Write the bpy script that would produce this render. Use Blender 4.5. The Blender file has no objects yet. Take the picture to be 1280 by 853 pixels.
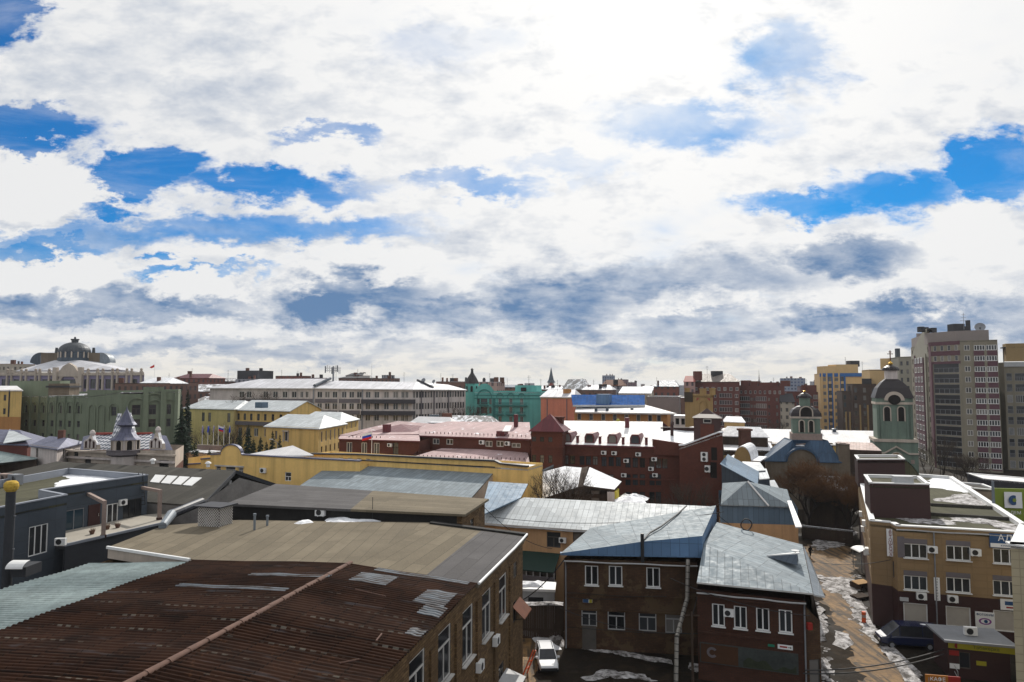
import bpy, math, random
from mathutils import Vector
random.seed(7)
SC = bpy.context.scene
COL = SC.collection
# ------------------------------------------------------------------ camera
H = 24.0; PITCH = math.radians(3.6); F = 853.0
cam_data = bpy.data.cameras.new('camera'); cam = bpy.data.objects.new('camera', cam_data); COL.objects.link(cam)
cam.location = (0, 0, H); cam.rotation_euler = (math.pi/2 + PITCH, 0, 0)
cam_data.sensor_width = 36; cam_data.lens = F/1280*36
cam_data.clip_start = .5; cam_data.clip_end = 9000
SC.camera = cam
# ------------------------------------------------------------------ light, sky, exposure
SUN_AZ = math.radians(13); SUN_EL = math.radians(36)
sl = bpy.data.lights.new('sun', 'SUN'); sun = bpy.data.objects.new('sun', sl); COL.objects.link(sun)
sl.energy = 4.0; sl.angle = math.radians(.6); sl.color = (1, .95, .87)
sdir = Vector((math.sin(SUN_AZ)*math.cos(SUN_EL), math.cos(SUN_AZ)*math.cos(SUN_EL), math.sin(SUN_EL)))
sun.rotation_euler = (-sdir).to_track_quat('-Z', 'Y').to_euler()
vs = SC.view_settings
vs.view_transform = 'Standard'; vs.look = 'None'; vs.exposure = 0.06; vs.gamma = 1; vs.use_curve_mapping = False
SC.cycles.max_bounces = 5; SC.cycles.diffuse_bounces = 3; SC.cycles.glossy_bounces = 2
SC.cycles.use_denoising = True

def ray(u, v):
    a = (u-640)/F; b = (426.5-v)/F
    return Vector((a, math.cos(PITCH)-math.sin(PITCH)*b, math.sin(PITCH)+math.cos(PITCH)*b))
def pz(u, v, z):
    r = ray(u, v); t = (z-H)/r.z
    return Vector((r.x*t, r.y*t, z))
def P(u, v, D):
    r = ray(u, v); t = D/r.y
    return Vector((r.x*t, D, H+r.z*t))
def X2(p): return Vector((p[0], p[1]))
def onplane(u, v, p0, n):
    r = ray(u, v); o = Vector((0, 0, H)); t = (Vector(p0)-o).dot(n)/r.dot(n)
    return o+r*t
def pw(A, B, u, v):
    d = Vector((B[0]-A[0], B[1]-A[1])); L = d.length; d /= L
    n = Vector((d.y, -d.x, 0)); q = onplane(u, v, (A[0], A[1], 0), n)
    return (q.x-A[0])*d.x+(q.y-A[1])*d.y, q.z

# ------------------------------------------------------------------ node helper
class NT:
    def __init__(s, tree): s.t = tree
    def n(s, typ, ins=None, **at):
        nd = s.t.nodes.new(typ)
        for k, v in at.items(): setattr(nd, k, v)
        for k, v in (ins or {}).items():
            if isinstance(v, bpy.types.NodeSocket): s.t.links.new(v, nd.inputs[k])
            else: nd.inputs[k].default_value = v
        return nd
    def m(s, op, a, b=0.0, c=0.0, clamp=False):
        return s.n('ShaderNodeMath', {0: a, 1: b, 2: c}, operation=op, use_clamp=clamp).outputs[0]
    def mix(s, f, a, b, bt='MIX'):
        nd = s.n('ShaderNodeMix', data_type='RGBA', blend_type=bt, clamp_factor=True)
        for i, x in ((0, f), (6, a), (7, b)):
            if isinstance(x, bpy.types.NodeSocket): s.t.links.new(x, nd.inputs[i])
            else: nd.inputs[i].default_value = x
        return nd.outputs[2]
    def rng(s, v, a, b, c, d, smooth=False):
        return s.n('ShaderNodeMapRange', {0: v, 1: a, 2: b, 3: c, 4: d}, interpolation_type='SMOOTHSTEP' if smooth else 'LINEAR').outputs[0]
    def noise(s, vec, scale, detail=4, rough=.55, dist=0.0):
        return s.n('ShaderNodeTexNoise', {'Vector': vec, 'Scale': scale, 'Detail': detail, 'Roughness': rough, 'Distortion': dist})
def c4(c): return (c[0], c[1], c[2], 1)

# ------------------------------------------------------------------ the sky: Nishita blue with procedural cloud cover
W = bpy.data.worlds.new('World'); SC.world = W; W.use_nodes = True
W.node_tree.nodes.clear(); k = NT(W.node_tree)
tc = k.n('ShaderNodeTexCoord'); nv = k.n('ShaderNodeVectorMath', {0: tc.outputs['Generated']}, operation='NORMALIZE').outputs[0]
sp = k.n('ShaderNodeSeparateXYZ', {0: nv}); dx, dy, dz = sp.outputs
zc = k.m('MAXIMUM', dz, 0.0)
iz = k.m('ADD', zc, .16)
pl = k.n('ShaderNodeCombineXYZ', {0: k.m('DIVIDE', dx, iz), 1: k.m('DIVIDE', dy, iz), 2: 0.0}).outputs[0]
yy = k.m('MAXIMUM', dy, .12)
a_ = k.m('DIVIDE', dx, yy); b_ = k.m('DIVIDE', dz, yy)
ab = k.n('ShaderNodeCombineXYZ', {0: a_, 1: k.m('MULTIPLY', b_, 1.9), 2: .0}).outputs[0]
n_pl = k.noise(pl, .75, 9, .57, .25)
n_pl2 = k.noise(pl, 2.6, 8, .6, .2)
n_ab = k.noise(ab, 4.2, 9, .62, .1)
n_fine = k.noise(ab, 15.0, 8, .62, .15)
wsep = k.n('ShaderNodeSeparateXYZ', {0: n_ab.outputs['Color']})
fsep = k.n('ShaderNodeSeparateXYZ', {0: n_fine.outputs['Color']})
def warp(x, s1, s2, amp1, amp2):
    return k.m('ADD', k.m('ADD', x, k.m('MULTIPLY', k.m('SUBTRACT', s1, .5), amp1)), k.m('MULTIPLY', k.m('SUBTRACT', s2, .5), amp2))
wa = warp(a_, wsep.outputs[0], fsep.outputs[0], .2, .13)
wb = warp(b_, wsep.outputs[1], fsep.outputs[1], .11, .105)
def blob(u, v, ru, rv, st):
    r = ray(u, v); a0 = r.x/r.y; b0 = r.z/r.y
    ea = k.m('MULTIPLY', k.m('SUBTRACT', wa, a0), F/ru); eb = k.m('MULTIPLY', k.m('SUBTRACT', wb, b0), F/rv)
    d = k.m('SQRT', k.m('ADD', k.m('MULTIPLY', ea, ea), k.m('MULTIPLY', eb, eb)))
    return k.rng(d, 1.35, .45, 0, st, True)
def field(lst):
    o = None
    for x in lst:
        q = blob(*x); o = q if o is None else k.m('MAXIMUM', o, q)
    return o
gap = field([(30, 160, 95, 32, .92), (172, 208, 80, 34, .92), (330, 228, 170, 22, .55), (225, 345, 110, 13, .7), (1248, 205, 72, 56, .95), (1110, 240, 120, 30, .45),
             (985, 70, 70, 60, .42), (-5, 5, 55, 60, 1), (860, 150, 170, 34, .36), (590, 238, 110, 18, .4), (120, 300, 170, 22, .4), (1010, 250, 90, 22, .5), (420, 165, 80, 14, .4), (330, 288, 250, 24, .5), (135, 262, 60, 16, .6), (60, 312, 120, 12, .5), (700, 205, 90, 24, .3), (560, 60, 120, 40, .22)])
dark = field([(440, 375, 115, 32, 1.15), (150, 384, 220, 18, .9), (560, 392, 120, 22, .8), (690, 378, 110, 42, .95), (850, 352, 170, 38, .85), (1070, 322, 95, 26, .85), (1110, 398, 190, 20, 1.0), (330, 120, 200, 40, .22), (80, 90, 120, 60, .25), (1180, 80, 120, 50, .12),
              (250, 437, 330, 14, .5), (760, 437, 210, 16, .6), (50, 272, 80, 16, .6), (30, 235, 30, 14, .3), (250, 300, 160, 14, .25), (480, 300, 200, 14, .2), (560, 400, 120, 20, .5), (880, 410, 120, 22, .6), (620, 130, 160, 40, .12), (1250, 400, 90, 30, .6)])
puff = field([(35, 240, 98, 46, 1.1), (1215, 300, 60, 40, .5), (440, 345, 80, 14, .9), (60, 345, 120, 18, .9), (250, 358, 60, 18, .8), (860, 380, 60, 14, .6), (650, 440, 140, 10, .5)])
front = k.rng(dy, .0, .25, 0, 1, True)
gapf = k.m('MULTIPLY', gap, front); darkf = k.m('MULTIPLY', dark, front); pufff = k.m('MULTIPLY', puff, front)
dens = k.m('ADD', k.m('MULTIPLY', k.m('SUBTRACT', n_pl.outputs[0], .5), 1.5), k.m('MULTIPLY', k.m('SUBTRACT', n_pl2.outputs[0], .5), .7))
dens = k.m('ADD', k.m('ADD', dens, k.m('MULTIPLY', front, .12)), .72)
dens = k.m('ADD', k.m('SUBTRACT', dens, k.m('MULTIPLY', gapf, 1.25)), k.m('MULTIPLY', pufff, 1.3))
cover = k.rng(dens, -.04, .78, 0, 1, True)
cmp_ = k.n('ShaderNodeMapping', {0: ab, 2: (0, 0, -.35), 3: (1.3, 3.4, 1)}); cir = k.noise(cmp_.outputs[0], 1.6, 8, .62, .6)
cover = k.m('MAXIMUM', cover, k.m('MULTIPLY', k.rng(cir.outputs[0], .45, .78, .02, .5, True), front))
# shading of the clouds: thick bases grey blue, thin parts white, billow relief from finer noise
shade = k.m('ADD', k.m('MULTIPLY', darkf, k.rng(n_ab.outputs[0], .32, .64, .55, 1.0)), k.m('MULTIPLY', k.m('SUBTRACT', n_pl2.outputs[0], .47), 1.3))
shade = k.m('ADD', shade, k.m('MULTIPLY', k.m('SUBTRACT', n_fine.outputs[0], .5), 1.15))
shade = k.m('SUBTRACT', shade, k.m('MULTIPLY', pufff, .45))
sdot = k.m('MAXIMUM', k.n('ShaderNodeVectorMath', {0: nv, 1: sdir}, operation='DOT_PRODUCT').outputs['Value'], 0.0)
glow = k.m('POWER', sdot, 9.0)
shade = k.m('ADD', k.m('SUBTRACT', shade, k.m('MULTIPLY', glow, .16)), .03)
shade = k.m('ADD', shade, k.m('MULTIPLY', k.m('SUBTRACT', 1.0, front), .02))
shade = k.m('MAXIMUM', k.m('MINIMUM', shade, 1.0), 0.0)
hi = k.mix(k.m('MULTIPLY', glow, 1.0), (8.0, 8.05, 8.1, 1), (10.2, 10.1, 9.9, 1))
lit = k.mix(k.rng(b_, .0, .085, 1, 0, True), hi, (7.9, 7.55, 6.9, 1))
ccol = k.mix(shade, lit, (1.25, 2.3, 4.1, 1))
sky = k.n('ShaderNodeTexSky', sky_type='NISHITA', sun_disc=False, sun_elevation=SUN_EL, sun_rotation=SUN_AZ, altitude=120, air_density=1.0, dust_density=.4, ozone_density=2.5)
blue = k.mix(1.0, sky.outputs[0], (.04, .45, .82, 1), 'MULTIPLY')
veil = k.mix(k.rng(b_, .0, .2, .55, .0, True), blue, (6.2, 6.4, 6.6, 1))
final = k.mix(cover, veil, ccol)
bg = k.n('ShaderNodeBackground', {0: final, 1: .1}); out = k.n('ShaderNodeOutputWorld', {0: bg.outputs[0]})
W.cycles.sampling_method = 'MANUAL'; W.cycles.sample_map_resolution = 512

# ------------------------------------------------------------------ materials
MATS = {}
def newmat(name):
    m = bpy.data.materials.new(name); m.use_nodes = True; t = m.node_tree
    t.nodes.clear(); q = NT(t)
    b = q.n('ShaderNodeBsdfPrincipled'); q.n('ShaderNodeOutputMaterial', {0: b.outputs[0]})
    return m, q, b
def sc(c, f): return (c[0]*f, c[1]*f, c[2]*f, 1)
def plain(name, col, rough=.85, var=.26, scale=.35, metal=0, streak=.0, spec=.3, bump=0):
    m, q, b = newmat(name)
    pos = q.n('ShaderNodeNewGeometry').outputs['Position']
    n1 = q.noise(pos, scale, 6, .65).outputs[0]; n2 = q.noise(pos, scale*9, 4, .6).outputs[0]
    f = q.m('ADD', q.m('MULTIPLY', n1, .65), q.m('MULTIPLY', n2, .35))
    c = q.mix(q.rng(f, .3, .7, 0, 1), sc(col, 1-var*1.3), sc(col, 1+var*.8))
    if streak:
        mp = q.n('ShaderNodeMapping', {0: pos, 3: (1.1, 1.1, .07)})
        n3 = q.noise(mp.outputs[0], 1.0, 5, .6).outputs[0]
        c = q.mix(q.rng(n3, .44, .72, 0, min(1, streak*1.7)), c, sc(col, .38)); n4 = q.noise(pos, .8, 8, .75).outputs[0]; c = q.mix(q.rng(n4, .6, .66, 0, streak*1.2), c, sc((col[0]*.6+.1, col[1]*.6+.09, col[2]*.6+.08), .9))
    q.t.links.new(c, b.inputs['Base Color'])
    b.inputs['Roughness'].default_value = rough; b.inputs['Metallic'].default_value = metal; b.inputs['Specular IOR Level'].default_value = spec
    if bump:
        bp = q.n('ShaderNodeBump', {'Strength': bump, 'Height': n2, 'Distance': .03}); q.t.links.new(bp.outputs[0], b.inputs['Normal'])
    return m
def brick(name, c1, c2, mort, w=.26, h=.09, dirt=.6, patch=None):
    m, q, b = newmat(name)
    uv = q.n('ShaderNodeTexCoord').outputs['UV']; pos = q.n('ShaderNodeNewGeometry').outputs['Position']
    br = q.n('ShaderNodeTexBrick', {'Vector': uv, 'Color1': c4(c1), 'Color2': c4(c2), 'Mortar': c4(mort), 'Scale': 1.0, 'Mortar Size': .012, 'Bias': 0.0, 'Brick Width': w, 'Row Height': h})
    n1 = q.noise(pos, .5, 7, .65).outputs[0]; n2 = q.noise(pos, 2.3, 6, .6).outputs[0]
    c = q.mix(q.rng(n1, .42, .68, 0, dirt), br.outputs[0], sc(c1, .35))
    c = q.mix(q.rng(n2, .55, .75, 0, .5), c, sc(c2, 1.35))
    if patch:
        n3 = q.noise(pos, .33, 6, .7).outputs[0]
        c = q.mix(q.rng(n3, .52, .56, 0, .9), c, c4(patch))
    q.t.links.new(c, b.inputs['Base Color']); b.inputs['Roughness'].default_value = .92; b.inputs['Specular IOR Level'].default_value = .2
    bp = q.n('ShaderNodeBump', {'Strength': .5, 'Height': br.outputs['Fac'], 'Distance': -.01}); q.t.links.new(bp.outputs[0], b.inputs['Normal'])
    return m
def seam(name, col, sw=.62, sh=1.9, rough=.55, metal=.12, rust=None, var=.25, off=0.0, line=.5, snow=0, spec=.3):
    m, q, b = newmat(name)
    uv = q.n('ShaderNodeTexCoord').outputs['UV']; pos = q.n('ShaderNodeNewGeometry').outputs['Position']
    br = q.n('ShaderNodeTexBrick', {'Vector': uv, 'Color1': sc(col, 1-var*.7), 'Color2': sc(col, 1+var*.6), 'Mortar': sc(col, line), 'Scale': 1.0, 'Mortar Size': .028, 'Mortar Smooth': .3, 'Brick Width': sw, 'Row Height': sh}, offset=off)
    n1 = q.noise(pos, .22, 6, .6).outputs[0]; n2 = q.noise(pos, 1.6, 6, .65).outputs[0]
    c = q.mix(q.rng(n1, .35, .7, 0, .6), br.outputs[0], sc(col, .62))
    if rust: c = q.mix(q.rng(n2, .56, .7, 0, .85), c, c4(rust))
    if snow:
        n3 = q.noise(pos, .5, 8, .7).outputs[0]
        c = q.mix(q.rng(n3, .62-snow*.5, .66-snow*.45, 0, 1), c, (.82, .83, .86, 1))
    q.t.links.new(c, b.inputs['Base Color'])
    b.inputs['Metallic'].default_value = metal; b.inputs['Specular IOR Level'].default_value = spec
    q.t.links.new(q.rng(n2, .3, .7, rough*.8, rough*1.4), b.inputs['Roughness'])
    bp = q.n('ShaderNodeBump', {'Strength': .6, 'Height': q.m('ADD', br.outputs['Fac'], q.m('MULTIPLY', n2, .35)), 'Distance': .03}); q.t.links.new(bp.outputs[0], b.inputs['Normal'])
    return m
def felt(name, col, sw=1.0, sh=9.0):
    m, q, b = newmat(name)
    uv = q.n('ShaderNodeTexCoord').outputs['UV']; pos = q.n('ShaderNodeNewGeometry').outputs['Position']
    br = q.n('ShaderNodeTexBrick', {'Vector': uv, 'Color1': sc(col, .78), 'Color2': sc(col, 1.18), 'Mortar': sc(col, .42), 'Scale': 1.0, 'Mortar Size': .035, 'Mortar Smooth': .5, 'Brick Width': sw, 'Row Height': sh}, offset=.4)
    n1 = q.noise(pos, .3, 7, .65, .4).outputs[0]; n2 = q.noise(pos, 9, 4, .7).outputs[0]
    c = q.mix(q.rng(n1, .38, .68, 0, .7), br.outputs[0], sc(col, .6))
    c = q.mix(q.rng(n2, .4, .7, 0, .35), c, sc(col, 1.5))
    q.t.links.new(c, b.inputs['Base Color']); b.inputs['Roughness'].default_value = .95; b.inputs['Specular IOR Level'].default_value = .15
    bp = q.n('ShaderNodeBump', {'Strength': .5, 'Height': n1, 'Distance': .08}); q.t.links.new(bp.outputs[0], b.inputs['Normal'])
    return m
def facade(name, wall, win, bw=3.0, bh=3.0, mort=.85, var=.4):
    m, q, b = newmat(name)
    uv = q.n('ShaderNodeTexCoord').outputs['UV']; pos = q.n('ShaderNodeNewGeometry').outputs['Position']
    br = q.n('ShaderNodeTexBrick', {'Vector': uv, 'Color1': sc(win, 1-var), 'Color2': sc(win, 1+var), 'Mortar': c4(wall), 'Scale': 1.0, 'Mortar Size': mort, 'Brick Width': bw, 'Row Height': bh}, offset=0.0)
    n1 = q.noise(pos, .15, 5, .6).outputs[0]
    c = q.mix(q.rng(n1, .35, .7, 0, .35), br.outputs[0], sc(wall, .6))
    q.t.links.new(c, b.inputs['Base Color']); b.inputs['Roughness'].default_value = .8
    return m
def glassmat(name, d1, d2, curtain=.25):
    m, q, b = newmat(name)
    r = q.n('ShaderNodeObjectInfo').outputs['Random']
    c = q.mix(r, c4(d1), c4(d2)); c = q.mix(q.rng(r, 1-curtain, 1-curtain+.02, 0, 1), c, (.16, .15, .14, 1))
    q.t.links.new(c, b.inputs['Base Color']); b.inputs['Roughness'].default_value = .08; b.inputs['Specular IOR Level'].default_value = .45
    return m
snow_m, q, b = newmat('snow')
pos = q.n('ShaderNodeNewGeometry').outputs['Position']; nn = q.noise(pos, 1.3, 8, .7)
q.t.links.new(q.mix(q.rng(nn.outputs[0], .35, .62, 0, 1), (.55, .56, .58, 1), (.86, .87, .9, 1)), b.inputs['Base Color']); b.inputs['Roughness'].default_value = .7
bp = q.n('ShaderNodeBump', {'Strength': .7, 'Height': nn.outputs[0], 'Distance': .2}); q.t.links.new(bp.outputs[0], b.inputs['Normal'])
dirty_m, q, b = newmat('dirty_snow')
pos = q.n('ShaderNodeNewGeometry').outputs['Position']; nn = q.noise(pos, 1.1, 9, .75)
q.t.links.new(q.mix(q.rng(nn.outputs[0], .42, .6, 0, 1), (.06, .05, .042, 1), (.62, .6, .6, 1)), b.inputs['Base Color']); b.inputs['Roughness'].default_value = .8
bp = q.n('ShaderNodeBump', {'Strength': .9, 'Height': nn.outputs[0], 'Distance': .3}); q.t.links.new(bp.outputs[0], b.inputs['Normal'])

# ------------------------------------------------------------------ objects
def thing(name, label, cat, loc=(0, 0, 0), group=None, kind=None):
    o = bpy.data.objects.new(name, None); COL.objects.link(o); o.location = loc; o.empty_display_size = .3
    tag(o, label, cat, group, kind); return o
def tag(o, label=None, cat=None, group=None, kind=None):
    if label: o['label'] = label
    if cat: o['category'] = cat
    if group: o['group'] = group
    if kind: o['kind'] = kind
    return o
def wpos(o):
    p = Vector((0, 0, 0))
    while o is not None: p += Vector(o.location); o = o.parent
    return p
class MB:
    def __init__(s): s.v = []; s.f = []; s.mi = []; s.uv = []
    def face(s, pts, m=0, uv=None):
        pts = [Vector(p) for p in pts]
        i = len(s.v); s.v += pts; s.f.append(tuple(range(i, i+len(pts)))); s.mi.append(m)
        if uv is None:
            n = Vector((0, 0, 0))
            for a in range(len(pts)):
                p, r = pts[a], pts[(a+1) % len(pts)]
                n += Vector(((p.y-r.y)*(p.z+r.z), (p.z-r.z)*(p.x+r.x), (p.x-r.x)*(p.y+r.y)))
            if n.length > 0: n.normalize()
            t = Vector((0, 0, 1)).cross(n)
            t = Vector((.96, -.28, 0)) if t.length < .02 else t.normalized()
            bb = n.cross(t); uv = [(p.dot(t), p.dot(bb)) for p in pts]
        s.uv += uv
    def box(s, c, size, a=0.0, m=0, top=1.0):
        cx, cy, cz = c; sx, sy, sz = size[0]/2, size[1]/2, size[2]/2; ca, sa = math.cos(a), math.sin(a)
        def p(x, y, z, f=1.0): return (cx+(x*ca-y*sa)*f, cy+(x*sa+y*ca)*f, cz+z)
        b = [p(-sx, -sy, -sz), p(sx, -sy, -sz), p(sx, sy, -sz), p(-sx, sy, -sz)]; t = [p(-sx, -sy, sz, top), p(sx, -sy, sz, top), p(sx, sy, sz, top), p(-sx, sy, sz, top)]
        s.face(b[::-1], m); s.face(t, m)
        for i in range(4): s.face([b[i], b[(i+1) % 4], t[(i+1) % 4], t[i]], m)
    def slab(s, pts, th, m=0, mside=None):
        pts = [Vector(p) for p in pts]; lo = [p-Vector((0, 0, th)) for p in pts]; ms = m if mside is None else mside
        s.face(pts, m); s.face(lo[::-1], ms)
        for i in range(len(pts)):
            j = (i+1) % len(pts); s.face([lo[i], lo[j], pts[j], pts[i]], ms)
    def tube(s, p0, p1, r0, r1=None, n=8, m=0, caps=True):
        p0, p1 = Vector(p0), Vector(p1); r1 = r0 if r1 is None else r1
        d = (p1-p0)
        if d.length < 1e-6: return
        d.normalize(); x = d.orthogonal().normalized(); y = d.cross(x)
        A = [p0+(x*math.cos(2*math.pi*i/n)+y*math.sin(2*math.pi*i/n))*r0 for i in range(n)]
        B = [p1+(x*math.cos(2*math.pi*i/n)+y*math.sin(2*math.pi*i/n))*r1 for i in range(n)]
        for i in range(n): j = (i+1) % n; s.face([A[i], A[j], B[j], B[i]], m, [(0, 0), (1, 0), (1, 1), (0, 1)])
        if caps: s.face(A[::-1], m); s.face(B, m)
    def path(s, pts, r, n=6, m=0):
        for a, b in zip(pts, pts[1:]): s.tube(a, b, r, r, n, m)
    def lathe(s, c, prof, n=20, m=0, a0=0.0, ms=None):
        c = Vector(c); R = [[c+Vector((r*math.cos(a0+2*math.pi*i/n), r*math.sin(a0+2*math.pi*i/n), z)) for i in range(n)] for r, z in prof]
        for q in range(len(R)-1):
            for i in range(n):
                j = (i+1) % n; s.face([R[q][i], R[q][j], R[q+1][j], R[q+1][i]], m if ms is None else ms[q])
        s.face(R[-1], m if ms is None else ms[-1])
    def build(s, name, mats, parent=None, smooth=False, origin=None):
        o = wpos(parent) if parent is not None else Vector(origin or (0, 0, 0))
        me = bpy.data.meshes.new(name); me.from_pydata([tuple(p-o) for p in s.v], [], s.f)
        if not isinstance(mats, (list, tuple)): mats = [mats]
        for m in mats: me.materials.append(m)
        me.polygons.foreach_set('material_index', s.mi)
        ul = me.uv_layers.new(name='UVMap'); flat = []
        for u in s.uv: flat += [u[0], u[1]]
        ul.data.foreach_set('uv', flat)
        if smooth: me.polygons.foreach_set('use_smooth', [True]*len(s.f))
        me.update(); ob = bpy.data.objects.new(name, me); COL.objects.link(ob)
        if parent is not None: ob.parent = parent
        elif origin: ob.location = origin
        return ob
def link(name, me, parent, loc=(0, 0, 0), a=0.0):
    o = bpy.data.objects.new(name, me); COL.objects.link(o); o.parent = parent; o.location = loc; o.rotation_euler = (0, 0, a); return o

# windows: shared meshes, local x along the wall, y into the wall, z up from the sill
WM = {}
def winmesh(w, h, nx, trans, fm, gm, ft=.07, sill=0.0, arch=False):
    key = (round(w, 1), round(h, 1), nx, trans, fm.name, gm.name, ft, sill, arch)
    if key in WM: return WM[key]
    f = MB(); g = MB(); d = .07
    def bar(x0, x1, z0, z1, dd=d): f.box(((x0+x1)/2, -dd/2+.05, (z0+z1)/2), (x1-x0, dd, z1-z0))
    bar(-w/2, w/2, 0, ft); bar(-w/2, w/2, h-ft, h); bar(-w/2, -w/2+ft, ft, h-ft); bar(w/2-ft, w/2, ft, h-ft)
    for i in range(1, nx): x = -w/2+w*i/nx; bar(x-ft*.55, x+ft*.55, ft, (h*trans if trans else h)-ft, d*.9)
    if trans: bar(-w/2+ft, w/2-ft, h*trans-ft*.55, h*trans+ft*.55, d*.95)
    if sill: f.box((0, -.14, -.03), (w+.16, .32, .06)) 
    g.face([(-w/2+.01, .03, .01), (w/2-.01, .03, .01), (w/2-.01, .03, h-.01), (-w/2+.01, .03, h-.01)])
    fo = f.build('window', [fm]); fme = fo.data; bpy.data.objects.remove(fo)
    go = g.build('pane', [gm]); gme = go.data; bpy.data.objects.remove(go)
    both = MB(); both.v = [p.copy() for p in f.v]; both.f = list(f.f); both.mi = list(f.mi); both.uv = list(f.uv)
    o = len(both.v); both.v += g.v; both.f += [tuple(i+o for i in q) for q in g.f]; both.mi += [1]*len(g.f); both.uv += g.uv
    bo = both.build('window', [fm, gm]); bme = bo.data; bpy.data.objects.remove(bo)
    WM[key] = (fme, gme, bme); return WM[key]

class Bld:
    def __init__(s, name, label, cat, foot, z, mat, z0=0.0, group=None, bands=None, reveal=.16):
        s.foot = [X2(p) for p in foot]; n = len(foot)
        s.z = list(z) if isinstance(z, (list, tuple)) else [z]*n
        s.mat = mat; s.z0 = z0; s.bands = bands or []; s.holes = {i: [] for i in range(n)}; s.tops = {}; s.rev = reveal
        c = sum((Vector((p[0], p[1])) for p in s.foot), Vector((0, 0)))/n
        s.root = thing(name, label, cat, (c.x, c.y, z0), group); s.skip = set()
    def edge(s, i): return s.foot[i], s.foot[(i+1) % len(s.foot)]
    def ang(s, i): A, B = s.edge(i); return math.atan2(B.y-A.y, B.x-A.x)
    def at(s, i, t, out=0.0, z=0.0):
        A, B = s.edge(i); d = (B-A).normalized(); p = A+d*t+Vector((d.y, -d.x))*out; return Vector((p.x, p.y, z))
    def win(s, i, sc_, zb, w, h, style, hole=True):
        A, B = s.edge(i); L = (B-A).length
        if sc_-w/2 < .05 or sc_+w/2 > L-.05: return None
        if hole:
            for (p, q, r, t) in s.holes[i]:
                if sc_-w/2 < q and sc_+w/2 > p and zb < t and zb+h > r: return None
            s.holes[i].append((sc_-w/2, sc_+w/2, zb, zb+h))
        nx, tr, fm, gm, ft, sill, full = STY[style]
        fme, gme, bme = winmesh(w, h, nx, tr, MAT[fm], MAT[gm], ft, sill)
        p = s.at(i, sc_, -s.rev+.06 if hole else .03, zb)-wpos(s.root)
        sx, sz = w/round(w, 1) if round(w, 1) else 1, h/round(h, 1) if round(h, 1) else 1
        nm = 'window'
        if full:
            o = link(nm, fme, s.root, p, s.ang(i)); link('pane', gme, o)
        else: o = link(nm, bme, s.root, p, s.ang(i))
        return o
    def px(s, i, u, v, w, h, style, **kw):
        t, z = pw(*s.edge(i), u, v); return s.win(i, t, z-h/2, w, h, style, **kw)
    def row(s, i, u0, v0, u1, v1, n, w, h, style, skip=()):
        t0, z0 = pw(*s.edge(i), u0, v0); t1, z1 = pw(*s.edge(i), u1, v1)
        for j in range(n):
            if j in skip: continue
            f = j/(n-1) if n > 1 else 0
            s.win(i, t0+(t1-t0)*f, z0+(z1-z0)*f-h/2, w, h, style)
    def grid(s, i, s0, s1, n, zs, w, h, style):
        for zb in zs:
            for j in range(n): s.win(i, s0+(s1-s0)*(j/(n-1) if n > 1 else 0), zb, w, h, style)
    def _wall(s, mb, i):
        A, B = s.edge(i); d = (B-A); L = d.length; d /= L
        top = s.tops.get(i) or [(0, s.z[i]), (L, s.z[(i+1) % len(s.z)])]
        def tz(x):
            for (x0, a), (x1, b) in zip(top, top[1:]):
                if x0 <= x <= x1+1e-6: return a+(b-a)*((x-x0)/(x1-x0) if x1 > x0 else 0)
            return top[-1][1]
        hs = s.holes[i]
        xs = sorted(set([0, L]+[min(max(x, 0), L) for x, _ in top]+[x for h_ in hs for x in h_[:2]]))
        zmin = min(z for _, z in top); hs = [(a, b, c, min(e, zmin-.05)) for a, b, c, e in hs if c < zmin-.3]
        zs = sorted(set([s.z0]+[z for h_ in hs for z in h_[2:]]+[bz for bz, _ in s.bands if s.z0 < bz < zmin]+[zmin]))
        def p(x, z, o=0.0): return (A.x+d.x*x+d.y*o, A.y+d.y*x-d.x*o, z)
        for x0, x1 in zip(xs, xs[1:]):
            if x1-x0 < 1e-5: continue
            xm = (x0+x1)/2
            for z0, z1 in zip(zs, zs[1:]):
                if z1-z0 < 1e-5: continue
                zm = (z0+z1)/2
                if any(a < xm < b and c < zm < e for a, b, c, e in hs): continue
                mi = 0
                for kx, (bz, _) in enumerate(s.bands):
                    if zm < bz: mi = kx+1; break
                mb.face([p(x0, z0), p(x1, z0), p(x1, z1), p(x0, z1)], mi)
            if tz(x0+1e-4) > zmin+.01 or tz(x1-1e-4) > zmin+.01: mb.face([p(x0, zmin), p(x1, zmin), p(x1, tz(x1-1e-4)), p(x0, tz(x0+1e-4))])
        r = -s.rev
        for a, b, c, e in hs:
            mi = 0
            for kx, (bz, _) in enumerate(s.bands):
                if (c+e)/2 < bz: mi = kx+1; break
            mb.face([p(a, c), p(a, c, r), p(a, e, r), p(a, e)], mi); mb.face([p(b, c, r), p(b, c), p(b, e), p(b, e, r)], mi)
            mb.face([p(a, c), p(b, c), p(b, c, r), p(a, c, r)], mi); mb.face([p(a, e, r), p(b, e, r), p(b, e), p(a, e)], mi)
    def done(s):
        mb = MB()
        for i in range(len(s.foot)):
            if i not in s.skip: s._wall(mb, i)
        s.walls = mb.build('wall', [s.mat]+[m for _, m in s.bands], s.root); return s
    def roof(s, polys, mat, th=.15, name='roof', side=None):
        mb = MB()
        for p in polys: mb.slab(p, th, 0, 1 if side else 0)
        return mb.build(name, [mat]+([side] if side else []), s.root)
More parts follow.
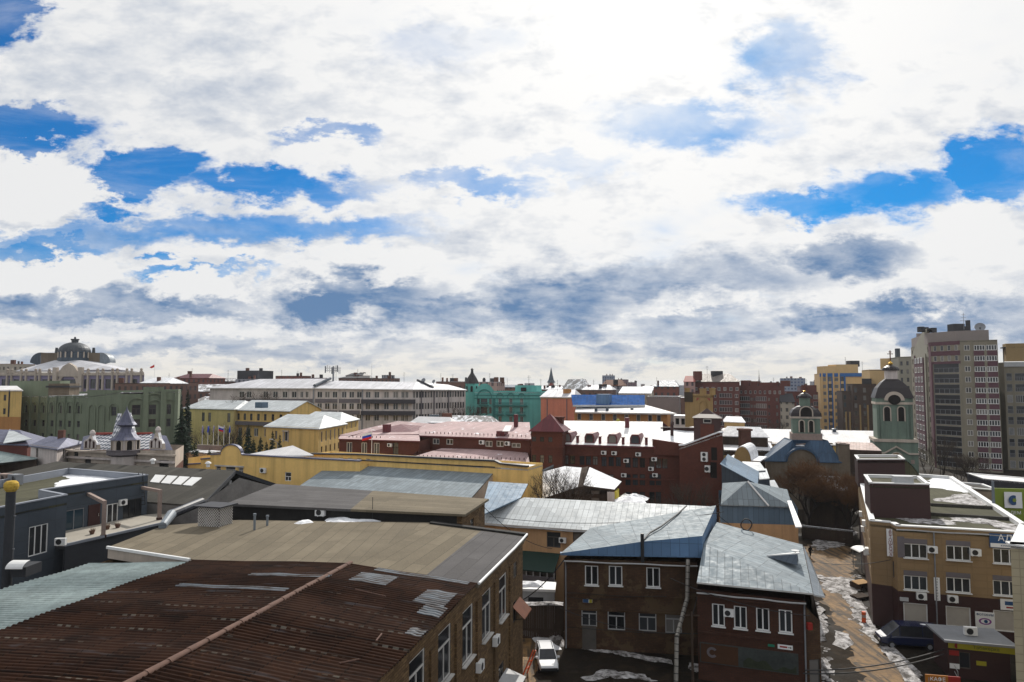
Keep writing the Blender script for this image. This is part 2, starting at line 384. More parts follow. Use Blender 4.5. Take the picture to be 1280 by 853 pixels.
    def flat(s, mat, par=.5, cop=None, th=.3, cw=.35):
        fl = [Vector((p.x, p.y, z-par)) for p, z in zip(s.foot, s.z)]
        mb = MB(); mb.slab(fl, .2); ro = mb.build('roof', [mat], s.root)
        if cop:
            m2 = MB(); n = len(fl); c = sum(fl, Vector())/n
            for i in range(n):
                a = s.foot[i]; b_ = s.foot[(i+1) % n]; za, zb = s.z[i], s.z[(i+1) % n]
                d = (b_-a).normalized(); nn_ = Vector((d.y, -d.x)); e = .06
                q = [a+nn_*e, b_+nn_*e, b_-nn_*cw, a-nn_*cw]; zz = [za, zb, zb, za]
                m2.slab([(x.x, x.y, z+.09) for x, z in zip(q, zz)], .12)
                m2.face([(q[3].x, q[3].y, za), (q[2].x, q[2].y, zb), (q[2].x, q[2].y, zb-par), (q[3].x, q[3].y, za-par)][::-1])
            m2.build('parapet', [cop], s.root)
        return ro
    def hip(s, mat, zr, inset=.0, over=.4, th=.18, side=None, ends=None):
        A, B, C, D = [Vector((p.x, p.y, z)) for p, z in zip(s.foot[:4], s.z[:4])]
        def ov(p, q, r):  # push p outward
            x = (p-q).normalized()*over+(p-r).normalized()*over; return p+Vector((x.x, x.y, -over*.35))
        a, b_, c, d_ = ov(A, B, D), ov(B, A, C), ov(C, D, B), ov(D, C, A)
        R1 = (a+d_)/2; R2 = (b_+c)/2; dd = R2-R1
        R1 = R1+dd*inset; R2 = R2-dd*inset; R1 = Vector((R1.x, R1.y, zr)); R2 = Vector((R2.x, R2.y, zr))
        mb = MB(); mb.slab([a, b_, R2, R1], th, 0, 1 if side else 0); mb.slab([c, d_, R1, R2], th, 0, 1 if side else 0)
        if inset > 0:
            mb.slab([b_, c, R2], th, 0, 1 if side else 0); mb.slab([d_, a, R1], th, 0, 1 if side else 0)
        else:
            L = (s.foot[2]-s.foot[1]).length; s.tops[1] = [(0, s.z[1]), (L/2, zr-th), (L, s.z[2])]
            L = (s.foot[0]-s.foot[3]).length; s.tops[3] = [(0, s.z[3]), (L/2, zr-th), (L, s.z[0])]
        s.roofo = mb.build('roof', [mat]+([side] if side else []), s.root); s.R1, s.R2 = R1, R2; return s.roofo
    def bx(s, name, c, size, a, mat, parent=None, top=1.0):
        mb = MB(); mb.box(c, size, a, 0, top); return mb.build(name, [mat], parent or s.root)
def Q(u0, v0, u1, v1, z, depth, az=16):
    a = X2(pz(u0, v0, z)); b = X2(pz(u1, v1, z)); d = Vector((math.sin(math.radians(az)), math.cos(math.radians(az))))*depth
    return [a, b, b+d, a+d]
def QD(u0, D0, u1, D1, v, depth, az=16):
    a = X2(P(u0, v, D0)); b = X2(P(u1, v, D1)); d = Vector((math.sin(math.radians(az)), math.cos(math.radians(az))))*depth
    return [a, b, b+d, a+d]
def zof(v, D): return P(640, v, D).z
# ------------------------------------------------------------------ material library
MAT = dict(
 snow=snow_m, dirty=dirty_m,
 white=plain('white_paint', (.72, .72, .71), .5, .1), offwhite=plain('off_white', (.55, .53, .5), .7, .15, streak=.3), black=plain('black_metal', (.02, .02, .022), .5, .2),
 dark=plain('dark_tar', (.022, .021, .02), .9, .3, bump=.4), grey=plain('grey_metal', (.22, .23, .25), .5, .2), lgrey=plain('light_grey', (.42, .43, .44), .55, .2),
 woodfr=plain('dark_window_frame', (.09, .08, .07), .7, .2), wgrey=plain('weathered_white_frame', (.36, .36, .36), .6, .25),
 glass=glassmat('window_glass', (.008, .009, .011), (.045, .05, .056), .25), glassf=glassmat('far_window_glass', (.01, .011, .014), (.07, .076, .088), .22),
 glassb=glassmat('blue_glass', (.012, .03, .045), (.03, .06, .085), .1), slot=plain('dark_opening', (.012, .01, .009), .95, .1),
 shutter=plain('roller_shutter', (.4, .37, .33), .6, .1),
 brickA=brick('tan_brick', (.21, .13, .062), (.09, .054, .026), (.04, .032, .024), .42, .15, .9),
 brickH=brick('old_brown_brick', (.068, .035, .019), (.09, .048, .025), (.035, .03, .025), .4, .14, .6, (.095, .062, .035)),
 brickI=brick('dark_red_brick', (.075, .031, .019), (.058, .024, .015), (.03, .022, .02), .4, .14, .5),
 brickO=brick('maroon_brick', (.135, .042, .027), (.105, .033, .022), (.07, .035, .03), .26, .085, .35),
 brickT=plain('dark_red_facade', (.13, .04, .032), .9, .2),
 rust=None, tan=felt('tan_felt', (.155, .13, .092), 9, 1.05), grfelt=felt('grey_felt', (.095, .09, .09), 12, 1.0), dkfelt=felt('dark_felt', (.062, .058, .05), 1.0, 6), grnfelt=felt('green_felt', (.075, .072, .044), 1.0, 9),
 ltcor=None, metal=seam('galvanised_sheet', (.225, .265, .29), .62, 1.7, .6, .05, spec=.12), metalb=seam('blue_grey_sheet', (.13, .2, .28), .62, 2.2), metalw=seam('pale_sheet', (.5, .53, .54), .62, 1.6, .5, .05),
 metald=seam('dull_grey_sheet', (.2, .23, .26), .6, 1.8, .45), blueroof=seam('blue_painted_sheet', (.035, .075, .135), .6, 3, .5, .0), bluedk=seam('dark_blue_sheet', (.055, .075, .1), .6, 3, .45, .2),
 bluefas=seam('blue_fascia', (.1, .19, .33), .8, 3, .5, .0, line=.6),
 pink=seam('snow_dusted_red_roof', (.47, .33, .325), .5, 4, .7, .0, line=.7, var=.2, snow=.02), whiteroof=seam('snow_covered_roof', (.8, .78, .77), .55, 6, .65, 0, line=.82, var=.05), snowpatch=seam('patchy_snow_roof', (.3, .29, .28), .6, 2, .6, .1, snow=.24),
 maroon=seam('maroon_sheet', (.13, .028, .035), .5, 4, .45, .1), maroonp=plain('maroon_panel', (.045, .02, .019), .55, .12),
 yellow=plain('yellow_plaster', (.8, .54, .19), .9, .1, streak=.25), yellow2=plain('ochre_yellow', (.66, .45, .16), .9, .12, streak=.3), yellow3=plain('pale_yellow', (.56, .46, .2), .9, .12, streak=.2),
 green=plain('sage_plaster', (.175, .21, .145), .9, .1, streak=.25), turq=plain('turquoise_plaster', (.12, .41, .37), .85, .12, streak=.2), teal=plain('teal_trim', (.03, .16, .15), .8, .1), churchg=plain('church_green', (.15, .205, .165), .85, .15, streak=.3),
 stucco=plain('white_stucco', (.58, .52, .49), .9, .15, streak=.35), cream=plain('cream_stone', (.5, .43, .36), .85, .15, streak=.25), lilac=plain('lilac_plaster', (.25, .22, .33), .85, .12), greyband=plain('grey_band', (.14, .125, .135), .85, .15),
 peach=plain('peach_plaster', (.52, .32, .17), .9, .12, streak=.3), salmon=plain('salmon_plaster', (.6, .21, .13), .9, .1, streak=.15), orange=plain('orange_ochre', (.42, .2, .065), .9, .12, streak=.2),
 beige=seam('beige_cladding', (.27, .18, .092), 1.2, .62, .6, 0, line=.88, var=.06), beige2=seam('beige_tile', (.42, .36, .24), .6, .6, .6, 0, line=.7, var=.05),
 slate=seam('slate_grey_cladding', (.062, .076, .095), 3.0, 1.2, .55, .0, line=.75, var=.08, spec=.12), slatel=plain('parapet_grey', (.25, .27, .31), .6, .1), slated=plain('dark_grey_render', (.035, .038, .045), .8, .15),
 terrace=plain('terrace_concrete', (.36, .33, .28), .85, .15), mud=None, gold=plain('gold_leaf', (.75, .45, .06), .35, .1, metal=.8), zinc=seam('zinc_dome', (.07, .078, .09), .5, 9, .5, .2), zincl=seam('pale_roof_sheet', (.55, .55, .58), .7, 9, .55, .15, line=.75),
 blackdome=plain('black_dome_sheet', (.025, .02, .022), .45, .2), darkroof=plain('charcoal_roof', (.03, .03, .036), .6, .2), lav=seam('violet_grey_sheet', (.115, .12, .18), .5, 3, .5, .2),
 towerb=plain('tower_beige', (.235, .21, .16), .9, .1, streak=.15), towerm=plain('tower_plum', (.115, .055, .07), .9, .1), towerp=plain('tower_pale', (.29, .275, .225), .9, .1), towerg=plain('penthouse_grey', (.25, .215, .2), .9, .1),
 resy=plain('residential_yellow', (.6, .42, .21), .9, .1), resb=plain('residential_blue', (.03, .13, .36), .8, .1), tint=plain('tinted_glazing', (.025, .027, .033), .15, .4, .3, spec=.4),
 trunk=plain('bark', (.045, .034, .026), .95, .3), twig=plain('twigs', (.06, .042, .032), .95, .3), twigr=plain('russet_twigs', (.13, .065, .028), .95, .3), needle=plain('spruce_needles', (.012, .03, .014), .9, .4, 1.5),
 sign_w=plain('sign_white', (.75, .75, .75), .5, .04), sign_b=plain('sign_blue', (.02, .07, .18), .5, .06), sign_y=plain('sign_yellow', (.36, .32, .02), .5, .06), sign_r=plain('sign_red', (.28, .02, .015), .5, .06), sign_o=plain('sign_orange', (.36, .13, .012), .5, .1), sign_g=plain('sign_green', (.19, .25, .03), .5, .08),
 foil=plain('foil_wrap', (.3, .28, .25), .45, .35, 3, metal=.3), rustred=plain('rusty_sheet', (.12, .035, .013), .8, .35, 1.5), skin=plain('skin', (.42, .26, .19), .6, .05), coat=plain('dark_coat', (.012, .012, .015), .9, .1), hivis=plain('orange_plastic', (.6, .09, .02), .5, .1),
 carw=plain('car_white', (.7, .71, .72), .25, .06, spec=.5), carb=plain('car_navy', (.008, .014, .05), .2, .1, spec=.6), tyre=plain('tyre', (.012, .012, .012), .9, .1), chrome=plain('chrome', (.5, .5, .5), .25, .1, metal=.9),
 fl_b=plain('flag_blue', (.01, .05, .42), .8, .05), fl_r=plain('flag_red', (.55, .015, .015), .8, .05), fl_w=plain('flag_white', (.7, .7, .72), .8, .05), door=plain('brown_red_door', (.04, .013, .012), .6, .2), bluewin=plain('curtain_blue', (.12, .2, .26), .5, .3, 2),
 fence=plain('weathered_fence', (.06, .04, .028), .95, .3, streak=.4), pinkst=plain('worn_pink_render', (.3, .23, .2), .9, .3), tilered=plain('red_tile', (.3, .06, .045), .6, .2), chim=brick('chimney_brick', (.16, .06, .04), (.12, .045, .03), (.1, .08, .07)), bluegl=seam('blue_glass_roof', (.006, .07, .25), .9, 1.1, .8, .0, line=1.9, var=.35, spec=.03),
 ochrest=plain('ochre_stone', (.36, .24, .1), .9, .12, streak=.25), chapelw=plain('chapel_stone', (.16, .125, .09), .9, .2, streak=.3), pinkf=facade('far_pink', (.42, .26, .23), (.05, .04, .05), 2.6, 3.2, .8), brownf=facade('far_brown', (.16, .085, .065), (.045, .04, .045), 2.4, 3, .75), greyf=facade('far_grey', (.3, .3, .33), (.06, .07, .09), 2.4, 3, .7), bluef=facade('far_blue', (.2, .23, .3), (.03, .06, .15), 3, 3, .7), plumf=facade('far_plum', (.15, .08, .1), (.05, .045, .06), 2.6, 3, .7), redf=facade('far_red', (.2, .065, .045), (.06, .05, .05), 2.6, 3, .8), creamf=facade('far_cream', (.4, .35, .28), (.06, .055, .05), 2.6, 3, .8),
)
# rusty corrugated asbestos with grey-blue sheets and pale streaks
m, q, b = newmat('rusty_corrugated')
uv = q.n('ShaderNodeTexCoord').outputs['UV']; pos = q.n('ShaderNodeNewGeometry').outputs['Position']
mp = q.n('ShaderNodeMapping', {0: uv, 3: (.9, .12, 1)}); n1 = q.noise(mp.outputs[0], 1.0, 5, .6).outputs[0]
n2 = q.noise(pos, .5, 7, .65).outputs[0]
mp2 = q.n('ShaderNodeMapping', {0: uv, 3: (3.2, .35, 1)}); n3 = q.noise(mp2.outputs[0], 1.0, 4, .6).outputs[0]
br = q.n('ShaderNodeTexBrick', {'Vector': uv, 'Color1': (0, 0, 0, 1), 'Color2': (1, 1, 1, 1), 'Mortar': (0, 0, 0, 1), 'Scale': 1.0, 'Mortar Size': .01, 'Brick Width': 1.1, 'Row Height': 1.7}, offset=.0)
c = q.mix(q.rng(n2, .32, .66, 0, 1), (.011, .006, .0045, 1), (.036, .0165, .01, 1))
c = q.mix(q.m('MULTIPLY', br.outputs[0], .35), c, (.05, .022, .012, 1))
c = q.mix(q.rng(n1, .6, .7, 0, .4), c, (.11, .125, .14, 1))
br2 = q.n('ShaderNodeTexBrick', {'Vector': uv, 'Scale': 1.0, 'Mortar Size': .035, 'Mortar Smooth': .3, 'Brick Width': 1.1, 'Row Height': 1.7}, offset=.3); c = q.mix(q.m('MULTIPLY', br2.outputs['Fac'], .75), c, (.008, .006, .005, 1)); n5 = q.noise(pos, 2.2, 8, .75).outputs[0]; c = q.mix(q.rng(n5, .58, .7, 0, .6), c, (.1, .045, .02, 1))
sp_ = q.n('ShaderNodeSeparateXYZ', {0: uv}); ln = q.m('LESS_THAN', q.m('FRACT', q.m('DIVIDE', sp_.outputs[0], 1.9)), .05); ds = q.m('LESS_THAN', q.m('FRACT', q.m('DIVIDE', sp_.outputs[1], .55)), .55)
c = q.mix(q.m('MULTIPLY', q.m('MULTIPLY', ln, ds), q.rng(n3, .5, .62, 0, .42)), c, (.24, .23, .19, 1))
sp2 = q.n('ShaderNodeSeparateXYZ', {0: uv}); cv = q.m('SINE', q.m('MULTIPLY', sp2.outputs[0], 2*math.pi/.18))
q.t.links.new(c, b.inputs['Base Color']); b.inputs['Roughness'].default_value = .9; b.inputs['Specular IOR Level'].default_value = .06
MAT['rust'] = m
m, q, b = newmat('worn_grey_sheet')
uv = q.n('ShaderNodeTexCoord').outputs['UV']; mp = q.n('ShaderNodeMapping', {0: uv, 3: (1.6, .35, 1)}); n1 = q.noise(mp.outputs[0], 1.4, 6, .65).outputs[0]
q.t.links.new(q.mix(q.rng(n1, .4, .56, 0, 1), (.03, .017, .012, 1), (.125, .145, .165, 1)), b.inputs['Base Color']); b.inputs['Roughness'].default_value = .7
MAT['newsheet'] = m
MAT['ltcor'] = plain('pale_corrugated', (.25, .305, .3), .75, .3, .5, streak=.25)
# ground: dark thawing mud and asphalt
m, q, b = newmat('mud')
pos = q.n('ShaderNodeNewGeometry').outputs['Position']; n1 = q.noise(pos, .12, 8, .65, .3).outputs[0]; n2 = q.noise(pos, .9, 8, .7).outputs[0]; n3 = q.noise(pos, .3, 6, .6, .5).outputs[0]
c = q.mix(q.rng(n1, .38, .62, 0, 1), (.011, .0085, .0065, 1), (.026, .019, .013, 1)); c = q.mix(q.rng(n2, .5, .7, 0, .6), c, (.05, .035, .022, 1))
c = q.mix(q.rng(n3, .6, .7, 0, .35), c, (.075, .05, .03, 1))
q.t.links.new(c, b.inputs['Base Color']); q.t.links.new(q.rng(n1, .4, .6, .7, .98), b.inputs['Roughness']); b.inputs['Specular IOR Level'].default_value = .08
bp = q.n('ShaderNodeBump', {'Strength': .8, 'Height': n2, 'Distance': .15}); q.t.links.new(bp.outputs[0], b.inputs['Normal'])
MAT['mud'] = m
m, q, b = newmat('sandy_road')
pos = q.n('ShaderNodeNewGeometry').outputs['Position']; n1 = q.noise(pos, .25, 8, .65, .4).outputs[0]; n2 = q.noise(pos, 1.4, 8, .7).outputs[0]
c = q.mix(q.rng(n1, .36, .64, 0, 1), (.135, .075, .026, 1), (.27, .155, .055, 1)); c = q.mix(q.rng(n2, .48, .64, 0, .8), c, (.07, .043, .022, 1)); mp = q.n('ShaderNodeMapping', {0: pos, 2: (0, 0, .3), 3: (1.5, .12, 1)}); n6 = q.noise(mp.outputs[0], 1.0, 5, .6).outputs[0]; c = q.mix(q.rng(n6, .47, .58, 0, .85), c, (.035, .023, .013, 1)); n7 = q.noise(pos, .5, 6, .6, 1.0).outputs[0]; c = q.mix(q.rng(n7, .56, .62, 0, .85), c, (.03, .024, .018, 1))
q.t.links.new(c, b.inputs['Base Color']); b.inputs['Roughness'].default_value = .85
bp = q.n('ShaderNodeBump', {'Strength': .7, 'Height': n2, 'Distance': .12}); q.t.links.new(bp.outputs[0], b.inputs['Normal'])
MAT['sand'] = m
# style: (sashes, transom, frame, glass, bar, sill, separate pane)
STY = dict(pvc2=(2, 0, 'white', 'glass', .09, 1, True), pvc3=(3, 0, 'white', 'glass', .08, 1, True), pvcT=(3, .74, 'offwhite', 'glass', .08, 1, True), tall=(2, .68, 'offwhite', 'glass', .09, 1, True),
 old2=(2, .66, 'woodfr', 'glass', .08, 0, True), cross=(2, .5, 'white', 'glass', .09, 0, True), grey2=(2, .7, 'wgrey', 'glass', .09, 0, True), big=(3, 0, 'white', 'glass', .09, 0, True), bigd=(3, 0, 'black', 'glass', .07, 0, True), blue=(2, 0, 'grey', 'glassb', .08, 0, True),
 far=(1, 0, 'offwhite', 'glassf', .1, 0, False), far2=(2, 0, 'offwhite', 'glassf', .14, 0, False), farw=(4, 0, 'white', 'glassf', .13, 0, False), fard=(1, 0, 'woodfr', 'glassf', .06, 0, False), fard2=(2, .6, 'woodfr', 'glassf', .08, 0, False), slot=(1, 0, 'dark', 'slot', .03, 0, False), shut=(1, 0, 'white', 'shutter', .1, 0, False), bal=(5, 0, 'wgrey', 'glassf', .12, 0, False), tint=(5, .5, 'grey', 'tint', .08, 0, False), red=(2, .6, 'dark', 'glassf', .07, 0, False))
M = MAT
# ------------------------------------------------------------------ setting: ground, lane, snow
def sheet(name, pts, mat, z, kind='structure', label=None):
    mb = MB(); mb.face([(p[0], p[1], z) for p in pts]); o = mb.build(name, [mat]); tag(o, label, None, None, kind); return o
sheet('ground', [(-4000, -200), (4000, -200), (4000, 7000), (-4000, 7000)], M['mud'], 0, label='dark muddy thawing ground of the town')
def rough(pts, amp, step=1.2, seed=1):
    o = []; wob = lambda s_, k_: amp*(.6*math.sin(s_*1.1+seed*k_)+.45*math.sin(s_*2.7+seed*1.7*k_)+.3*math.sin(s_*6.1+seed*.6*k_)); s_ = 0.0
    step = min(step, .45)
    for a, b in zip(pts, pts[1:]+pts[:1]):
        a, b = X2(a), X2(b); L_ = (b-a).length; n = max(1, int(L_/step))
        for i in range(n):
            p = a+(b-a)*(i/n); o.append(p+Vector((wob(s_, 1.0), wob(s_+4, 2.3)))); s_ += L_/n
    return o
lane = [pz(u, v, 0) for u, v in [(1003, 683), (1040, 678), (1062, 684), (1069, 702), (1066, 725), (1060, 742), (1076, 775), (1102, 806), (1138, 853), (1165, 885), (1095, 885), (1076, 853), (1068, 828), (1052, 790), (1035, 762), (1018, 725)]]
sheet('path', rough(lane, .5, .6, 3), M['sand'], .005, label='sandy lane running between the brick house and the beige office')
sheet('path', rough([pz(u, v, 0) for u, v in [(652, 792), (668, 800), (684, 812), (672, 832), (668, 870), (650, 890), (640, 850), (648, 820)]], .25, 1, 5), M['sand'], .005, label='sandy yard strip beside the parked white car')
def snow(label, pts, h, base=None, mat='snow', seed=1, jit=.25, step=.7, rings=4, parent=None, name='snow'):
    rnd = random.Random(seed); base = base or (lambda x, y: 0.0)
    P0 = rough([X2(p) for p in pts], jit, step, seed); c = sum(P0, Vector((0, 0)))/len(P0); n = len(P0); mb = MB()
    def pt(i, f):
        p = c+(P0[i % n]-c)*f; w = math.sin(p.x*2.1+seed)*math.cos(p.y*1.7+seed*2)*.3+math.sin(p.x*5.3+p.y*4.1)*.15
        return Vector((p.x, p.y, base(p.x, p.y)+.012+h*(1-f**2.2)*(.75+w)))
    R = [[pt(i, 1-r/rings) for i in range(n)] for r in range(rings)]
    for r in range(rings-1):
        for i in range(n): mb.face([R[r][i], R[r][(i+1) % n], R[r+1][(i+1) % n], R[r+1][i]])
    cc = Vector((c.x, c.y, base(c.x, c.y)+.012+h*.75))
    for i in range(n): mb.face([R[-1][i], R[-1][(i+1) % n], cc])
    o = mb.build(name, [M[mat]], parent, smooth=True)
    if parent is None: tag(o, label, None, None, 'stuff')
    return o
def snowg(label, px, h, mat='dirty', seed=1, jit=.3): return snow(label, [pz(u, v, 0) for u, v in px], h, None, mat, seed, jit)
snowg('melting snow spread across the lane at its narrow middle', [(1018, 716), (1035, 722), (1060, 722), (1070, 727), (1070, 746), (1072, 760), (1062, 752), (1045, 742), (1028, 735)], .18, seed=3, jit=.55)
snowg('thin snow ridge along the office side of the lane', [(1063, 738), (1074, 745), (1078, 770), (1098, 790), (1118, 812), (1150, 845), (1160, 870), (1150, 872), (1128, 838), (1096, 806), (1074, 782), (1064, 760)], .16, seed=8, jit=.3)
snowg('dirty snow heap beside the end of the dark brick house', [(1010, 760), (1026, 758), (1036, 775), (1032, 800), (1012, 806)], .45, seed=11)
snowg('grey snow heap at the bottom of the lane', [(1008, 822), (1026, 818), (1040, 832), (1036, 850), (1010, 852)], .4, seed=14)
snowg('muddy snow mound on the lane side', [(1044, 788), (1060, 792), (1066, 806), (1056, 812), (1042, 806)], .3, seed=17, jit=.12)
snowg('bright snow tongue behind the parked white car', [(652, 788), (668, 790), (684, 796), (700, 812), (690, 813), (672, 804), (656, 796)], .15, 'snow', 21, .25)
snowg('crumbling snow pile at the corner of the brown brick house', [(686, 796), (702, 785), (706, 800), (704, 808), (690, 808)], .5, seed=24)
snowg('thin icy snow line along the foot of the brown brick house', [(712, 806), (760, 810), (840, 826), (842, 831), (790, 822), (730, 812)], .08, 'dirty', 27, .25)
snowg('small snow lump beside the foil wrapped pipe', [(862, 828), (878, 830), (884, 837), (870, 841), (860, 836)], .2, 'dirty', 30, .12)
snowg('sandy frozen rim round the puddle in the yard', [(726, 846), (760, 838), (800, 842), (822, 853), (800, 850), (760, 846), (735, 852)], .12, 'dirty', 33, .3)
snowg('snow lying in the churned ground beneath the russet tree', [(1012, 668), (1060, 655), (1070, 668), (1050, 684), (1020, 688)], .15, 'dirty', 35, .8)

rnd = random.Random(77); mb = MB()
for i in range(170):
    f = rnd.random(); v = 715+150*f; uc = 1070 if v < 770 else 1070+(v-770)*.95; uc = uc if i % 3 else 1014+max(0, v-745)*.22; c_ = pz(uc+rnd.gauss(0, 6), v, 0); r_ = rnd.uniform(.08, .42); n_ = 7; h_ = r_*rnd.uniform(.2, .5)
    R_ = [c_+Vector((r_*rnd.uniform(.6, 1.2)*math.cos(6.283*j/n_), r_*rnd.uniform(.6, 1.2)*math.sin(6.283*j/n_), .008)) for j in range(n_)]; t_ = c_+Vector((r_*.1, 0, h_))
    for j in range(n_): mb.face([R_[j], R_[(j+1) % n_], t_])
o = mb.build('snow_clods', [M['dirty']], None, True); tag(o, 'loose clods of dirty snow along both verges of the lane', None, None, 'stuff')
def text(body, size, loc, a, mat, parent, ext=.012, name='lettering', sx=1.0):
    cu = bpy.data.curves.new(name, 'FONT'); cu.body = body; cu.size = size; cu.extrude = ext; cu.align_x = 'CENTER'; cu.align_y = 'CENTER'; cu.resolution_u = 3
    o = bpy.data.objects.new(name, cu); COL.objects.link(o); bpy.context.view_layer.update()
    me = bpy.data.meshes.new_from_object(o.evaluated_get(bpy.context.evaluated_depsgraph_get())); bpy.data.objects.remove(o)
    me.name = name; me.materials.clear(); me.materials.append(mat)
    t = bpy.data.objects.new(name, me); COL.objects.link(t); t.parent = parent
    t.location = Vector(loc)-wpos(parent); t.rotation_euler = (math.pi/2, 0, a); t.scale = (sx, 1, 1); return t
ACM = {}
def ac_mesh(w, h, d, fans=1):
    k_ = (w, h, d, fans)
    if k_ not in ACM:
        cas = MB(); cas.box((0, 0, 0), (w, d, h)); cas.box((-w*.3, d*.62, -h/2-.05), (.05, d*1.6, .05)); cas.box((w*.3, d*.62, -h/2-.05), (.05, d*1.6, .05))
        fan = MB()
        for i in range(fans):
            zc_ = (i-(fans-1)/2)*h/fans; r = min(h/fans, w)*.40; cx = -w*.1 if fans == 1 else 0
            fan.tube((cx, -d/2-.012, zc_), (cx, -d/2-.004, zc_), r, r, 18)
        a = cas.build('casing', [M['white']]); b = fan.build('fan_grille', [M['black']]); am, bm = a.data, b.data
        bpy.data.objects.remove(a); bpy.data.objects.remove(b); ACM[k_] = (am, bm)
    return ACM[k_]
def ac(bld, i, u, v, label, w=.85, h=.6, d=.34, fans=1, group='air conditioners on the facades'):
    t, z = pw(*bld.edge(i), u, v); p = bld.at(i, t, d/2+.06, z)
    o = thing('air_conditioner', label, 'air conditioner', p, group); am, bm = ac_mesh(w, h, d, fans)
    link('casing', am, o, (0, 0, 0), bld.ang(i)); link('fan_grille', bm, o, (0, 0, 0), bld.ang(i)); return o

# ================================================================== A. foreground workshop
R0 = pz(655, 670, 11.3); E0 = pz(592, 729, 11.3); R1 = pz(467, 853, 11.3)
dA = X2(R0-R1).normalized(); nA = Vector((-dA.y, dA.x))
def LA(t, n, z=None):
    p = X2(E0)+dA*t+nA*n; return Vector((p.x, p.y, z)) if z is not None else p
def tn(p): q = X2(p)-X2(E0); return q.dot(dA), q.dot(nA)
tR = tn(R0)[0]; nR = tn(pz(445, 700, 12))[1]; nL = tn(pz(262, 694, 11.5))[1]; nE = 29.5
A_ = Bld('brick_workshop', 'long tan brick workshop in the foreground with rusty corrugated and felt roofs', 'building',
         [LA(tR, nE), LA(-30, nE), LA(-30, 0), LA(tR, 0)], [10.6, 10.6, 11.2, 11.2], M['brickA'], reveal=.12)
# edge 2 runs near -> far along the right wall
for (u, vt, vb, w, st) in [(521, 819, 886, 2.1, 'tall'), (555.5, 786, 852, 2.1, 'tall'), (584.5, 760, 826, 2.1, 'tall'), (608, 739, 797, 2.1, 'tall'), (628.5, 719, 773, 2.1, 'tall'), (644, 703, 722, 1.1, 'old2')]:
    t, z0 = pw(*A_.edge(2), u, vb); _, z1 = pw(*A_.edge(2), u, vt); A_.win(2, t, z0, w, z1-z0, st)
for t, z in [(6, 2.2), (12, 2.2), (37, 2.0), (41, 5.2)]: A_.win(2, t, z, 1.4, 1.6, 'old2')
A_.done()
wt = sorted([(h_[0]+h_[1])/2-30 for h_ in A_.holes[2] if h_[1]-h_[0] > 2 and h_[2] > 4])
for t in [wt[0]-2.6]+[(a+b)/2 for a, b in zip(wt, wt[1:])]+[wt[-1]+2.2]:   # pilasters between the tall windows
    mb = MB(); p = LA(t, -.06); mb.box((p.x, p.y, 5.0), (.8, .16, 10.0), math.atan2(dA.y, dA.x)); mb.build('pilaster', [M['brickA']], A_.root)
mb = MB(); mb.slab([LA(-30, -.14, 11.18), LA(tR, -.14, 11.18), LA(tR, .02, 11.18), LA(-30, .02, 11.18)][::1], .5); mb.build('cornice', [M['brickA']], A_.root)
def corr(t0, t1, n0, z0, n1, z1, mat, name, pitch=.2, amp=.035, seg=6, rows=3, parent=None):
    """corrugated sheet: ridges run from n0 to n1, waves march along t"""
    N = int(abs(t1-t0)/pitch*seg); mb = MB(); idx = []
    for i in range(N+1):
        t = t0+(t1-t0)*i/N; dz = amp*(.85+.25*math.sin(t*.93))*math.sin(2*math.pi*(t-t0)/pitch)
        for r in range(rows+1):
            f = r/rows; sag = .045*math.sin(t*.7+r*2)*math.sin(t*.31+r)
            mb.v.append(LA(t, n0+(n1-n0)*f, z0+(z1-z0)*f+dz+sag))
    for i in range(N):
        for r in range(rows):
            a = i*(rows+1)+r; q_ = [a, a+1, a+rows+2, a+rows+1] if n1 > n0 else [a+1, a, a+rows+1, a+rows+2]
            q_ = q_[::-1]
            mb.f.append(tuple(q_)); mb.mi.append(0)
            for j in q_: mb.uv.append((t0+(t1-t0)*(j//(rows+1))/N, (j % (rows+1))/rows*abs(n1-n0)))
    return mb.build(name, [mat], parent, smooth=True)
zR, zE, zL = 12.0, 11.32, 11.5
corr(-28, 0, -.28, zE-.02, nR, zR, M['rust'], 'corrugated_roof', .32, .055, parent=A_.root)
corr(-28, 0, nR, zR, nL+.25, zL, M['rust'], 'corrugated_roof', .32, .055, parent=A_.root)
corr(-28, -.2, nL+.0, zL-.12, nE+.2, 10.75, M['ltcor'], 'pale_corrugated_roof', pitch=.36, amp=.06, parent=A_.root)
mb = MB(); rnd = random.Random(4); t = -28.0     # ridge cap of overlapping half tubes
while t < 0:
    t2 = min(t+1.25, .15); hh = rnd.uniform(-.02, .02)
    ring = []
    for tt, r in ((t, .2), (t2+.08, .165)):
        ring.append([LA(tt, nR+hh+r*math.cos(a), zR-.02+r*.72*math.sin(a)+.02) for a in [math.pi*i/8 for i in range(9)]])
    for i in range(8): mb.face([ring[0][i], ring[1][i], ring[1][i+1], ring[0][i+1]], 0)
    mb.face(ring[0]); t = t2
def rs(n): return zE-.02+(zR-zE+.02)*(n+.28)/(nR+.28) if n < nR else zR+(zL-zR)*(n-nR)/(nL+.25-nR)
for (t0_, t1_, n0_, n1_) in [(-3.1, -1.2, 4.6, 7.1), (-5.0, -2.6, .2, 2.1), (-6.6, -5.0, -.1, 1.2), (-.8, -.05, .2, 6.6), (-9.6, -8.7, -.2, .7), (-6.4, -5.75, 9.5, 17), (-3.4, -3.0, 8.4, 14)]:
    t0_ = round(t0_/.32)*.32; t1_ = round(t1_/.32)*.32
    corr(t0_, t1_, n0_, rs(n0_)+.035, n1_, rs(n1_)+.035, M['newsheet'], 'grey_sheet', .32, .055, parent=A_.root)
M['clay'] = plain('clay_ridge', (.12, .066, .048), .85, .3, 1.2)
mb.build('ridge_cap', [M['clay']], A_.root, smooth=False)
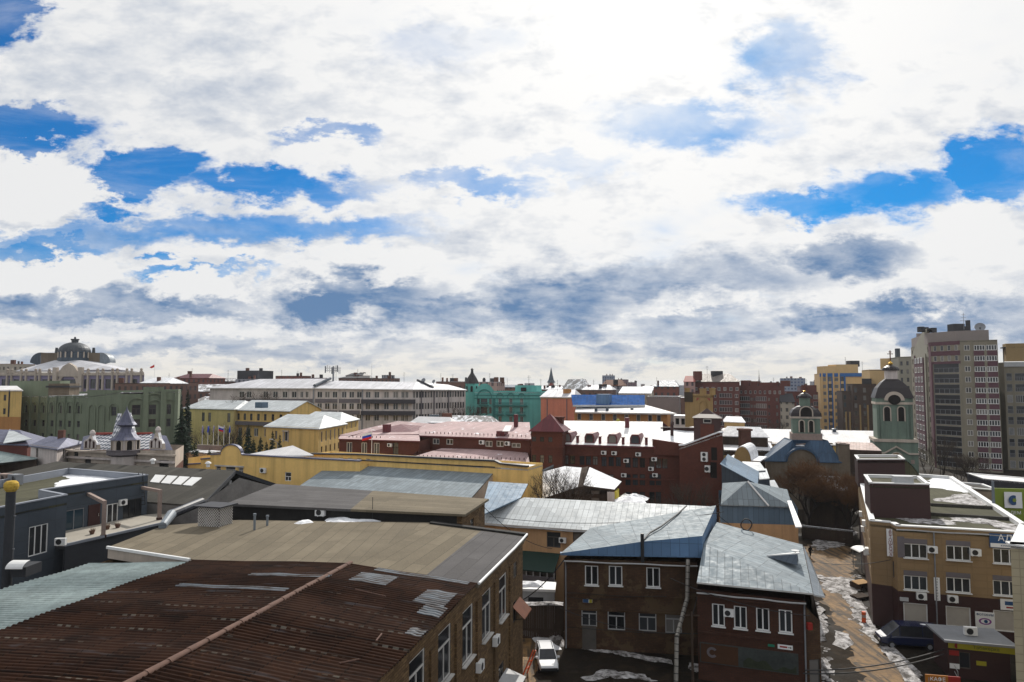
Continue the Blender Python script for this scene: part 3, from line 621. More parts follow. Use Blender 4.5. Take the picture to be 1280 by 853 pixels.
# gable closing strip under the far edge of the corrugated roof and tan felt roof continuing the ridge
tl = [pz(135, 684, 11.45), pz(205, 657, 11.45), pz(300, 650, 11.45)]
mb = MB(); th = .25
ridgeF = LA(tR+.6, nR, zR-.12)
mb.slab([LA(.0, -.3, zE-.08), LA(tR, -.3, zE-.08), ridgeF, LA(.0, nR, zR-.12)][::1], th)
mb.slab([LA(0, nR, zR-.12), ridgeF, tl[2], tl[1], tl[0], LA(.2, nL, zL-.05)], th)
mb.build('felt_roof', [M['tan']], A_.root)
mb = MB(); mb.slab([LA(.05, -.29, zE-.07), LA(tR-.1, -.29, zE-.07), LA(tR-.1, 3.6, zE+.23), LA(.05, 3.3, zE+.21)], .02); mb.build('felt_patch', [M['grfelt']], A_.root)
mb = MB(); mb.path([LA(0, -.36, zE-.02), LA(tR*.35, -.38, zE), LA(tR*.7, -.35, zE-.03), LA(tR*.85, -.42, zE+.1), LA(tR, -.38, zE+.12)], .09, 8); mb.build('gutter', [M['white']], A_.root)
mb = MB()
for i in range(9):
    f = i/9.; a = LA(tR+.1, -.3+(nR*.98)*f, zE+.10+.58*f); b2 = LA(tR+.1, -.3+(nR*.98)*(f+.125), zE+.10+.58*(f+.11)); mb.slab([a, LA(tR+.7, -.3+(nR*.98)*f, a.z), LA(tR+.7, -.3+(nR*.98)*(f+.125), b2.z), b2][::-1], .35)
mb.build('parapet_coping', [M['dark']], A_.root)
mb = MB(); a, b2 = tl[0], LA(.2, nL+.6, zL-.05); dn = Vector((dA.x, dA.y, 0))*-.06
mb.slab([a+dn*3+Vector((0, 0, .1)), b2+dn*3+Vector((0, 0, .1)), b2+Vector((0, 0, .1)), a+Vector((0, 0, .1))], .2); mb.build('fascia', [M['white']], A_.root)
mb = MB(); mb.slab([a+Vector((0, 0, -.1)), b2+Vector((0, 0, -.1)), b2-dn*4+Vector((0, 0, -.1)), a-dn*4+Vector((0, 0, -.1))], .75); mb.build('end_wall', [M['cream']], A_.root)
ac(A_, 2, 596, 832, 'white air conditioner under the second nearest tall workshop window')
ac(A_, 2, 616.5, 800, 'white air conditioner under the third nearest tall workshop window')
# rusty hood over a side door, pale awning
def hood(label, uL, vL, out, w, drop, mat, z=None):
    t, z = pw(*A_.edge(2), uL, vL); p = A_.at(2, t, 0, z); o = thing('door_canopy', label, 'canopy', p)
    mb = MB(); q_ = [A_.at(2, t-w/2, .02, z), A_.at(2, t-w/2, out, z-drop), A_.at(2, t+w/2, out, z-drop), A_.at(2, t+w/2, .02, z)]; mb.slab(q_, .06); mb.build('sheet', [mat], o)
    for s_ in (-.4, .4):
        m2 = MB(); m2.tube(A_.at(2, t+w*s_, .05, z-1.1), A_.at(2, t+w*s_, out*.9, z-drop-.05), .03, .03, 6); m2.build('bracket', [M['black']], o)
hood('rusty orange sheet canopy on the workshop side wall', 645, 752, 1.0, 2.6, .9, M['rustred'])
hood('pale sheet canopy low on the workshop side wall', 628, 843, 1.5, 2.4, .5, M['wgrey'])
# bits lying on the rust roof
def stick(label, pts, r, z0=0):
    mb = MB(); mb.path([Vector(p)+Vector((0, 0, .06)) for p in pts], r, 5); o = mb.build('batten', [M['clay']]); tag(o, label, 'batten')
def zroof(u, v):
    p = pz(u, v, 11.6); t, n = tn(p); z = zE+(zR-zE)*max(0, min(1, n/nR)); return pz(u, v, z)
stick('long broken batten lying beside the clay ridge of the rusty roof', [zroof(444, 738), zroof(482, 747)], .035)
stick('short batten near the eaves of the rusty roof', [zroof(470, 803), zroof(477, 794)], .045)
stick('slanting batten low on the rusty roof', [zroof(424, 831), zroof(449, 826)], .045)
# lattice ventilation box, vent pipes on the felt roof
o = thing('ventilation_box', 'lattice clad ventilation box with a flat hood on the tan felt roof', 'ventilation box', pz(269, 657, 11.45))
c_ = Vector(o.location)
MAT['lat'] = plain('lattice_back', (.1, .08, .07), .9)
mb = MB(); mb.box((c_.x, c_.y, c_.z+.85), (2.2, 1.7, 1.7), -.28); mb.build('casing', [MAT['lat']], o)
mb = MB(); ca, sa = math.cos(-.28), math.sin(-.28)
def lp(x, y, z): return Vector((c_.x+x*ca-y*sa, c_.y+x*sa+y*ca, c_.z+z))
for i in range(-7, 12):
    for sg in (1, -1):
        for face_ in (0, 1):
            hw = 1.1 if face_ == 0 else .85; x0 = -hw+i*.24; seg_ = []
            for z in [0.02, 1.7]:
                x = x0+sg*(z-.85); seg_.append((x, z))
            (xa, za), (xb, zb) = seg_
            def clipx(x, xa, za, xb, zb): return za+(zb-za)*((x-xa)/(xb-xa))
            if max(xa, xb) < -hw or min(xa, xb) > hw: continue
            pts = [(xa, za), (xb, zb)]
            pts = [(max(-hw, min(hw, x)), clipx(max(-hw, min(hw, x)), xa, za, xb, zb)) for x, z in pts]
            if face_ == 0: mb.tube(lp(pts[0][0], -.87, pts[0][1]), lp(pts[1][0], -.87, pts[1][1]), .03, .03, 4, 0, False)
            else: mb.tube(lp(1.12, pts[0][0], pts[0][1]), lp(1.12, pts[1][0], pts[1][1]), .03, .03, 4, 0, False)
mb.build('lattice', [M['offwhite']], o)
mb = MB(); mb.box((c_.x, c_.y, c_.z+1.8), (2.9, 2.3, .1), -.28); mb.build('hood', [M['darkroof']], o)
for (u, vt, vb, lab) in [(318, 643, 664, 'taller grey vent pipe standing on the tan felt roof'), (334, 645, 659, 'shorter grey vent pipe standing on the tan felt roof')]:
    p = pz(u, vb, 11.5); h_ = P(u, vt, p.y).z-p.z; mb = MB(); mb.tube(p, p+Vector((0, 0, h_)), .1, .1, 10); mb.tube(p+Vector((0, 0, h_-.1)), p+Vector((0, 0, h_+.06)), .14, .13, 10); tag(mb.build('vent_pipe', [M['metald']], None, False, tuple(p)), lab, 'pipe')

# ================================================================== B. felt roofed building behind
B_ = Bld('felt_roof_building', 'low brick building with a two tone felt roof behind the workshop', 'building', [pz(285, 630, 12.5), pz(578, 643, 12.5), pz(606, 625, 12.5), pz(345, 606, 12.5)], 12.35, M['brickA'])
B_.win(1, 3.2, 10.2, 1.1, 1.3, 'old2'); B_.done()
B_.walls.data.materials[0] = M['brickA']
f0, f1, f2, f3 = [Vector((p.x, p.y, 12.6)) for p in B_.foot]
ex = (f0-f3).normalized()*.5
mb = MB(); mb.slab([f0+ex, f0+(f1-f0)*.55+ex, f3+(f2-f3)*.5, f3], .22); mb.build('roof', [M['grfelt']], B_.root)
mb = MB(); mb.slab([f0+(f1-f0)*.55+ex, f1+ex+Vector((.3, -.1, 0)), f2+Vector((.4, 0, 0)), f3+(f2-f3)*.5], .2); mb.build('roof', [M['tan']], B_.root)
mb = MB(); mb.slab([Vector((p.x, p.y, 12.3)) for p in [X2(B_.at(0, .1, .02)), X2(B_.at(0, 23.0, .02)), X2(B_.at(0, 23.0, -.2)), X2(B_.at(0, .1, -.2))]][::1], 12); mb.build('dark_front_wall', [M['dark']], B_.root)  # near-black slab covering the brick front below the eave
ac(B_, 0, 402, 640, 'white air conditioner on the black front wall above the tan roof', .95, .65)
mb = MB(); p = B_.at(0, 15.0, .1, 12.4); mb.tube(p+Vector((0, 0, -1.6)), p+Vector((0, 0, 1.3)), .03, .03, 6); tag(mb.build('aerial_pole', [M['black']], None, False, tuple(p)), 'thin aerial pole at the edge of the two tone felt roof', 'pole')
zt = lambda x, y: 11.62
snow('large leftover snow drift against the black front wall', [pz(u, v, 11.6) for u, v in [(404, 654), (412, 648), (430, 647), (440, 651), (478, 652), (470, 655), (430, 655)]], .3, zt, 'snow', 41, .15)
snow('small leftover snow drift against the black front wall', [pz(u, v, 11.6) for u, v in [(367, 656), (376, 651), (390, 652), (392, 655), (378, 657)]], .25, zt, 'snow', 43, .12)

# ================================================================== C. grey modern building
zc_ = 13.0; ter = 8.3
cP = [pz(-90, 652, zc_), pz(84, 619, zc_), pz(52, 613, zc_), pz(185, 594, zc_), pz(86, 586, zc_), pz(0, 601, zc_), pz(-90, 615, zc_)]
C_ = Bld('grey_office', 'slate grey modern office with a roof terrace on the left', 'building', cP, zc_, M['slate'], reveal=.12)
C_.px(0, 48, 675, 2.05, 2.75, 'big')
C_.px(2, 92.5, 651, 2.3, 2.4, 'blue'); C_.px(2, 137.5, 644.5, 2.0, 2.55, 'big'); C_.px(2, 165.5, 637, 2.5, 2.4, 'bigd')
t, z = pw(*C_.edge(2), 117, 653); C_.done()
mb = MB(); q_ = [C_.at(2, t-.65, .03, ter), C_.at(2, t+.65, .03, ter), C_.at(2, t+.65, .03, ter+2.3), C_.at(2, t-.65, .03, ter+2.3)]; mb.box(tuple((q_[0]+q_[2])/2), (1.4, .1, 2.3), C_.ang(2)); dr = mb.build('door', [M['door']], C_.root)
mb = MB(); h_ = C_.at(2, t+.45, .13, ter+1.1); mb.box(tuple(h_), (.06, .06, .3), C_.ang(2)); mb.build('handle', [M['chrome']], dr)
C_.flat(M['grnfelt'], .75, M['slatel'], cw=.3)
tp = [pz(84, 683, ter), pz(207, 655, ter), pz(215, 640, ter), C_.at(2, 12.2, -.1, ter), C_.at(2, -4, -.1, ter)]
mb = MB(); mb.slab(tp, .3, 0, 1); mb.build('terrace', [M['terrace'], M['slated']], C_.root)
mb = MB(); a, b2 = tp[0], tp[1]; d_ = (b2-a).normalized(); nn_ = Vector((d_.y, -d_.x, 0))
mb.slab([a-d_*.2, b2, b2-nn_*.25, a-nn_*.25-d_*.2], 8.2, 1); mb.slab([a-d_*.2+Vector((0, 0, .25)), b2+Vector((0, 0, .25)), b2-nn_*.2+Vector((0, 0, .25)), a-nn_*.2-d_*.2+Vector((0, 0, .25))], .24, 0); mb.build('terrace_wall', [M['slatel'], M['slated']], C_.root)
snow(None, [pz(u, v, 12.2) for u, v in [(80, 594), (100, 591), (140, 593), (175, 596), (160, 600), (110, 606), (72, 612), (66, 606), (84, 600)]], .12, lambda x, y: 12.27, 'snow', 51, .35, parent=C_.root)
def elduct(label, pts, w):
    o = thing('vent_duct', label, 'duct', pts[-1]); mb = MB()
    a_z = math.atan2(pts[1][1]-pts[0][1], pts[1][0]-pts[0][0])
    for p, r in zip(pts, pts[1:]):
        p, r = Vector(p), Vector(r); mid = (p+r)/2
        if abs(p.z-r.z) > 1: mb.box(tuple(mid), (w, w, abs(p.z-r.z)+w*.98), a_z)
        else: mb.box(tuple(mid), ((p-r).length-w*.02, w*.97, w*.97), a_z)
    mb.build('casing', [M['pinkst']], o)
    m2 = MB(); m2.box((pts[-1][0], pts[-1][1], pts[-1][2]+.14), (w+.14, w+.14, .26), a_z); m2.build('collar', [M['door']], o)
for lab, (u1, v1), (u2, v2), tt in [('nearer angled vent duct standing on the grey terrace', (110, 626), (129, 672), 5.0), ('farther angled vent duct at the end of the grey terrace', (182, 612), (199, 650), 11.6)]:
    b_p = pz(u2, v2, ter); wallp = pw(*C_.edge(2), u1, v1); zt_ = P(u2+2, v1+2, b_p.y).z; w0 = C_.at(2, max(.3, min(wallp[0], 12.0)), 0, zt_)
    elduct(lab, [w0, Vector((b_p.x, b_p.y, zt_)), b_p], .34)
ac(C_, 2, 152, 628, 'cream air conditioner between the terrace windows', .9, .65)
p = pz(78, 685, ter+.1); o = thing('air_conditioner', 'white air conditioner on the corner of the grey terrace wall', 'air conditioner', (p.x, p.y, ter+.75), 'air conditioners on the facades')
am, bm = ac_mesh(.95, .65, .36); link('casing', am, o, (0, -.3, 0), .1); link('fan_grille', bm, o, (0, -.3, 0), .1)
for u, v, lab in [(115, 668, 'low brown flower pot beside the terrace door'), (134, 662, 'brown flower pot at the foot of the nearer vent duct'), (147, 660, 'brown flower pot beneath the white terrace window')]:
    p = pz(u, v, ter); o = thing('flower_pot', lab, 'flower pot', p, 'flower pots on the terrace'); mb = MB(); mb.lathe(p, [(.18, 0), (.27, .32), (.29, .32), (.29, .38), (.2, .36)], 12); mb.build('pot', [M['clay']], o)
    mb = MB(); rnd = random.Random(u)
    for i in range(26): q2 = p+Vector((rnd.uniform(-.2, .2), rnd.uniform(-.2, .2), .36)); mb.tube(q2, q2+Vector((rnd.uniform(-.2, .2), rnd.uniform(-.2, .2), rnd.uniform(.1, .35))), .015, .005, 3)
    mb.build('dry_plant', [M['twigr']], o)
# flue with yellow wrapped cap
pf = P(14, 610, 57.5); o = thing('flue_pipe', 'thick grey flue pipe with a yellow wrapped cap', 'pipe', (pf.x, pf.y, 0))
mb = MB(); mb.tube((pf.x, pf.y, 6), (pf.x, pf.y, pf.z+.1), .36, .36, 16); mb.build('pipe', [M['slated']], o)
mb = MB(); mb.lathe((pf.x, pf.y, pf.z), [(.36, -.3), (.5, -.1), (.56, .15), (.52, .4), (.35, .56), (.08, .6)], 14); mb.build('cap', [plain('yellow_foam', (.55, .36, .06), .9, .35, 5, bump=1)], o, True)
for dz_ in (-2.3, -5.0): m2 = MB(); m2.tube((pf.x-.42, pf.y, pf.z+dz_), (pf.x+.5, pf.y, pf.z+dz_), .05, .05, 6); m2.build('bracket', [M['grey']], o)
p = P(27, 708, 57); o = thing('extract_hood', 'small white curved extract hood low on the grey office wall', 'hood', p); mb = MB()
for i in range(6):
    a0, a1 = math.pi/2*i/6, math.pi/2*(i+1)/6
    mb.face([p+Vector((-.7, -.9*math.sin(a0), .5*math.cos(a0))), p+Vector((-.7, -.9*math.sin(a1), .5*math.cos(a1))), p+Vector((.7, -.9*math.sin(a1), .5*math.cos(a1))), p+Vector((.7, -.9*math.sin(a0), .5*math.cos(a0)))])
mb.build('hood', [M['white']], o); mb = MB(); mb.box((p.x, p.y+.6, p.z-.4), (1.2, 1.9, .8)); mb.build('duct', [M['slated']], o)
# rooftop plant on the grey office, ladder
p = pz(8, 606, 12.3); o = thing('rooftop_chiller', 'dark rooftop chiller units on the grey office roof', 'chiller', p)
for i, (x, w_) in enumerate([(-2.2, 1.5), (-.3, 1.4), (1.3, 1.3)]): mb = MB(); mb.box((p.x+x, p.y+x*-.3, p.z+.65), (w_, .9, 1.2), -.3); mb.build('unit', [M['pinkst'] if i == 1 else M['grey']], o); m2 = MB(); m2.tube((p.x+x, p.y+x*-.3-.47, p.z+.65), (p.x+x-.02, p.y+x*-.3-.5, p.z+.65), .45, .45, 14); m2.build('fan_grille', [M['black']], o)
p = C_.at(2, 12.0, .25, 10.6); o = thing('roof_ladder', 'short dark ladder at the far corner of the grey office', 'ladder', p)
for s_ in (-.25, .25): mb = MB(); mb.tube(p+Vector((s_, 0, -1.0)), p+Vector((s_*1.0-.5, .1, 2.8)), .04, .04, 6); mb.build('rail', [M['black']], o)
for i in range(8): mb = MB(); f = i/8.; q2 = p+Vector((-.5*f, .1*f, -1+3.8*f)); mb.tube(q2+Vector((-.25, 0, 0)), q2+Vector((.25, 0, 0)), .03, .03, 5); mb.build('rung', [M['black']], o)
# silver insulated duct between roofs
pts = [pz(203, 663, 11.3), pz(214, 650, 11.5), pz(226, 645, 11.6), pz(240, 639, 11.7), pz(252, 634, 11.8)]
mb = MB(); mb.path([p+Vector((0, 0, .5)) for p in pts[1:]], .42, 12, 0); o = thing('ventilation_tube', 'fat dark wrapped ventilation tube lying behind the terrace', 'duct', pts[2]); mb.build('tube', [plain('foil_dark', (.03, .034, .045), .4, .6, 2)], o)
mb = MB(); mb.tube(pts[0]+Vector((0, 0, .35)), pts[1]+Vector((0, 0, .5)), .34, .45, 12); mb.build('end_cap', [M['metald']], o)

# ================================================================== D. dark ridge roof building with skylight
zr = 12.2; r1, r2 = pz(70, 577, zr), pz(290, 588, zr); fe = pz(247, 632, 9.6); be = pz(346, 607, 9.8)
ls = r1-r2; fl = fe+ls*1.35; bl = be+ls*1.35
D_ = Bld('dark_gabled_hall', 'dark felt roofed hall with a row of white skylights behind the grey office', 'building', [fl, fe, be, bl], [9.4, 9.4, 9.5, 9.5], plain('dirty_gable', (.2, .19, .18), .9, .3))
Lg = (D_.foot[2]-D_.foot[1]).length; D_.tops[1] = [(0, 9.4), (Lg*.48, zr-.3), (Lg, 9.5)]; D_.done()
rl = r1+(r1-r2)*.0; ov = (r2-r1).normalized()*.5
hipend = [fl, rl]
D_.roof([[fl, fe+ov, r2+ov, rl], [be+ov, bl, rl, r2+ov], [bl, fl, rl]], M['dkfelt'], .2)
mb = MB()
for a, b2 in ((fe, r2), (be, r2)):
    a = a+ov*1.05; b2 = b2+ov*1.05; mb.slab([a+Vector((0, 0, .05)), a+ov*.3+Vector((0, 0, .05)), b2+ov*.3+Vector((0, 0, .05)), b2+Vector((0, 0, .05))], .5)
mb.build('bargeboard', [M['slated']], D_.root)
npl = (fe-r1).cross(r2-r1).normalized(); npl = npl if npl.z > 0 else -npl
for i in range(4):
    def sk(f, g): # f across, g down
        tl_ = Vector((193+61*f, 594+4*f)); bl_ = Vector((186.5+54.5*f, 603+5*f)); q2 = tl_+(bl_-tl_)*g; return onplane(q2.x, q2.y, r1, npl)+npl*.08
    mb = MB(); mb.slab([sk(i/4+.02, 1), sk(i/4+.225, 1), sk(i/4+.225, 0), sk(i/4+.02, 0)], .06); mb.build('skylight', [M['white']], D_.root)
for u, v in [(191, 580), (260, 584), (224, 582)]:
    p = onplane(u, v, r1, npl) if u != 224 else None
    if p is None: continue
    m2 = MB(); m2.tube(p, p+Vector((0, 0, .5)), .25, .25, 10); m2.lathe(p+Vector((0, 0, .5)), [(.45, 0), (.3, .2), (.05, .3)], 10); m2.build('roof_vent', [M['white']], D_.root)
p = P(284, 605, 93); mb = MB(); mb.box(tuple(p), (.9, .7, .9)); tag(mb.build('vent_cowl', [M['wgrey']], None, False, tuple(p)), 'small white vent cowl in front of the dark hall gable', 'vent')

# ================================================================== E. teal grey shed roof at the left edge
q_ = [pz(-60, 584, 10.5), pz(48, 577, 10.5), pz(46, 572.5, 12.0), pz(-60, 553, 13.6)]
E_ = Bld('metal_roof_shed', 'shed with a plain pale metal roof at the left edge of the picture', 'shed', q_, [10.3, 10.3, 11.8, 13.4], M['fence']); E_.done(); E_.roof([q_], M['ltcor'], .2)
# ================================================================== F. yellow building with shaped parapet
fa, fb = X2(P(235, 580, 112)), X2(P(450, 577, 102))
def prof(px): return [pw(fa, fb, u, v) for u, v in px]
F_ = Bld('yellow_parapet_building', 'yellow building with a round topped stepped parapet wall', 'building', [fa, fb, fb+Vector((2.4, 7)), fa+Vector((2.4, 7))], 12.0, M['yellow'])
pr = prof([(235, 581), (251, 580), (251.2, 574.5), (263, 573.5), (263.2, 569), (276, 568)])
arch = prof([(276+13*(1-math.cos(math.pi*i/12)), 568-11.5*math.sin(math.pi*i/12)) for i in range(13)])
pr = pr+arch+prof([(303, 569), (345, 571.5), (450, 577)])
Lf = (fb-fa).length; pr[0] = (0, pr[0][1]); pr[-1] = (Lf, pr[-1][1])
for i in range(1, len(pr)):
    if pr[i][0] <= pr[i-1][0]: pr[i] = (pr[i-1][0]+.01, pr[i][1])
pr[-1] = (Lf, pr[-1][1]); F_.tops[0] = pr
for u, v, w, h in [(273, 588, .9, 1.4), (288, 590, 1.9, 1.9), (301, 592, .9, 2.2)]: F_.px(0, u, v, w, h, 'grey2')
F_.px(0, 360, 596, 1.15, 1.35, 'cross'); F_.done()
mb = MB()
d_ = (fb-fa).normalized(); o_ = Vector((d_.y, -d_.x))
for (s0, z0), (s1, z1) in zip(pr, pr[1:]):
    if s1-s0 < .05: continue
    A, B = fa+d_*s0, fa+d_*s1
    mb.slab([(A.x+o_.x*.15, A.y+o_.y*.15, z0+.16), (B.x+o_.x*.15, B.y+o_.y*.15, z1+.16), (B.x-o_.x*.5, B.y-o_.y*.5, z1+.16), (A.x-o_.x*.5, A.y-o_.y*.5, z0+.16)], .18)
mb.build('coping', [M['lav']], F_.root)
t0, zt0 = pw(fa, fb, 269, 582); t1, _ = pw(fa, fb, 305, 584); p = F_.at(0, (t0+t1)/2, .08, zt0); mb = MB(); mb.box(tuple(p), (t1-t0, .2, .22), F_.ang(0)); mb.build('lintel', [M['offwhite']], F_.root)
F_.roof([[pz(303, 569.5, 12.6), pz(345, 572, 12.6), pz(392, 569, 13.2), pz(366, 557, 14.2)]], M['whiteroof'], .15)
ac(F_, 0, 330, 588, 'grey air conditioner on the plain yellow parapet wall', 1.0, .75)
ga, gb = X2(P(386, 568, 109)), X2(P(660, 583, 93.5))
G2 = Bld('long_yellow_wing', 'long yellow wing with a row of small dark slots under its coping', 'building', [ga, gb, gb+Vector((2.2, 5)), ga+Vector((2.2, 5))], 12.5, M['yellow'])
pr = [pw(ga, gb, u, v) for u, v in [(386, 568), (450, 569), (619, 577), (626, 580.5), (660, 584)]]; pr[0] = (0, pr[0][1]); pr[-1] = ((gb-ga).length, pr[-1][1]); G2.tops[0] = pr
G2.z = [pr[0][1], pr[-1][1], pr[-1][1], pr[0][1]]
for i in range(17): f = i/16.; G2.px(0, 426+183*f, 573.2+8.6*f, .85, .22, 'slot')
G2.px(0, 436, 586, .9, .9, 'fard') if False else None
G2.done(); mb = MB(); d_ = (gb-ga).normalized(); o_ = Vector((d_.y, -d_.x))
for (s0, z0), (s1, z1) in zip(pr, pr[1:]):
    A, B = ga+d_*s0, ga+d_*s1
    mb.slab([(A.x+o_.x*.3, A.y+o_.y*.3, z0+.2), (B.x+o_.x*.3, B.y+o_.y*.3, z1+.2), (B.x-o_.x*.4, B.y-o_.y*.4, z1+.2), (A.x-o_.x*.4, A.y-o_.y*.4, z0+.2)], .22)
    if s1-s0 > 8: mb.slab([(A.x+o_.x*.12, A.y+o_.y*.12, z0-.72), (B.x+o_.x*.12, B.y+o_.y*.12, z1-.72), (B.x-o_.x*.02, B.y-o_.y*.02, z1-.72), (A.x-o_.x*.02, A.y-o_.y*.02, z0-.72)], .14)
mb.build('coping', [M['darkroof']], G2.root)
G2.roof([[Vector((p.x, p.y, z-.3)) for p, z in zip(G2.foot, G2.z)]], M['whiteroof'], .2)
# lean-to
lt = [pz(372, 609, 9.5), pz(586, 626, 9.5), pz(616, 592, 11.6), pz(415, 580, 11.6)]
L_ = Bld('metal_lean_to', 'broad shed roofed in pale standing seam sheet against the yellow wing', 'shed', lt, [9.3, 9.3, 11.4, 11.4], M['cream']); L_.done(); L_.roof([lt], M['metal'], .16, side=M['metald'])

# ================================================================== G. long peach building
ea, eb = pz(600, 652, 8.1), pz(735, 661.5, 8.1); k1, k2 = pz(655, 622, 10.3), pz(895, 633.5, 10.3)
gl = [pz(611, 602, 11.3), pz(660, 605, 11.2)]
G_ = Bld('peach_building', 'long low peach plastered building under a pale sheet roof', 'building', [ea, eb, X2(k2)+Vector((-.4, -1.2)), k2, k1, pz(604, 640, 9)], [7.95, 7.95, 9.6, 10.1, 10.1, 8.6], M['peach'])
G_.px(0, 692, 675, 1.6, 1.7, 'old2'); G_.px(0, 725, 670, 1.6, 1.5, 'old2'); G_.px(0, 668, 712, 5.0, 1.8, 'bigd'); G_.done()
G_.roof([[ea+Vector((-.1, -.4, -.05)), eb+Vector((0, -.4, -.05)), k1], [eb+Vector((0, -.4, -.05)), k2, k1], [ea+Vector((-.1, -.4, -.05)), k1, pz(600, 645, 8.6)]], M['metalw'], .14, side=M['offwhite'])
n_g = (gl[1]-gl[0]).cross(pz(652, 622, 10.3)-gl[0]).normalized()
G_.roof([[onplane(600, 645, gl[0], n_g), onplane(651, 622, gl[0], n_g), gl[1], gl[0]]], M['metalb'], .14)
ac(G_, 0, 704, 675, 'small air conditioner beside the barred window of the peach building', .8, .55)
t0, z0 = pw(*G_.edge(0), 650, 688); t1, _ = pw(*G_.edge(0), 700, 690)
mb = MB(); mb.slab([G_.at(0, t0, 2.6, z0-1.4), G_.at(0, t1, 2.6, z0-1.4), G_.at(0, t1, .02, z0), G_.at(0, t0, .02, z0)], .1); mb.build('awning', [plain('dark_green_sheet', (.008, .03, .022), .6, .15)], G_.root)
mb = MB()
for i in range(7): p = G_.at(0, t0+(t1-t0)*i/6, 2.5, z0-2.7); mb.box(tuple(p), (.12, .12, 2.4), G_.ang(0))
mb.build('porch_posts' if False else 'porch_frame', [M['wgrey']], G_.root)
p = G_.at(0, (t0+t1)/2, 2.5, 1.6); mb = MB(); mb.box(tuple(p), (t1-t0, .3, 3.2), G_.ang(0)); mb.build('porch_wall', [M['greyband']], G_.root)
# grey kiosk with a snow covered roof, snow capped fence
p = P(668, 735, 70); o = thing('site_cabin', 'small grey site cabin with a snow covered roof', 'cabin', (p.x, p.y, 0)); mb = MB(); mb.box((p.x, p.y, 1.8), (4.0, 2.4, 3.6), -.1); mb.build('body', [M['lgrey']], o)
mb = MB(); mb.box((p.x, p.y, 3.7), (4.3, 2.7, .25), -.1); mb.build('roof', [M['white']], o); mb = MB(); mb.box((p.x+.1, p.y-1.22, 2.7), (1.5, .06, .6), -.1); mb.build('window', [MAT['glass']], o)
zt = lambda x, y: 3.83
snow('rounded snow heap on the roof of the grey site cabin', [(p.x-1.4, p.y-.8), (p.x+.8, p.y-.9), (p.x+.9, p.y+.7), (p.x-1.4, p.y+.8)], .5, zt, 'snow', 61, .15)
fa_, fb_ = P(646, 745, 66), P(704, 742, 66.5); o = thing('yard_fence', 'dark plank fence with snow along its top between the two brick buildings', 'fence', ((fa_.x+fb_.x)/2, 66, 0)); mb = MB(); n_ = 26
for i in range(n_): f = (i+.5)/n_; x = fa_.x+(fb_.x-fa_.x)*f; mb.box((x, 66.2+.02*math.sin(i*2.3), 1.55+.05*math.sin(i*3.1)), ((fb_.x-fa_.x)/n_*.94, .06, 3.1))
mb.build('panel', [M['fence']], o); mb = MB()
for i in range(4): mb.box((fa_.x+(fb_.x-fa_.x)*(i+.5)/4, 66.35, 1.5), (.15, .15, 3.0))
mb.build('frame', [M['fence']], o)
snow('narrow snow strip along the top of the plank fence', [(fa_.x, 65.9), (fb_.x, 65.9), (fb_.x, 66.9), (fa_.x, 66.9)], .2, lambda x, y: 3.1, 'dirty', 63, .1)

# ================================================================== H. brown brick house
ha, hb = X2(P(705, 750, 63.8)), X2(P(872, 750, 62.0)); hr = P(895, 632, 74.5); hl = P(738, 660, 70.7)
H_ = Bld('brown_brick_house', 'shabby two storey brown brick house with a tilted grey sheet roof', 'house', [ha, hb, X2(hr)+Vector((.2, -.3)), X2(hl)], [8.0, 8.1, 9.6, 8.5], M['brickH'], reveal=.15)
for u, v in [(739.5, 719.5), (769.5, 720), (816.5, 722)]: H_.px(0, u, v, 1.2, 1.75, 'pvc2')
for u, v, w in [(770.5, 775.5, 1.55), (809.5, 777, 1.55), (842, 779.5, 1.45)]: H_.px(0, u, v, w, 1.75, 'grey2')
H_.px(0, 736.5, 772, 1.4, 1.6, 'grey2'); H_.done()
# door under the left window, string course, plaster strip
t, z = pw(*H_.edge(0), 736.5, 792); p = H_.at(0, t, .04, 1.0); mb = MB(); mb.box((p.x, p.y, 1.05), (1.25, .1, 2.1), H_.ang(0)); dr = mb.build('door', [M['woodfr']], H_.root); mb = MB(); q2 = H_.at(0, t+.45, .12, 1.0); mb.box(tuple(q2), (.06, .06, .22), 0); mb.build('handle', [M['chrome']], dr)
for z_, th_, out_ in [(3.62, .16, .1), (4.95, .13, .09), (7.85, .2, .12)]:
    mb = MB(); L = (hb-ha).length; mb.slab([H_.at(0, .1 if z_ < 7 else .02, out_, z_), H_.at(0, L-.1, out_, z_), H_.at(0, L-.1, -.01, z_), H_.at(0, .1 if z_ < 7 else .02, -.01, z_)], th_); mb.build('string_course', [M['brickH']], H_.root)
c0 = P(700, 692.5, 63.3); c1 = P(805, 677, 62.3); c2 = P(878, 670, 61.5); b0 = P(701, 693, 63.3); b1 = P(878, 696, 61.5)
H_.roof([[c0, c1, hl], [c1, c2, hr], [c1, hr, hl]], M['metal'], .1, side=M['metalb'])
mb = MB(); mb.slab([b0, b1, b1+Vector((.1, .9, 0)), b0+Vector((0, .9, 0))], .1); mb.face([b0, b1, c2, c1, c0+Vector((0, 0, .05))]); mb.face([b1, hr+Vector((.1, 0, -2.6)), hr, c2]); mb.build('fascia', [M['bluefas']], H_.root)
mb = MB(); t, z = pw(*H_.edge(0), 734.5, 751); p = H_.at(0, t, .05, z); o = thing('address_plate', 'small white blue and yellow plate on the brown brick house', 'sign', p); mb.box(tuple(p), (.85, .05, .32), H_.ang(0)); mb.build('plate', [M['sign_w']], o)
mb = MB(); q2 = H_.at(0, t-.16, .085, z); mb.box(tuple(q2), (.5, .02, .3), H_.ang(0)); mb.build('blue_field', [M['sign_b']], o); mb = MB(); q2 = H_.at(0, t+.28, .085, z); mb.box(tuple(q2), (.26, .02, .3), H_.ang(0)); mb.build('yellow_field', [M['sign_y']], o)
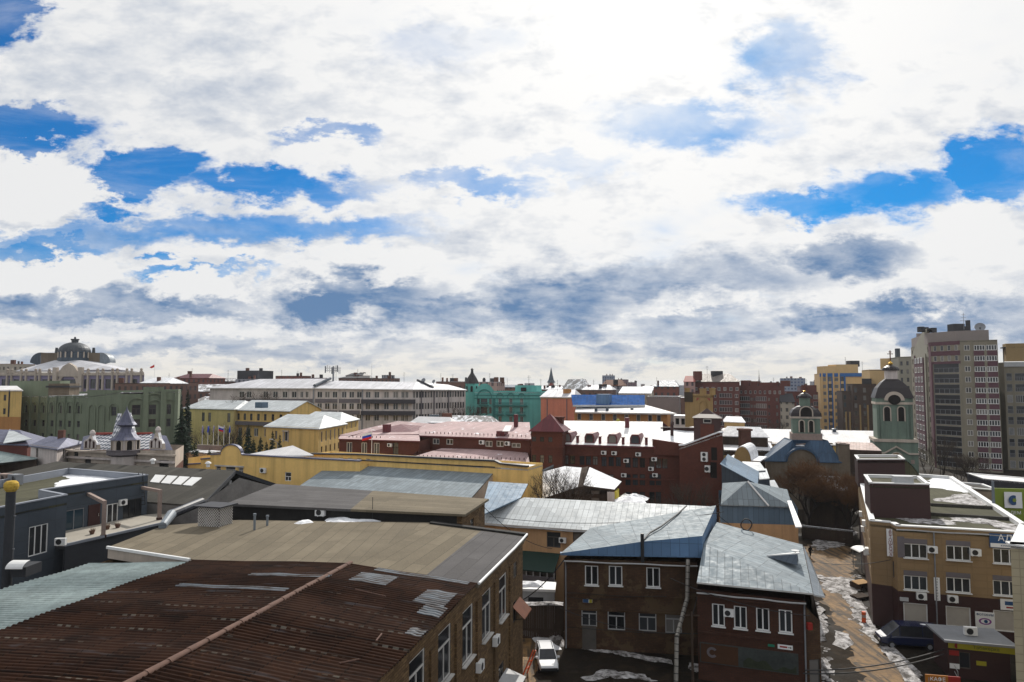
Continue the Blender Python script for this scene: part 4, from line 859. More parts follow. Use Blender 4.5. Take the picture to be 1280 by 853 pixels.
def gutter(bld, i, z_, out, label='gutter', dp=None):
    L = (bld.edge(i)[1]-bld.edge(i)[0]).length; mb = MB(); n_ = 8
    mb.path([bld.at(i, L*j/n_, out, z_+.03*math.sin(j*1.7)) for j in range(n_+1)], .07, 6); mb.build('gutter', [M['wgrey']], bld.root)
    for f in (dp or []): mb = MB(); mb.path([bld.at(i, L*f, out, z_), bld.at(i, L*f, .1, z_-.5), bld.at(i, L*f, .1, .3), bld.at(i, L*f, .35, .1)], .06, 6); mb.build('downpipe', [M['grey']], bld.root)
gutter(G_, 0, 7.85, .5, dp=(.97,)); gutter(H_, 0, 7.95, .75, dp=(.015,))
for s_, z_ in ((2.1, 4.6), (5.7, 5.0), (7.4, 1.9)):
    mb = MB(); mb.path([H_.at(0, 0.3, .12, z_), H_.at(0, s_, .14, z_-.12), H_.at(0, s_+3.5, .12, z_+.05)], .025, 4); mb.build('wall_cable', [M['black']], H_.root)
# foil wrapped pipe
pp = [P(860, 699, 61.3), P(859, 748, 60.6), P(846, 796, 57.5), P(845, 853, 56.6)]; pp.append(Vector((pp[-1].x, pp[-1].y, 0)))
o = thing('insulated_pipe', 'bent foil wrapped heating pipe running down in front of the brick houses', 'pipe', (pp[-1].x, pp[-1].y, 0)); mb = MB(); mb.path(pp, .18, 10); mb.build('pipe', [M['foil']], o)
mb = MB()
for a, b2 in zip(pp, pp[1:]):
    n_ = int((b2-a).length/.55); d_ = (b2-a).normalized()
    for i in range(n_+1): c_ = a+d_*(i*.55); mb.tube(c_-d_*.03, c_+d_*.03, .2, .2, 10)
mb.build('wrapping_bands', [M['black']], o)
def pole(label, u, vb, vt, D, r=.09, arms=1):
    b_p = P(u, vb, D); top = P(u, vt, D).z; o = thing('utility_pole', label, 'pole', (b_p.x, D, 0)); mb = MB(); mb.tube((b_p.x, D, 0), (b_p.x, D, top), r*1.3, r, 8); mb.build('post', [M['fence']], o)
    for i in range(arms): m2 = MB(); m2.box((b_p.x, D, top-.3-.5*i), (1.3, .08, .08)); m2.build('crossarm', [M['fence']], o)
pole('dark utility pole beside the foil wrapped pipe', 866, 853, 765, 56.5)

# ================================================================== I. dark red brick house
ia, ib = X2(P(872, 780, 57.2)), X2(P(1008, 780, 54.4)); ibl, ibr = P(896, 653, 70.5), P(1003, 681, 66.5)
I_ = Bld('red_brick_house', 'two storey dark red brick house with four white windows and a large mural panel', 'house', [ia, ib, X2(ibr), X2(ibl)], [7.2, 7.1, 7.6, 9.6], M['brickI'], reveal=.15)
for u, v in [(898, 769), (925.5, 772), (953.5, 774.5), (982, 777)]: I_.px(0, u, v, .98, 1.75, 'pvc2')
I_.done()
g0, g1 = P(871, 728, 56.6), P(1016, 742, 53.8)
I_.roof([[g0, g1, P(880, 680, 62.5)], [g1, ibr, ibl], [g1, ibl, P(880, 680, 62.5)]], M['metal'], .12, side=M['offwhite'])
for z_, o2 in [(6.75, .14), (3.95, .1)]:
    mb = MB(); L = (ib-ia).length; mb.slab([I_.at(0, .05, o2, z_), I_.at(0, L-.05, o2, z_), I_.at(0, L-.05, -.01, z_), I_.at(0, .05, -.01, z_)], .22); mb.build('string_course', [M['brickI']], I_.root)
gutter(I_, 0, 7.0, .45, dp=(.985,)); ac(I_, 0, 911, 760+5, 'small white air conditioner between the white windows of the dark red brick house', .8, .55)
t0, z0 = pw(*I_.edge(0), 873, 802); t1, z1 = pw(*I_.edge(0), 998, 828); _, zb = pw(*I_.edge(0), 873, 827)
zc2 = (z0+zb)/2; hh = z0-zb
o = thing('mural_panel', 'large faded panel, half orange half landscape, low on the red brick house', 'billboard', I_.at(0, (t0+t1)/2, .06, zc2))
def fbox(bld, i, s0, s1, z0_, z1_, out, th, name, mat, par): mb = MB(); p = bld.at(i, (s0+s1)/2, out+th/2, (z0_+z1_)/2); mb.box(tuple(p), (s1-s0, th, z1_-z0_), bld.ang(i)); return mb.build(name, [mat], par)
t0 = max(t0, .15); t1 = min(t1, (ib-ia).length-.3)
fbox(I_, 0, t0, t1, zc2-hh/2, zc2+hh/2, .02, .06, 'board', plain('mural_sky', (.04, .046, .044), .7, .4, .6), o)
fbox(I_, 0, t0+.08, t0+(t1-t0)*.4, zc2-hh/2+.08, zc2+hh/2-.08, .082, .02, 'orange_field', plain('mural_orange', (.06, .024, .009), .7, .2), o)
mb = MB()
for i in range(40): f = i/40.; s_ = t0+(t1-t0)*(.45+.53*f); hgt = hh*(.28+.16*math.sin(f*7)+.1*math.sin(f*19)); q2 = I_.at(0, s_, .087, zc2-hh/2+.08); r2 = I_.at(0, s_+(t1-t0)*.0133, .087, zc2-hh/2+.08); mb.face([q2, r2, r2+Vector((0, 0, hgt)), q2+Vector((0, 0, hgt))])
mb.build('hills_picture', [plain('mural_green', (.03, .038, .02), .8, .4, 1)], o)
mb = MB(); q2 = I_.at(0, t0+(t1-t0)*.13, .108, zc2+.1); dn = I_.at(0, 0, 1, 0)-I_.at(0, 0, 0, 0)
for i in range(20):
    a0, a1 = .6+5.0*i/20, .6+5.0*(i+1)/20; dv = (I_.at(0, 1, 0, 0)-I_.at(0, 0, 0, 0))
    mb.face([q2+dv*(.42*math.cos(a0))+Vector((0, 0, .42*math.sin(a0))), q2+dv*(.42*math.cos(a1))+Vector((0, 0, .42*math.sin(a1))), q2+dv*(.22*math.cos(a1))+Vector((0, 0, .22*math.sin(a1))), q2+dv*(.22*math.cos(a0))+Vector((0, 0, .22*math.sin(a0)))])
mb.build('round_emblem', [M['greyband']], o)
t, z = pw(*I_.edge(0), 981.5, 809); o = thing('arrow_sign', 'white direction sign with red lettering and an arrow on the red brick house', 'sign', I_.at(0, t, .05, z)); fbox(I_, 0, t-.55, t+.55, z-.17, z+.17, .02, .04, 'plate', M['sign_w'], o); fbox(I_, 0, t-.4, t+.15, z-.05, z+.07, .062, .012, 'red_lettering', M['sign_r'], o)
mb = MB(); q2 = I_.at(0, t+.3, .075, z); dv = I_.at(0, 1, 0, 0)-I_.at(0, 0, 0, 0); Z_ = Vector((0, 0, 1)); mb.face([q2-dv*.1-Z_*.025, q2+dv*.07-Z_*.025, q2+dv*.07+Z_*.025, q2-dv*.1+Z_*.025]); mb.face([q2+dv*.07-Z_*.08, q2+dv*.18, q2+dv*.07+Z_*.08]); mb.build('arrow', [M['black']], o)
t, z = pw(*I_.edge(0), 964, 807); o = thing('green_plate', 'tiny green plate beside the arrow sign', 'sign', I_.at(0, t, .05, z)); fbox(I_, 0, t-.25, t+.25, z-.09, z+.09, .02, .03, 'plate', plain('plate_green', (.01, .16, .09), .5, .1), o)
# dormer, dish and dark cable on the roof, hipped annex at the lane side
p0 = P(960, 694, 60.8); o_d = MB(); tip = P(958, 696, 61.5); f1_, f2_ = P(997, 692, 59.5), P(997, 707, 58.6)
o_d.face([tip, f2_, f1_]); o_d.face([f1_, f2_, P(998, 700, 61.8)]); o_d.build('dormer', [M['bluedk']], I_.root)
o_d = MB(); o_d.slab([tip+Vector((0, 0, .12)), f1_+Vector((.1, -.2, .1)), P(998, 690, 61.5)], .1); o_d.build('dormer_roof', [M['white']], I_.root)
an = [P(1005, 682, 66.0), P(1015, 742, 54.2), P(1031, 745.5, 53.6), P(1013, 700, 65.5)]
an = [ibr+Vector((.1, 0, -.1)), g1+Vector((.1, .1, -.1)), P(1031, 746, 54.6), P(1016, 706, 65.2)]
an2 = Bld('brick_annex', 'narrow annex with a sloping dark roof on the lane side of the red brick house', 'annex', [X2(ib)+Vector((.05, .3)), X2(an[2])+Vector((-.3, .3)), X2(an[3])+Vector((-.3, 0)), X2(ibr)+Vector((.05, 0))], [6.6, 5.4, 5.4, 7.0], M['brickH'])
an2.win(0, .7, .1, .9, 2.4, 'fard'); an2.done(); an2.roof([an], M['metald'], .12, side=M['lgrey'])
p = P(1012, 783, 54); o = thing('red_box', 'small red metal box on the corner of the red brick house', 'box', p); mb = MB(); mb.box(tuple(p), (.35, .3, .5)); mb.build('case', [M['sign_r']], o)
p = P(994, 690, 60.5); o = thing('satellite_dish', 'small grey satellite dish by the roof dormer of the red brick house', 'satellite dish', p); mb = MB(); mb.lathe(p, [(.02, 0), (.2, .04), (.34, .13)], 14); d1 = mb.build('bowl', [M['lgrey']], o, True); mb = MB(); mb.tube(p+Vector((0, 0, -.6)), p, .03, .03, 6); mb.build('mast', [M['black']], o)
d1.rotation_euler = (0, 0, 0)

# ================================================================== J. sheet metal sheds behind
ja, jb = pz(900, 631, 8.85), pz(997, 633.5, 8.85); jd = Vector((3.6, 12.5))
J_ = Bld('metal_clad_shed', 'sheet metal clad shed with a hipped blue grey roof behind the brick houses', 'shed', [ja, jb, X2(jb)+jd, X2(ja)+jd], 8.7, M['metalb'], bands=[(6.6, M['peach'])]); J_.done()
ap = pz(934, 602, 11.6); e1, e2 = ja+Vector((0, -.3, .05)), jb+Vector((-.8, -.3, .05)); e3, e4 = pz(984, 612, 9.3), pz(903, 604, 10.5)
J_.roof([[e1, e2, ap], [e2, e3, ap], [e1, ap, e4]], M['metal'], .12)
mb = MB(); mb.tube(ap+Vector((.05, -.1, .03)), e2+Vector((-2.8, .2, .06)), .12, .12, 5); mb.build('ridge_cap', [M['white']], J_.root)
mb = MB(); a2, b2 = pz(987, 626, 9.3), pz(1000, 655, 8.6); mb.slab([b2+Vector((-.5, 0, -.3)), b2+Vector((.2, 0, -.3)), a2+Vector((.2, 0, 0)), a2+Vector((-.3, 0, 0))], .15); mb.build('parapet', [M['white']], J_.root)
j2 = [pz(903, 622, 8.6), pz(944, 599.5, 9.8), pz(936, 594, 10.5), pz(903, 569, 12.2)]
qa, qb = X2(P(902, 590, 98)), X2(P(946, 600, 95)); za, zb = zof(581, 98), zof(606, 95)
J2 = Bld('blue_sheet_shed', 'long blue grey sheet roofed shed beside the red brick complex', 'shed', [qa, qb, qb+Vector((5.0, 13)), qa+Vector((5.0, 13))], [za, zb, zb, za], M['bluedk']); J2.done()
J2.roof([[J2.at(0, -.1, .3, za+.15), J2.at(0, (qb-qa).length+.2, .3, zb+.1), J2.at(2, 0, 0, zb+.1), J2.at(3, 0, 0, za+.15)]], M['metalb'], .12)
for i, (pp_, lab) in enumerate([([pz(938, 600, 9.2), pz(962, 598, 9.2), pz(958, 586, 9.4), pz(936, 586, 9.4)], 'low dark sheet roofed store with a white edge behind the hipped shed'), ([pz(925, 590, 9.6), pz(957, 588, 9.6), pz(950, 578, 10), pz(928, 577, 10)], 'dark sheet roofed store nearest the blue roofed chapel'), ([pz(960, 632, 7.0), pz(984, 628, 7.0), pz(968, 600, 8.2), pz(950, 602, 8.2)], 'narrow store roof stepping down toward the russet tree')]):
    bb = Bld('sheet_roofed_store', lab, 'shed', pp_, [p.z-.2 for p in pp_], M['bluedk']); bb.done(); bb.roof([pp_], M['metald'], .15, side=M['white'])

# ================================================================== K. beige office
kz = 10.25
ka, kb, kc = pz(1087, 651, kz), pz(1113, 653.5, kz), pz(1120, 657.5, kz); kd, ke, kf = pz(1300, 667.5, kz), pz(1190, 596, kz), pz(1131, 592, kz); kg = pz(1072, 591, kz)
K_ = Bld('beige_office', 'beige clad three storey office with dark ground floor and roof stair boxes', 'building', [ka, kb, kc, kd, ke, kf, kg], kz, M['beige'], bands=[(4.05, M['maroonp'])], reveal=.14)
for j, (v1_, v2_) in enumerate([((686.5, 689.5), None), ((726.5, 731.5), None)]):
    for u, dv_ in [(1144.5, 0), (1198, 2.6), (1257, 6.6)]: (K_.px(2, u, v1_[0]+dv_+2.6, 2.0, 1.35, 'pvc3'), (lambda s_, z_: fbox(K_, 2, s_-1, s_+1, z_+.5, z_+.95, .004, .02, 'blind_box', M['greyband'], K_.root))(*pw(*K_.edge(2), u, v1_[0]+dv_)))
for u, v in [(1144.5, 767), (1198, 771.5), (1258, 777)]: K_.px(2, u, v, 2.05, 1.9, 'shut')
K_.win(1, .35, 7.5, .5, 1.6, 'fard'); K_.win(1, .35, 5.0, .5, 1.6, 'fard')
Lw = (K_.foot[0]-K_.foot[6]).length
for zz in (5.2, 8.0):
    for i in range(9): K_.win(6, 2+i*(Lw-4)/8, zz, 1.3, 1.5, 'grey2')
K_.done(); gutter(K_, 2, 9.9, .1, dp=(.27,)); K_.flat(M['grnfelt'], .35, M['white'], cw=.5)
for (u, v, lab) in [(1164.5, 686.5, 'air conditioner beside the upper left window of the beige office'), (1218.5, 690, 'air conditioner right of the second upper window of the beige office'), (1151, 744.5, 'air conditioner under the left middle floor window of the beige office'), (1190, 748, 'air conditioner under the second middle floor window of the beige office'), ]: ac(K_, 2, u, v, lab, .85, .62)
for i, (s_, zz, lab) in enumerate([(Lw-3, 6.6, 'nearest air conditioner on the lane side of the beige office'), (Lw-8, 5.4, 'second air conditioner along the lane side of the beige office'), (Lw-10, 8.2, 'highest air conditioner on the lane side of the beige office'), (Lw-15, 6.6, 'air conditioner half way along the lane side of the beige office'), (Lw-22, 7.2, 'far air conditioner on the lane side of the beige office')]):
    p = K_.at(6, s_, .26, zz); o = thing('air_conditioner', lab, 'air conditioner', p, 'air conditioners on the facades'); am, bm = ac_mesh(.85, .6, .34); link('casing', am, o, (0, 0, 0), K_.ang(6)); link('fan_grille', bm, o, (0, 0, 0), K_.ang(6))
# stair boxes on the roof
def rbox(name, lab, px, zb, zt_, depth, az=23):
    a, b2 = pz(*px[0], zt_), pz(*px[1], zt_); d = Vector((math.sin(math.radians(az)), math.cos(math.radians(az))))*depth
    bb = Bld(name, lab, 'stair box', [X2(a), X2(b2), X2(b2)+d, X2(a)+d], zt_, M['maroonp'], zb); bb.done(); bb.flat(M['grnfelt'], .25, M['white'], cw=.3); return bb
b1_ = rbox('stair_box', 'nearer dark maroon stair box on the beige office roof', [(1087, 604), (1162, 606)], kz-.4, 13.5, 7)
b2_ = rbox('stair_box', 'farther dark maroon stair box on the beige office roof', [(1072, 574.5), (1131, 574.5)], kz-.4, 13.6, 6)
p = b1_.at(0, 3.4, -.6, 13.9); K_.bx('duct_box', tuple(p), (1.9, .8, .7), b1_.ang(0), M['lgrey'], b1_.root)
mb = MB(); q0 = b2_.at(1, 0, .02, 13.6)   # curved snow covered screen wall beside the farther box
for i in range(8):
    f0_, f1_ = i/8, (i+1)/8; a = b2_.at(0, 4.6+(f0_*2.6), -.3, 0); b3 = b2_.at(0, 4.6+(f1_*2.6), -.3, 0); z0_, z1_ = 13.5-3.1*f0_**1.6, 13.5-3.1*f1_**1.6
    pass
Lb = (b2_.foot[1]-b2_.foot[0]).length
for i in range(8):
    f0_, f1_ = i/8, (i+1)/8; z0_, z1_ = 13.55-3.2*f0_**1.5, 13.55-3.2*f1_**1.5
    A, B = b2_.at(0, Lb+.02+2.8*f0_, -.3, z0_), b2_.at(0, Lb+.02+2.8*f1_, -.3, z1_); dn = b2_.at(0, 0, -.4, 0)-b2_.at(0, 0, 0, 0)
    mb.slab([A, B, B+dn, A+dn], .14, 0)
    lo = Vector((0, 0, 1)); mb.face([Vector((A.x, A.y, kz-.3)), Vector((B.x, B.y, kz-.3)), B, A], 1)
mb.build('curved_screen', [M['white'], M['grnfelt']], b2_.root)
rz = lambda x, y: kz-.34
for lab, px, sd in [('white snow sheet on the far part of the beige office roof', [(1160, 600), (1172, 596), (1190, 599), (1205, 606), (1214, 616), (1200, 615), (1180, 611), (1156, 609)], 71), ('grey streaked snow in the middle of the beige office roof', [(1166, 625), (1190, 619), (1208, 617), (1225, 624), (1238, 632), (1222, 632), (1195, 629), (1175, 627)], 72), ('thin snow behind the front parapet of the beige office', [(1124, 648), (1144, 646), (1160, 650), (1182, 648), (1196, 656), (1180, 656), (1150, 654), (1130, 652)], 73), ('long ragged snow streak near the right parapet of the beige office', [(1185, 646), (1215, 645), (1250, 651), (1268, 656), (1278, 662), (1258, 663), (1240, 657), (1210, 652), (1190, 651)], 74)]:
    snow(lab, [pz(u, v, kz-.3) for u, v in px], .1, rz, 'snow' if sd < 72 else 'dirty', sd, .35)
for zz, (u0, u1) in [(0, (1163, 1240)), (1, (1163, 1262))]:
    mb = MB(); a, b3 = pz(u0, 632+zz*12, kz-.3), pz(u1, 636+zz*14, kz-.3); d_ = (b3-a).normalized(); mb.box(tuple((a+b3)/2+Vector((0, 0, .12))), ((b3-a).length, .35, .3), math.atan2(d_.y, d_.x)); mb.build('roof_step', [M['dkfelt']], K_.root)
# signs on the office
t0, z0 = pw(*K_.edge(2), 1236, 666.5); _, z1 = pw(*K_.edge(2), 1236, 684); o = thing('office_sign', 'blue sign with white Cyrillic letters on top of the beige office', 'sign', K_.at(2, t0+2.3, .1, (z0+z1)/2))
fbox(K_, 2, t0, t0+5.0, z1, z0, .03, .12, 'board', M['sign_b'], o); fbox(K_, 2, t0+.05, t0+4.95, z1+.05, z1+.42, .152, .02, 'white_strip', M['sign_w'], o)
text('АДВОКАТ', .82, K_.at(2, t0+2.65, .165, z1+.9), K_.ang(2), M['sign_w'], o, .015); text('ЮРИДИЧЕСКИЕ УСЛУГИ', .2, K_.at(2, t0+2.1, .178, z1+.23), K_.ang(2), M['sign_b'], o, .006)
p = kb+Vector((-.15, -.25, 0)); zt_, zb_ = P(1110, 661.5, p.y).z, P(1110, 695.5, p.y).z; o = thing('vertical_sign', 'tall white vertical sign with dark red letters on the office corner', 'sign', (p.x, p.y, (zt_+zb_)/2)); ka_ = K_.ang(0)
mb = MB(); mb.box((p.x-.1, p.y, (zt_+zb_)/2), (.55, .14, zt_-zb_), ka_); mb.build('board', [M['sign_w']], o)
wd = 'АВТОШКОЛА'
for i, ch in enumerate(wd): text(ch, .42, (p.x-.1, p.y-.09, zt_-.2-(zt_-zb_-.35)*i/(len(wd)-1)), ka_, plain('dark_red_letter', (.18, .01, .015), .6, .05) if i == 0 else bpy.data.materials['dark_red_letter'], o, .01, 'lettering')
t, zt_ = pw(*K_.edge(2), 1170.5, 722); _, zb_ = pw(*K_.edge(2), 1170.5, 750.5); o = thing('vertical_sign', 'narrow white vertical sign with black letters between the middle floor windows', 'sign', K_.at(2, t, .1, (zt_+zb_)/2)); fbox(K_, 2, t-.24, t+.24, zb_, zt_, .03, .08, 'board', M['sign_w'], o)
for i, ch in enumerate('НОТАРИУС'): text(ch, .22, K_.at(2, t, .125, zt_-.15-(zt_-zb_-.3)*i/7), K_.ang(2), M['black'], o, .01)
t, z = pw(*K_.edge(2), 1231, 775); o = thing('photo_sign', 'square white sign with an eye picture on the dark ground floor', 'sign', K_.at(2, t, .08, z)); fbox(K_, 2, t-.78, t+.78, z-.75, z+.72, .03, .06, 'board', M['sign_w'], o); text('ФОТОБУМ', .27, K_.at(2, t, .105, z+.48), K_.ang(2), M['sign_b'], o, .01)
mb = MB(); dv = K_.at(2, 1, 0, 0)-K_.at(2, 0, 0, 0); q2 = K_.at(2, t, .097, z-.12)
for i in range(24): a0, a1 = 2*math.pi*i/24, 2*math.pi*(i+1)/24; mb.face([q2+dv*(.52*math.cos(a0))+Z_*.3*math.sin(a0), q2+dv*(.52*math.cos(a1))+Z_*.3*math.sin(a1), q2+dv*(.36*math.cos(a1))+Z_*.2*math.sin(a1), q2+dv*(.36*math.cos(a0))+Z_*.2*math.sin(a0)])
mb.build('eye_outline', [plain('violet_print', (.22, .05, .25), .6, .1)], o); mb = MB(); mb.face([q2+dv*(.06+.16*math.cos(2*math.pi*i/14))+Z_*.16*math.sin(2*math.pi*i/14) for i in range(14)]); mb.build('eye_pupil', [M['sign_b']], o)
t, z = pw(*K_.edge(2), 1262, 756); o = thing('shop_sign', 'small white sign with dark blue print beside the tiled corner building', 'sign', K_.at(2, t, .08, z)); fbox(K_, 2, t-.75, t+.9, z-.5, z+.5, .03, .06, 'board', M['sign_w'], o); fbox(K_, 2, t-.4, t+.7, z-.05, z+.3, .092, .01, 'blue_print', M['sign_b'], o); fbox(K_, 2, t-.3, t+.4, z-.32, z-.18, .092, .01, 'red_print', M['sign_r'], o)
t, z = pw(*K_.edge(2), 1127, 748.5); fbox(K_, 2, max(.1, t-.5), t+.55, z-.16, z+.16, .05, .2, 'door_light', M['lgrey'], K_.root)
t, z = pw(*K_.edge(2), 1127, 684); fbox(K_, 2, .06, t+.25, z-1.0, z+1.0, .004, .012, 'grey_panel', M['greyband'], K_.root)
# aerial on the parapet
p = pz(1242, 630, kz); mb = MB(); mb.tube(p, p+Vector((0, 0, 2.6)), .16, .14, 10); tag(mb.build('roof_mast', [M['metald']], None, False, tuple(p)), 'grey mast on the right parapet of the beige office', 'mast')

# ================================================================== L. tiled corner building cut by the right edge
la = X2(P(1266, 750, 50)); ld = Vector((.96, -.28))
L2 = Bld('tiled_corner_building', 'pale tiled building at the right edge of the picture', 'building', [la, la+ld*12, la+ld*12+Vector((6.2, 7.4)), la+Vector((6.2, 7.4))], 12.4, M['beige2'])
for zz in (1.5, 4.4, 7.3, 10.0): L2.win(0, 1.7, zz, 1.3, 1.7, 'big'); L2.win(0, 4.2, zz, 1.8, 1.7, 'big')
L2.done(); L2.flat(M['whiteroof'], .02, M['white'], cw=.9)
# ================================================================== billboard with green picture, behind the office
p = P(1262, 630, 88); o = thing('green_billboard', 'bright green billboard with a dark blue round picture behind the beige office', 'billboard', (p.x, p.y, 0)); mb = MB(); mb.box((p.x+1.2, p.y, p.z-.4), (5.6, .25, 4.6), -.2); mb.build('board', [M['sign_g']], o)
mb = MB(); mb.box((p.x+.35, p.y-.18, p.z+.5), (2.0, .06, 2.0), -.2); mb.build('picture', [M['sign_w']], o)
mb = MB(); mb.lathe((0, 0, 0), [(.1, 0)], 3) if False else None; mb.tube((p.x+.35, p.y-.27, p.z+.5), (p.x+.35, p.y-.25, p.z+.5), .62, .62, 20); mb.build('blue_disc', [M['sign_b']], o); mb = MB(); mb.tube((p.x+.42, p.y-.31, p.z+.5), (p.x+.42, p.y-.285, p.z+.5), .24, .24, 14); mb.build('green_disc', [M['sign_g']], o)
text('ЕДЕМ', .55, (p.x+.4, p.y-.2, p.z-1.1), -.2, M['sign_w'], o, .01)
for s_ in (-1, 3): mb = MB(); mb.tube((p.x+s_, p.y+.3, 0), (p.x+s_, p.y+.3, p.z-2), .14, .14, 8); mb.build('leg', [M['grey']], o)
p = P(1225, 617, 92); bb = Bld('pink_garage', 'small pale pink garage with snow on its edge behind the office parapet', 'garage', QD(1214, 93, 1250, 91, 612, 6), zof(612, 92), M['pinkst']); bb.done(); bb.flat(M['dkfelt'], .1, M['white'])
bb = Bld('flat_garage_row', 'long dark flat roofed garage row with a snowy edge below the apartment tower', 'garage', QD(1230, 120, 1330, 112, 602, 8), zof(602, 117), M['darkroof']); bb.done(); bb.flat(M['whiteroof'], .05, M['white'])

# ================================================================== kiosk with yellow sign, railing, orange board
qa, qb = pz(1184, 801, 2.9), pz(1262, 809, 2.9); kd_ = Vector((.8, 3.2))
o_k = Bld('kiosk', 'low dark kiosk with a yellow sign strip in front of the beige office', 'kiosk', [qa, qb, X2(qb)+kd_, X2(qa)+kd_], 2.9, M['maroonp']); o_k.win(0, 3.6, .1, 1.6, 2.1, 'fard'); o_k.win(0, 1.2, .8, .8, 1.3, 'fard'); o_k.done()
o_k.roof([[Vector((p.x, p.y, 3.12)) for p in [o_k.foot[0]+Vector((-.5, -.5)), o_k.foot[1]+Vector((.4, -.5)), o_k.foot[2]+Vector((.4, .3)), o_k.foot[3]+Vector((-.5, .2))]]], M['grey'], .18)
fbox(o_k, 0, .05, 4.9, 2.38, 2.88, .03, .1, 'sign_strip', M['sign_y'], o_k.root); text('Табакерка', .36, o_k.at(0, 2.7, .14, 2.61), o_k.ang(0), plain('olive_letter', (.08, .11, .02), .6, .05), o_k.root, .012); mb = MB(); q2 = o_k.at(0, .6, .15, 2.62); mb.tube(q2, q2+Vector((.01, -.03, 0)), .2, .2, 16); mb.build('round_emblem', [M['sign_r']], o_k.root)
for lab, z_, mt in [('red_notice', 2.0, 'sign_r'), ('white_notice', .95, 'sign_w')]: fbox(o_k, 0, .1, .8, z_-.22, z_+.18, .03, .02, lab, M[mt], o_k.root)
fbox(o_k, 0, 2.0, 2.7, 1.2, 1.55, .03, .02, 'yellow_notice', M['sign_y'], o_k.root)
p = o_k.at(0, 2.0, -1.2, 3.5); o = thing('air_conditioner', 'air conditioner sitting on the kiosk roof', 'air conditioner', p, 'air conditioners on the facades'); am, bm = ac_mesh(.95, .65, .36); link('casing', am, o, (0, 0, 0), -.2); link('fan_grille', bm, o, (0, 0, 0), -.2)
a, b3 = pz(1175, 812, 0), pz(1198, 856, 0); o = thing('ramp_railing', 'thin double metal railing beside the kiosk', 'railing', (a+b3)/2)
for z_ in (.5, 1.0): mb = MB(); mb.tube(a+Z_*z_, b3+Z_*z_, .03, .03, 6); mb.build('rail', [M['wgrey']], o)
for i in range(5): mb = MB(); q2 = a+(b3-a)*i/4; mb.tube(q2, q2+Z_*1.0, .03, .03, 6); mb.build('post', [M['wgrey']], o)
p = pz(1177, 868, 0); zt_ = P(1177, 844, p.y).z; o = thing('street_board', 'orange and red street board at the bottom edge near the kiosk', 'sign', p); mb = MB(); mb.box((p.x-.35, p.y, zt_-.3), (1.6, .1, .6), -.2); mb.build('orange_panel', [M['sign_o']], o); mb = MB(); mb.box((p.x+.85, p.y-.23, zt_-.32), (.9, .1, .6), -.2); mb.build('red_panel', [M['sign_r']], o); text('КАФЕ', .4, (p.x-.3, p.y-.09, zt_-.3), -.2, M['sign_w'], o, .01)
for s_ in (-.9, 1.1): mb = MB(); mb.tube((p.x+s_, p.y+.1, 0), (p.x+s_, p.y+.1, zt_-.2), .05, .05, 6); mb.build('leg', [M['grey']], o)
# ================================================================== N. derelict snow roofed yard house
na, nb = X2(P(676, 620, 100)), X2(P(760, 618, 97)); nd = Vector((1.6, 7.5))
N_ = Bld('derelict_house', 'small derelict house with broken snow covered roof in the courtyard', 'house', [na, nb, nb+nd, na+nd], [8.0, 8.6, 8.6, 8.0], M['fence']); 
for u in (722, 744): N_.px(0, u, 620, 1.2, 1.4, 'fard')
N_.done()
rA, rB = P(706, 583, 106), P(737, 584, 104)
N_.roof([[P(667, 627, 99), P(722, 609, 98), P(730, 585, 104), rA, P(670, 592, 106)]], M['snow'], .25, side=M['fence'])
N_.roof([[P(729, 607, 97.6), P(768, 612, 96), P(777, 602, 99), rB]], M['snow'], .25, side=M['fence'])
mb = MB(); mb.slab([P(722, 609.5, 97.9), P(729, 608, 97.8), P(735.5, 583, 104), P(727, 585, 104)], .6); mb.build('collapsed_ridge', [M['fence']], N_.root)
mb = MB(); mb.slab([P(666, 593, 105), P(692, 581, 107), P(692, 584, 107.3), P(666, 596, 105.3)], .25); mb.build('fallen_edge', [M['metald']], N_.root)
p = P(770, 616, 96); mb = MB(); mb.box((p.x+.3, p.y+1.2, 7.5), (.25, 2.6, 3.2), -.3); mb.build('yellow_end', [plain('faded_yellow', (.5, .42, .06), .9, .2)], N_.root)
mb = MB(); mb.box((p.x-.7, p.y+.1, 7.6), (1.0, .2, 2.8), -.2); mb.build('whitewashed_pier', [M['stucco']], N_.root)
s_y = sheet('courtyard', [pz(760, 665, .0), pz(930, 668, 0), pz(915, 640, 0), pz(770, 640, 0)], M['dirty'], .006, label='slushy courtyard in front of the red brick complex')
p0 = P(784, 626, 93); s_roof = Bld('snowy_outbuilding', 'low outbuilding with a humped snowy roof beside the derelict house', 'shed', QD(768, 94, 806, 92, 630, 6), zof(630, 93), M['fence']); s_roof.done()
snow('humped snow over the outbuilding beside the derelict house', [Vector((q.x, q.y)) for q in s_roof.foot], .8, lambda x, y: s_roof.z[0], 'snow', 91, .2)

# ================================================================== O. red brick complex
oz = 13.8
oA, oB = X2(P(703, 556, 117)), X2(P(850, 558, 111)); od = Vector((4.3, 15.0))
O_ = Bld('red_brick_hall', 'long red brick hall with a snowy roof and four arched dormers', 'building', [oA, oB, oB+od, oA+od], oz, M['brickO'], reveal=.2)
for us, v in [((699.5, 707.5, 715.5), 574), ((727.5, 735.5, 744), 575), ((755, 764, 773), 576.5), ((785, 794, 803), 578), ((815, 823, 831), 579)]:
    for u in us: O_.px(0, u, v, .85, 1.75, 'red')
for u in (715, 727.5, 735.5, 744, 756, 764, 785, 794, 803, 815, 823): O_.px(0, u, 600, .85, 1.8, 'red')
for u in (727.5, 735.5, 756, 785, 794, 803, 815, 823): O_.px(0, u, 622, .85, 1.8, 'red')
O_.px(0, 836, 590, 1.9, 4.6, 'tint'); O_.done()
r1 = P(704, 526, 131); r2 = P(831, 527.5, 126); Zb = Vector((0, 0, 1))
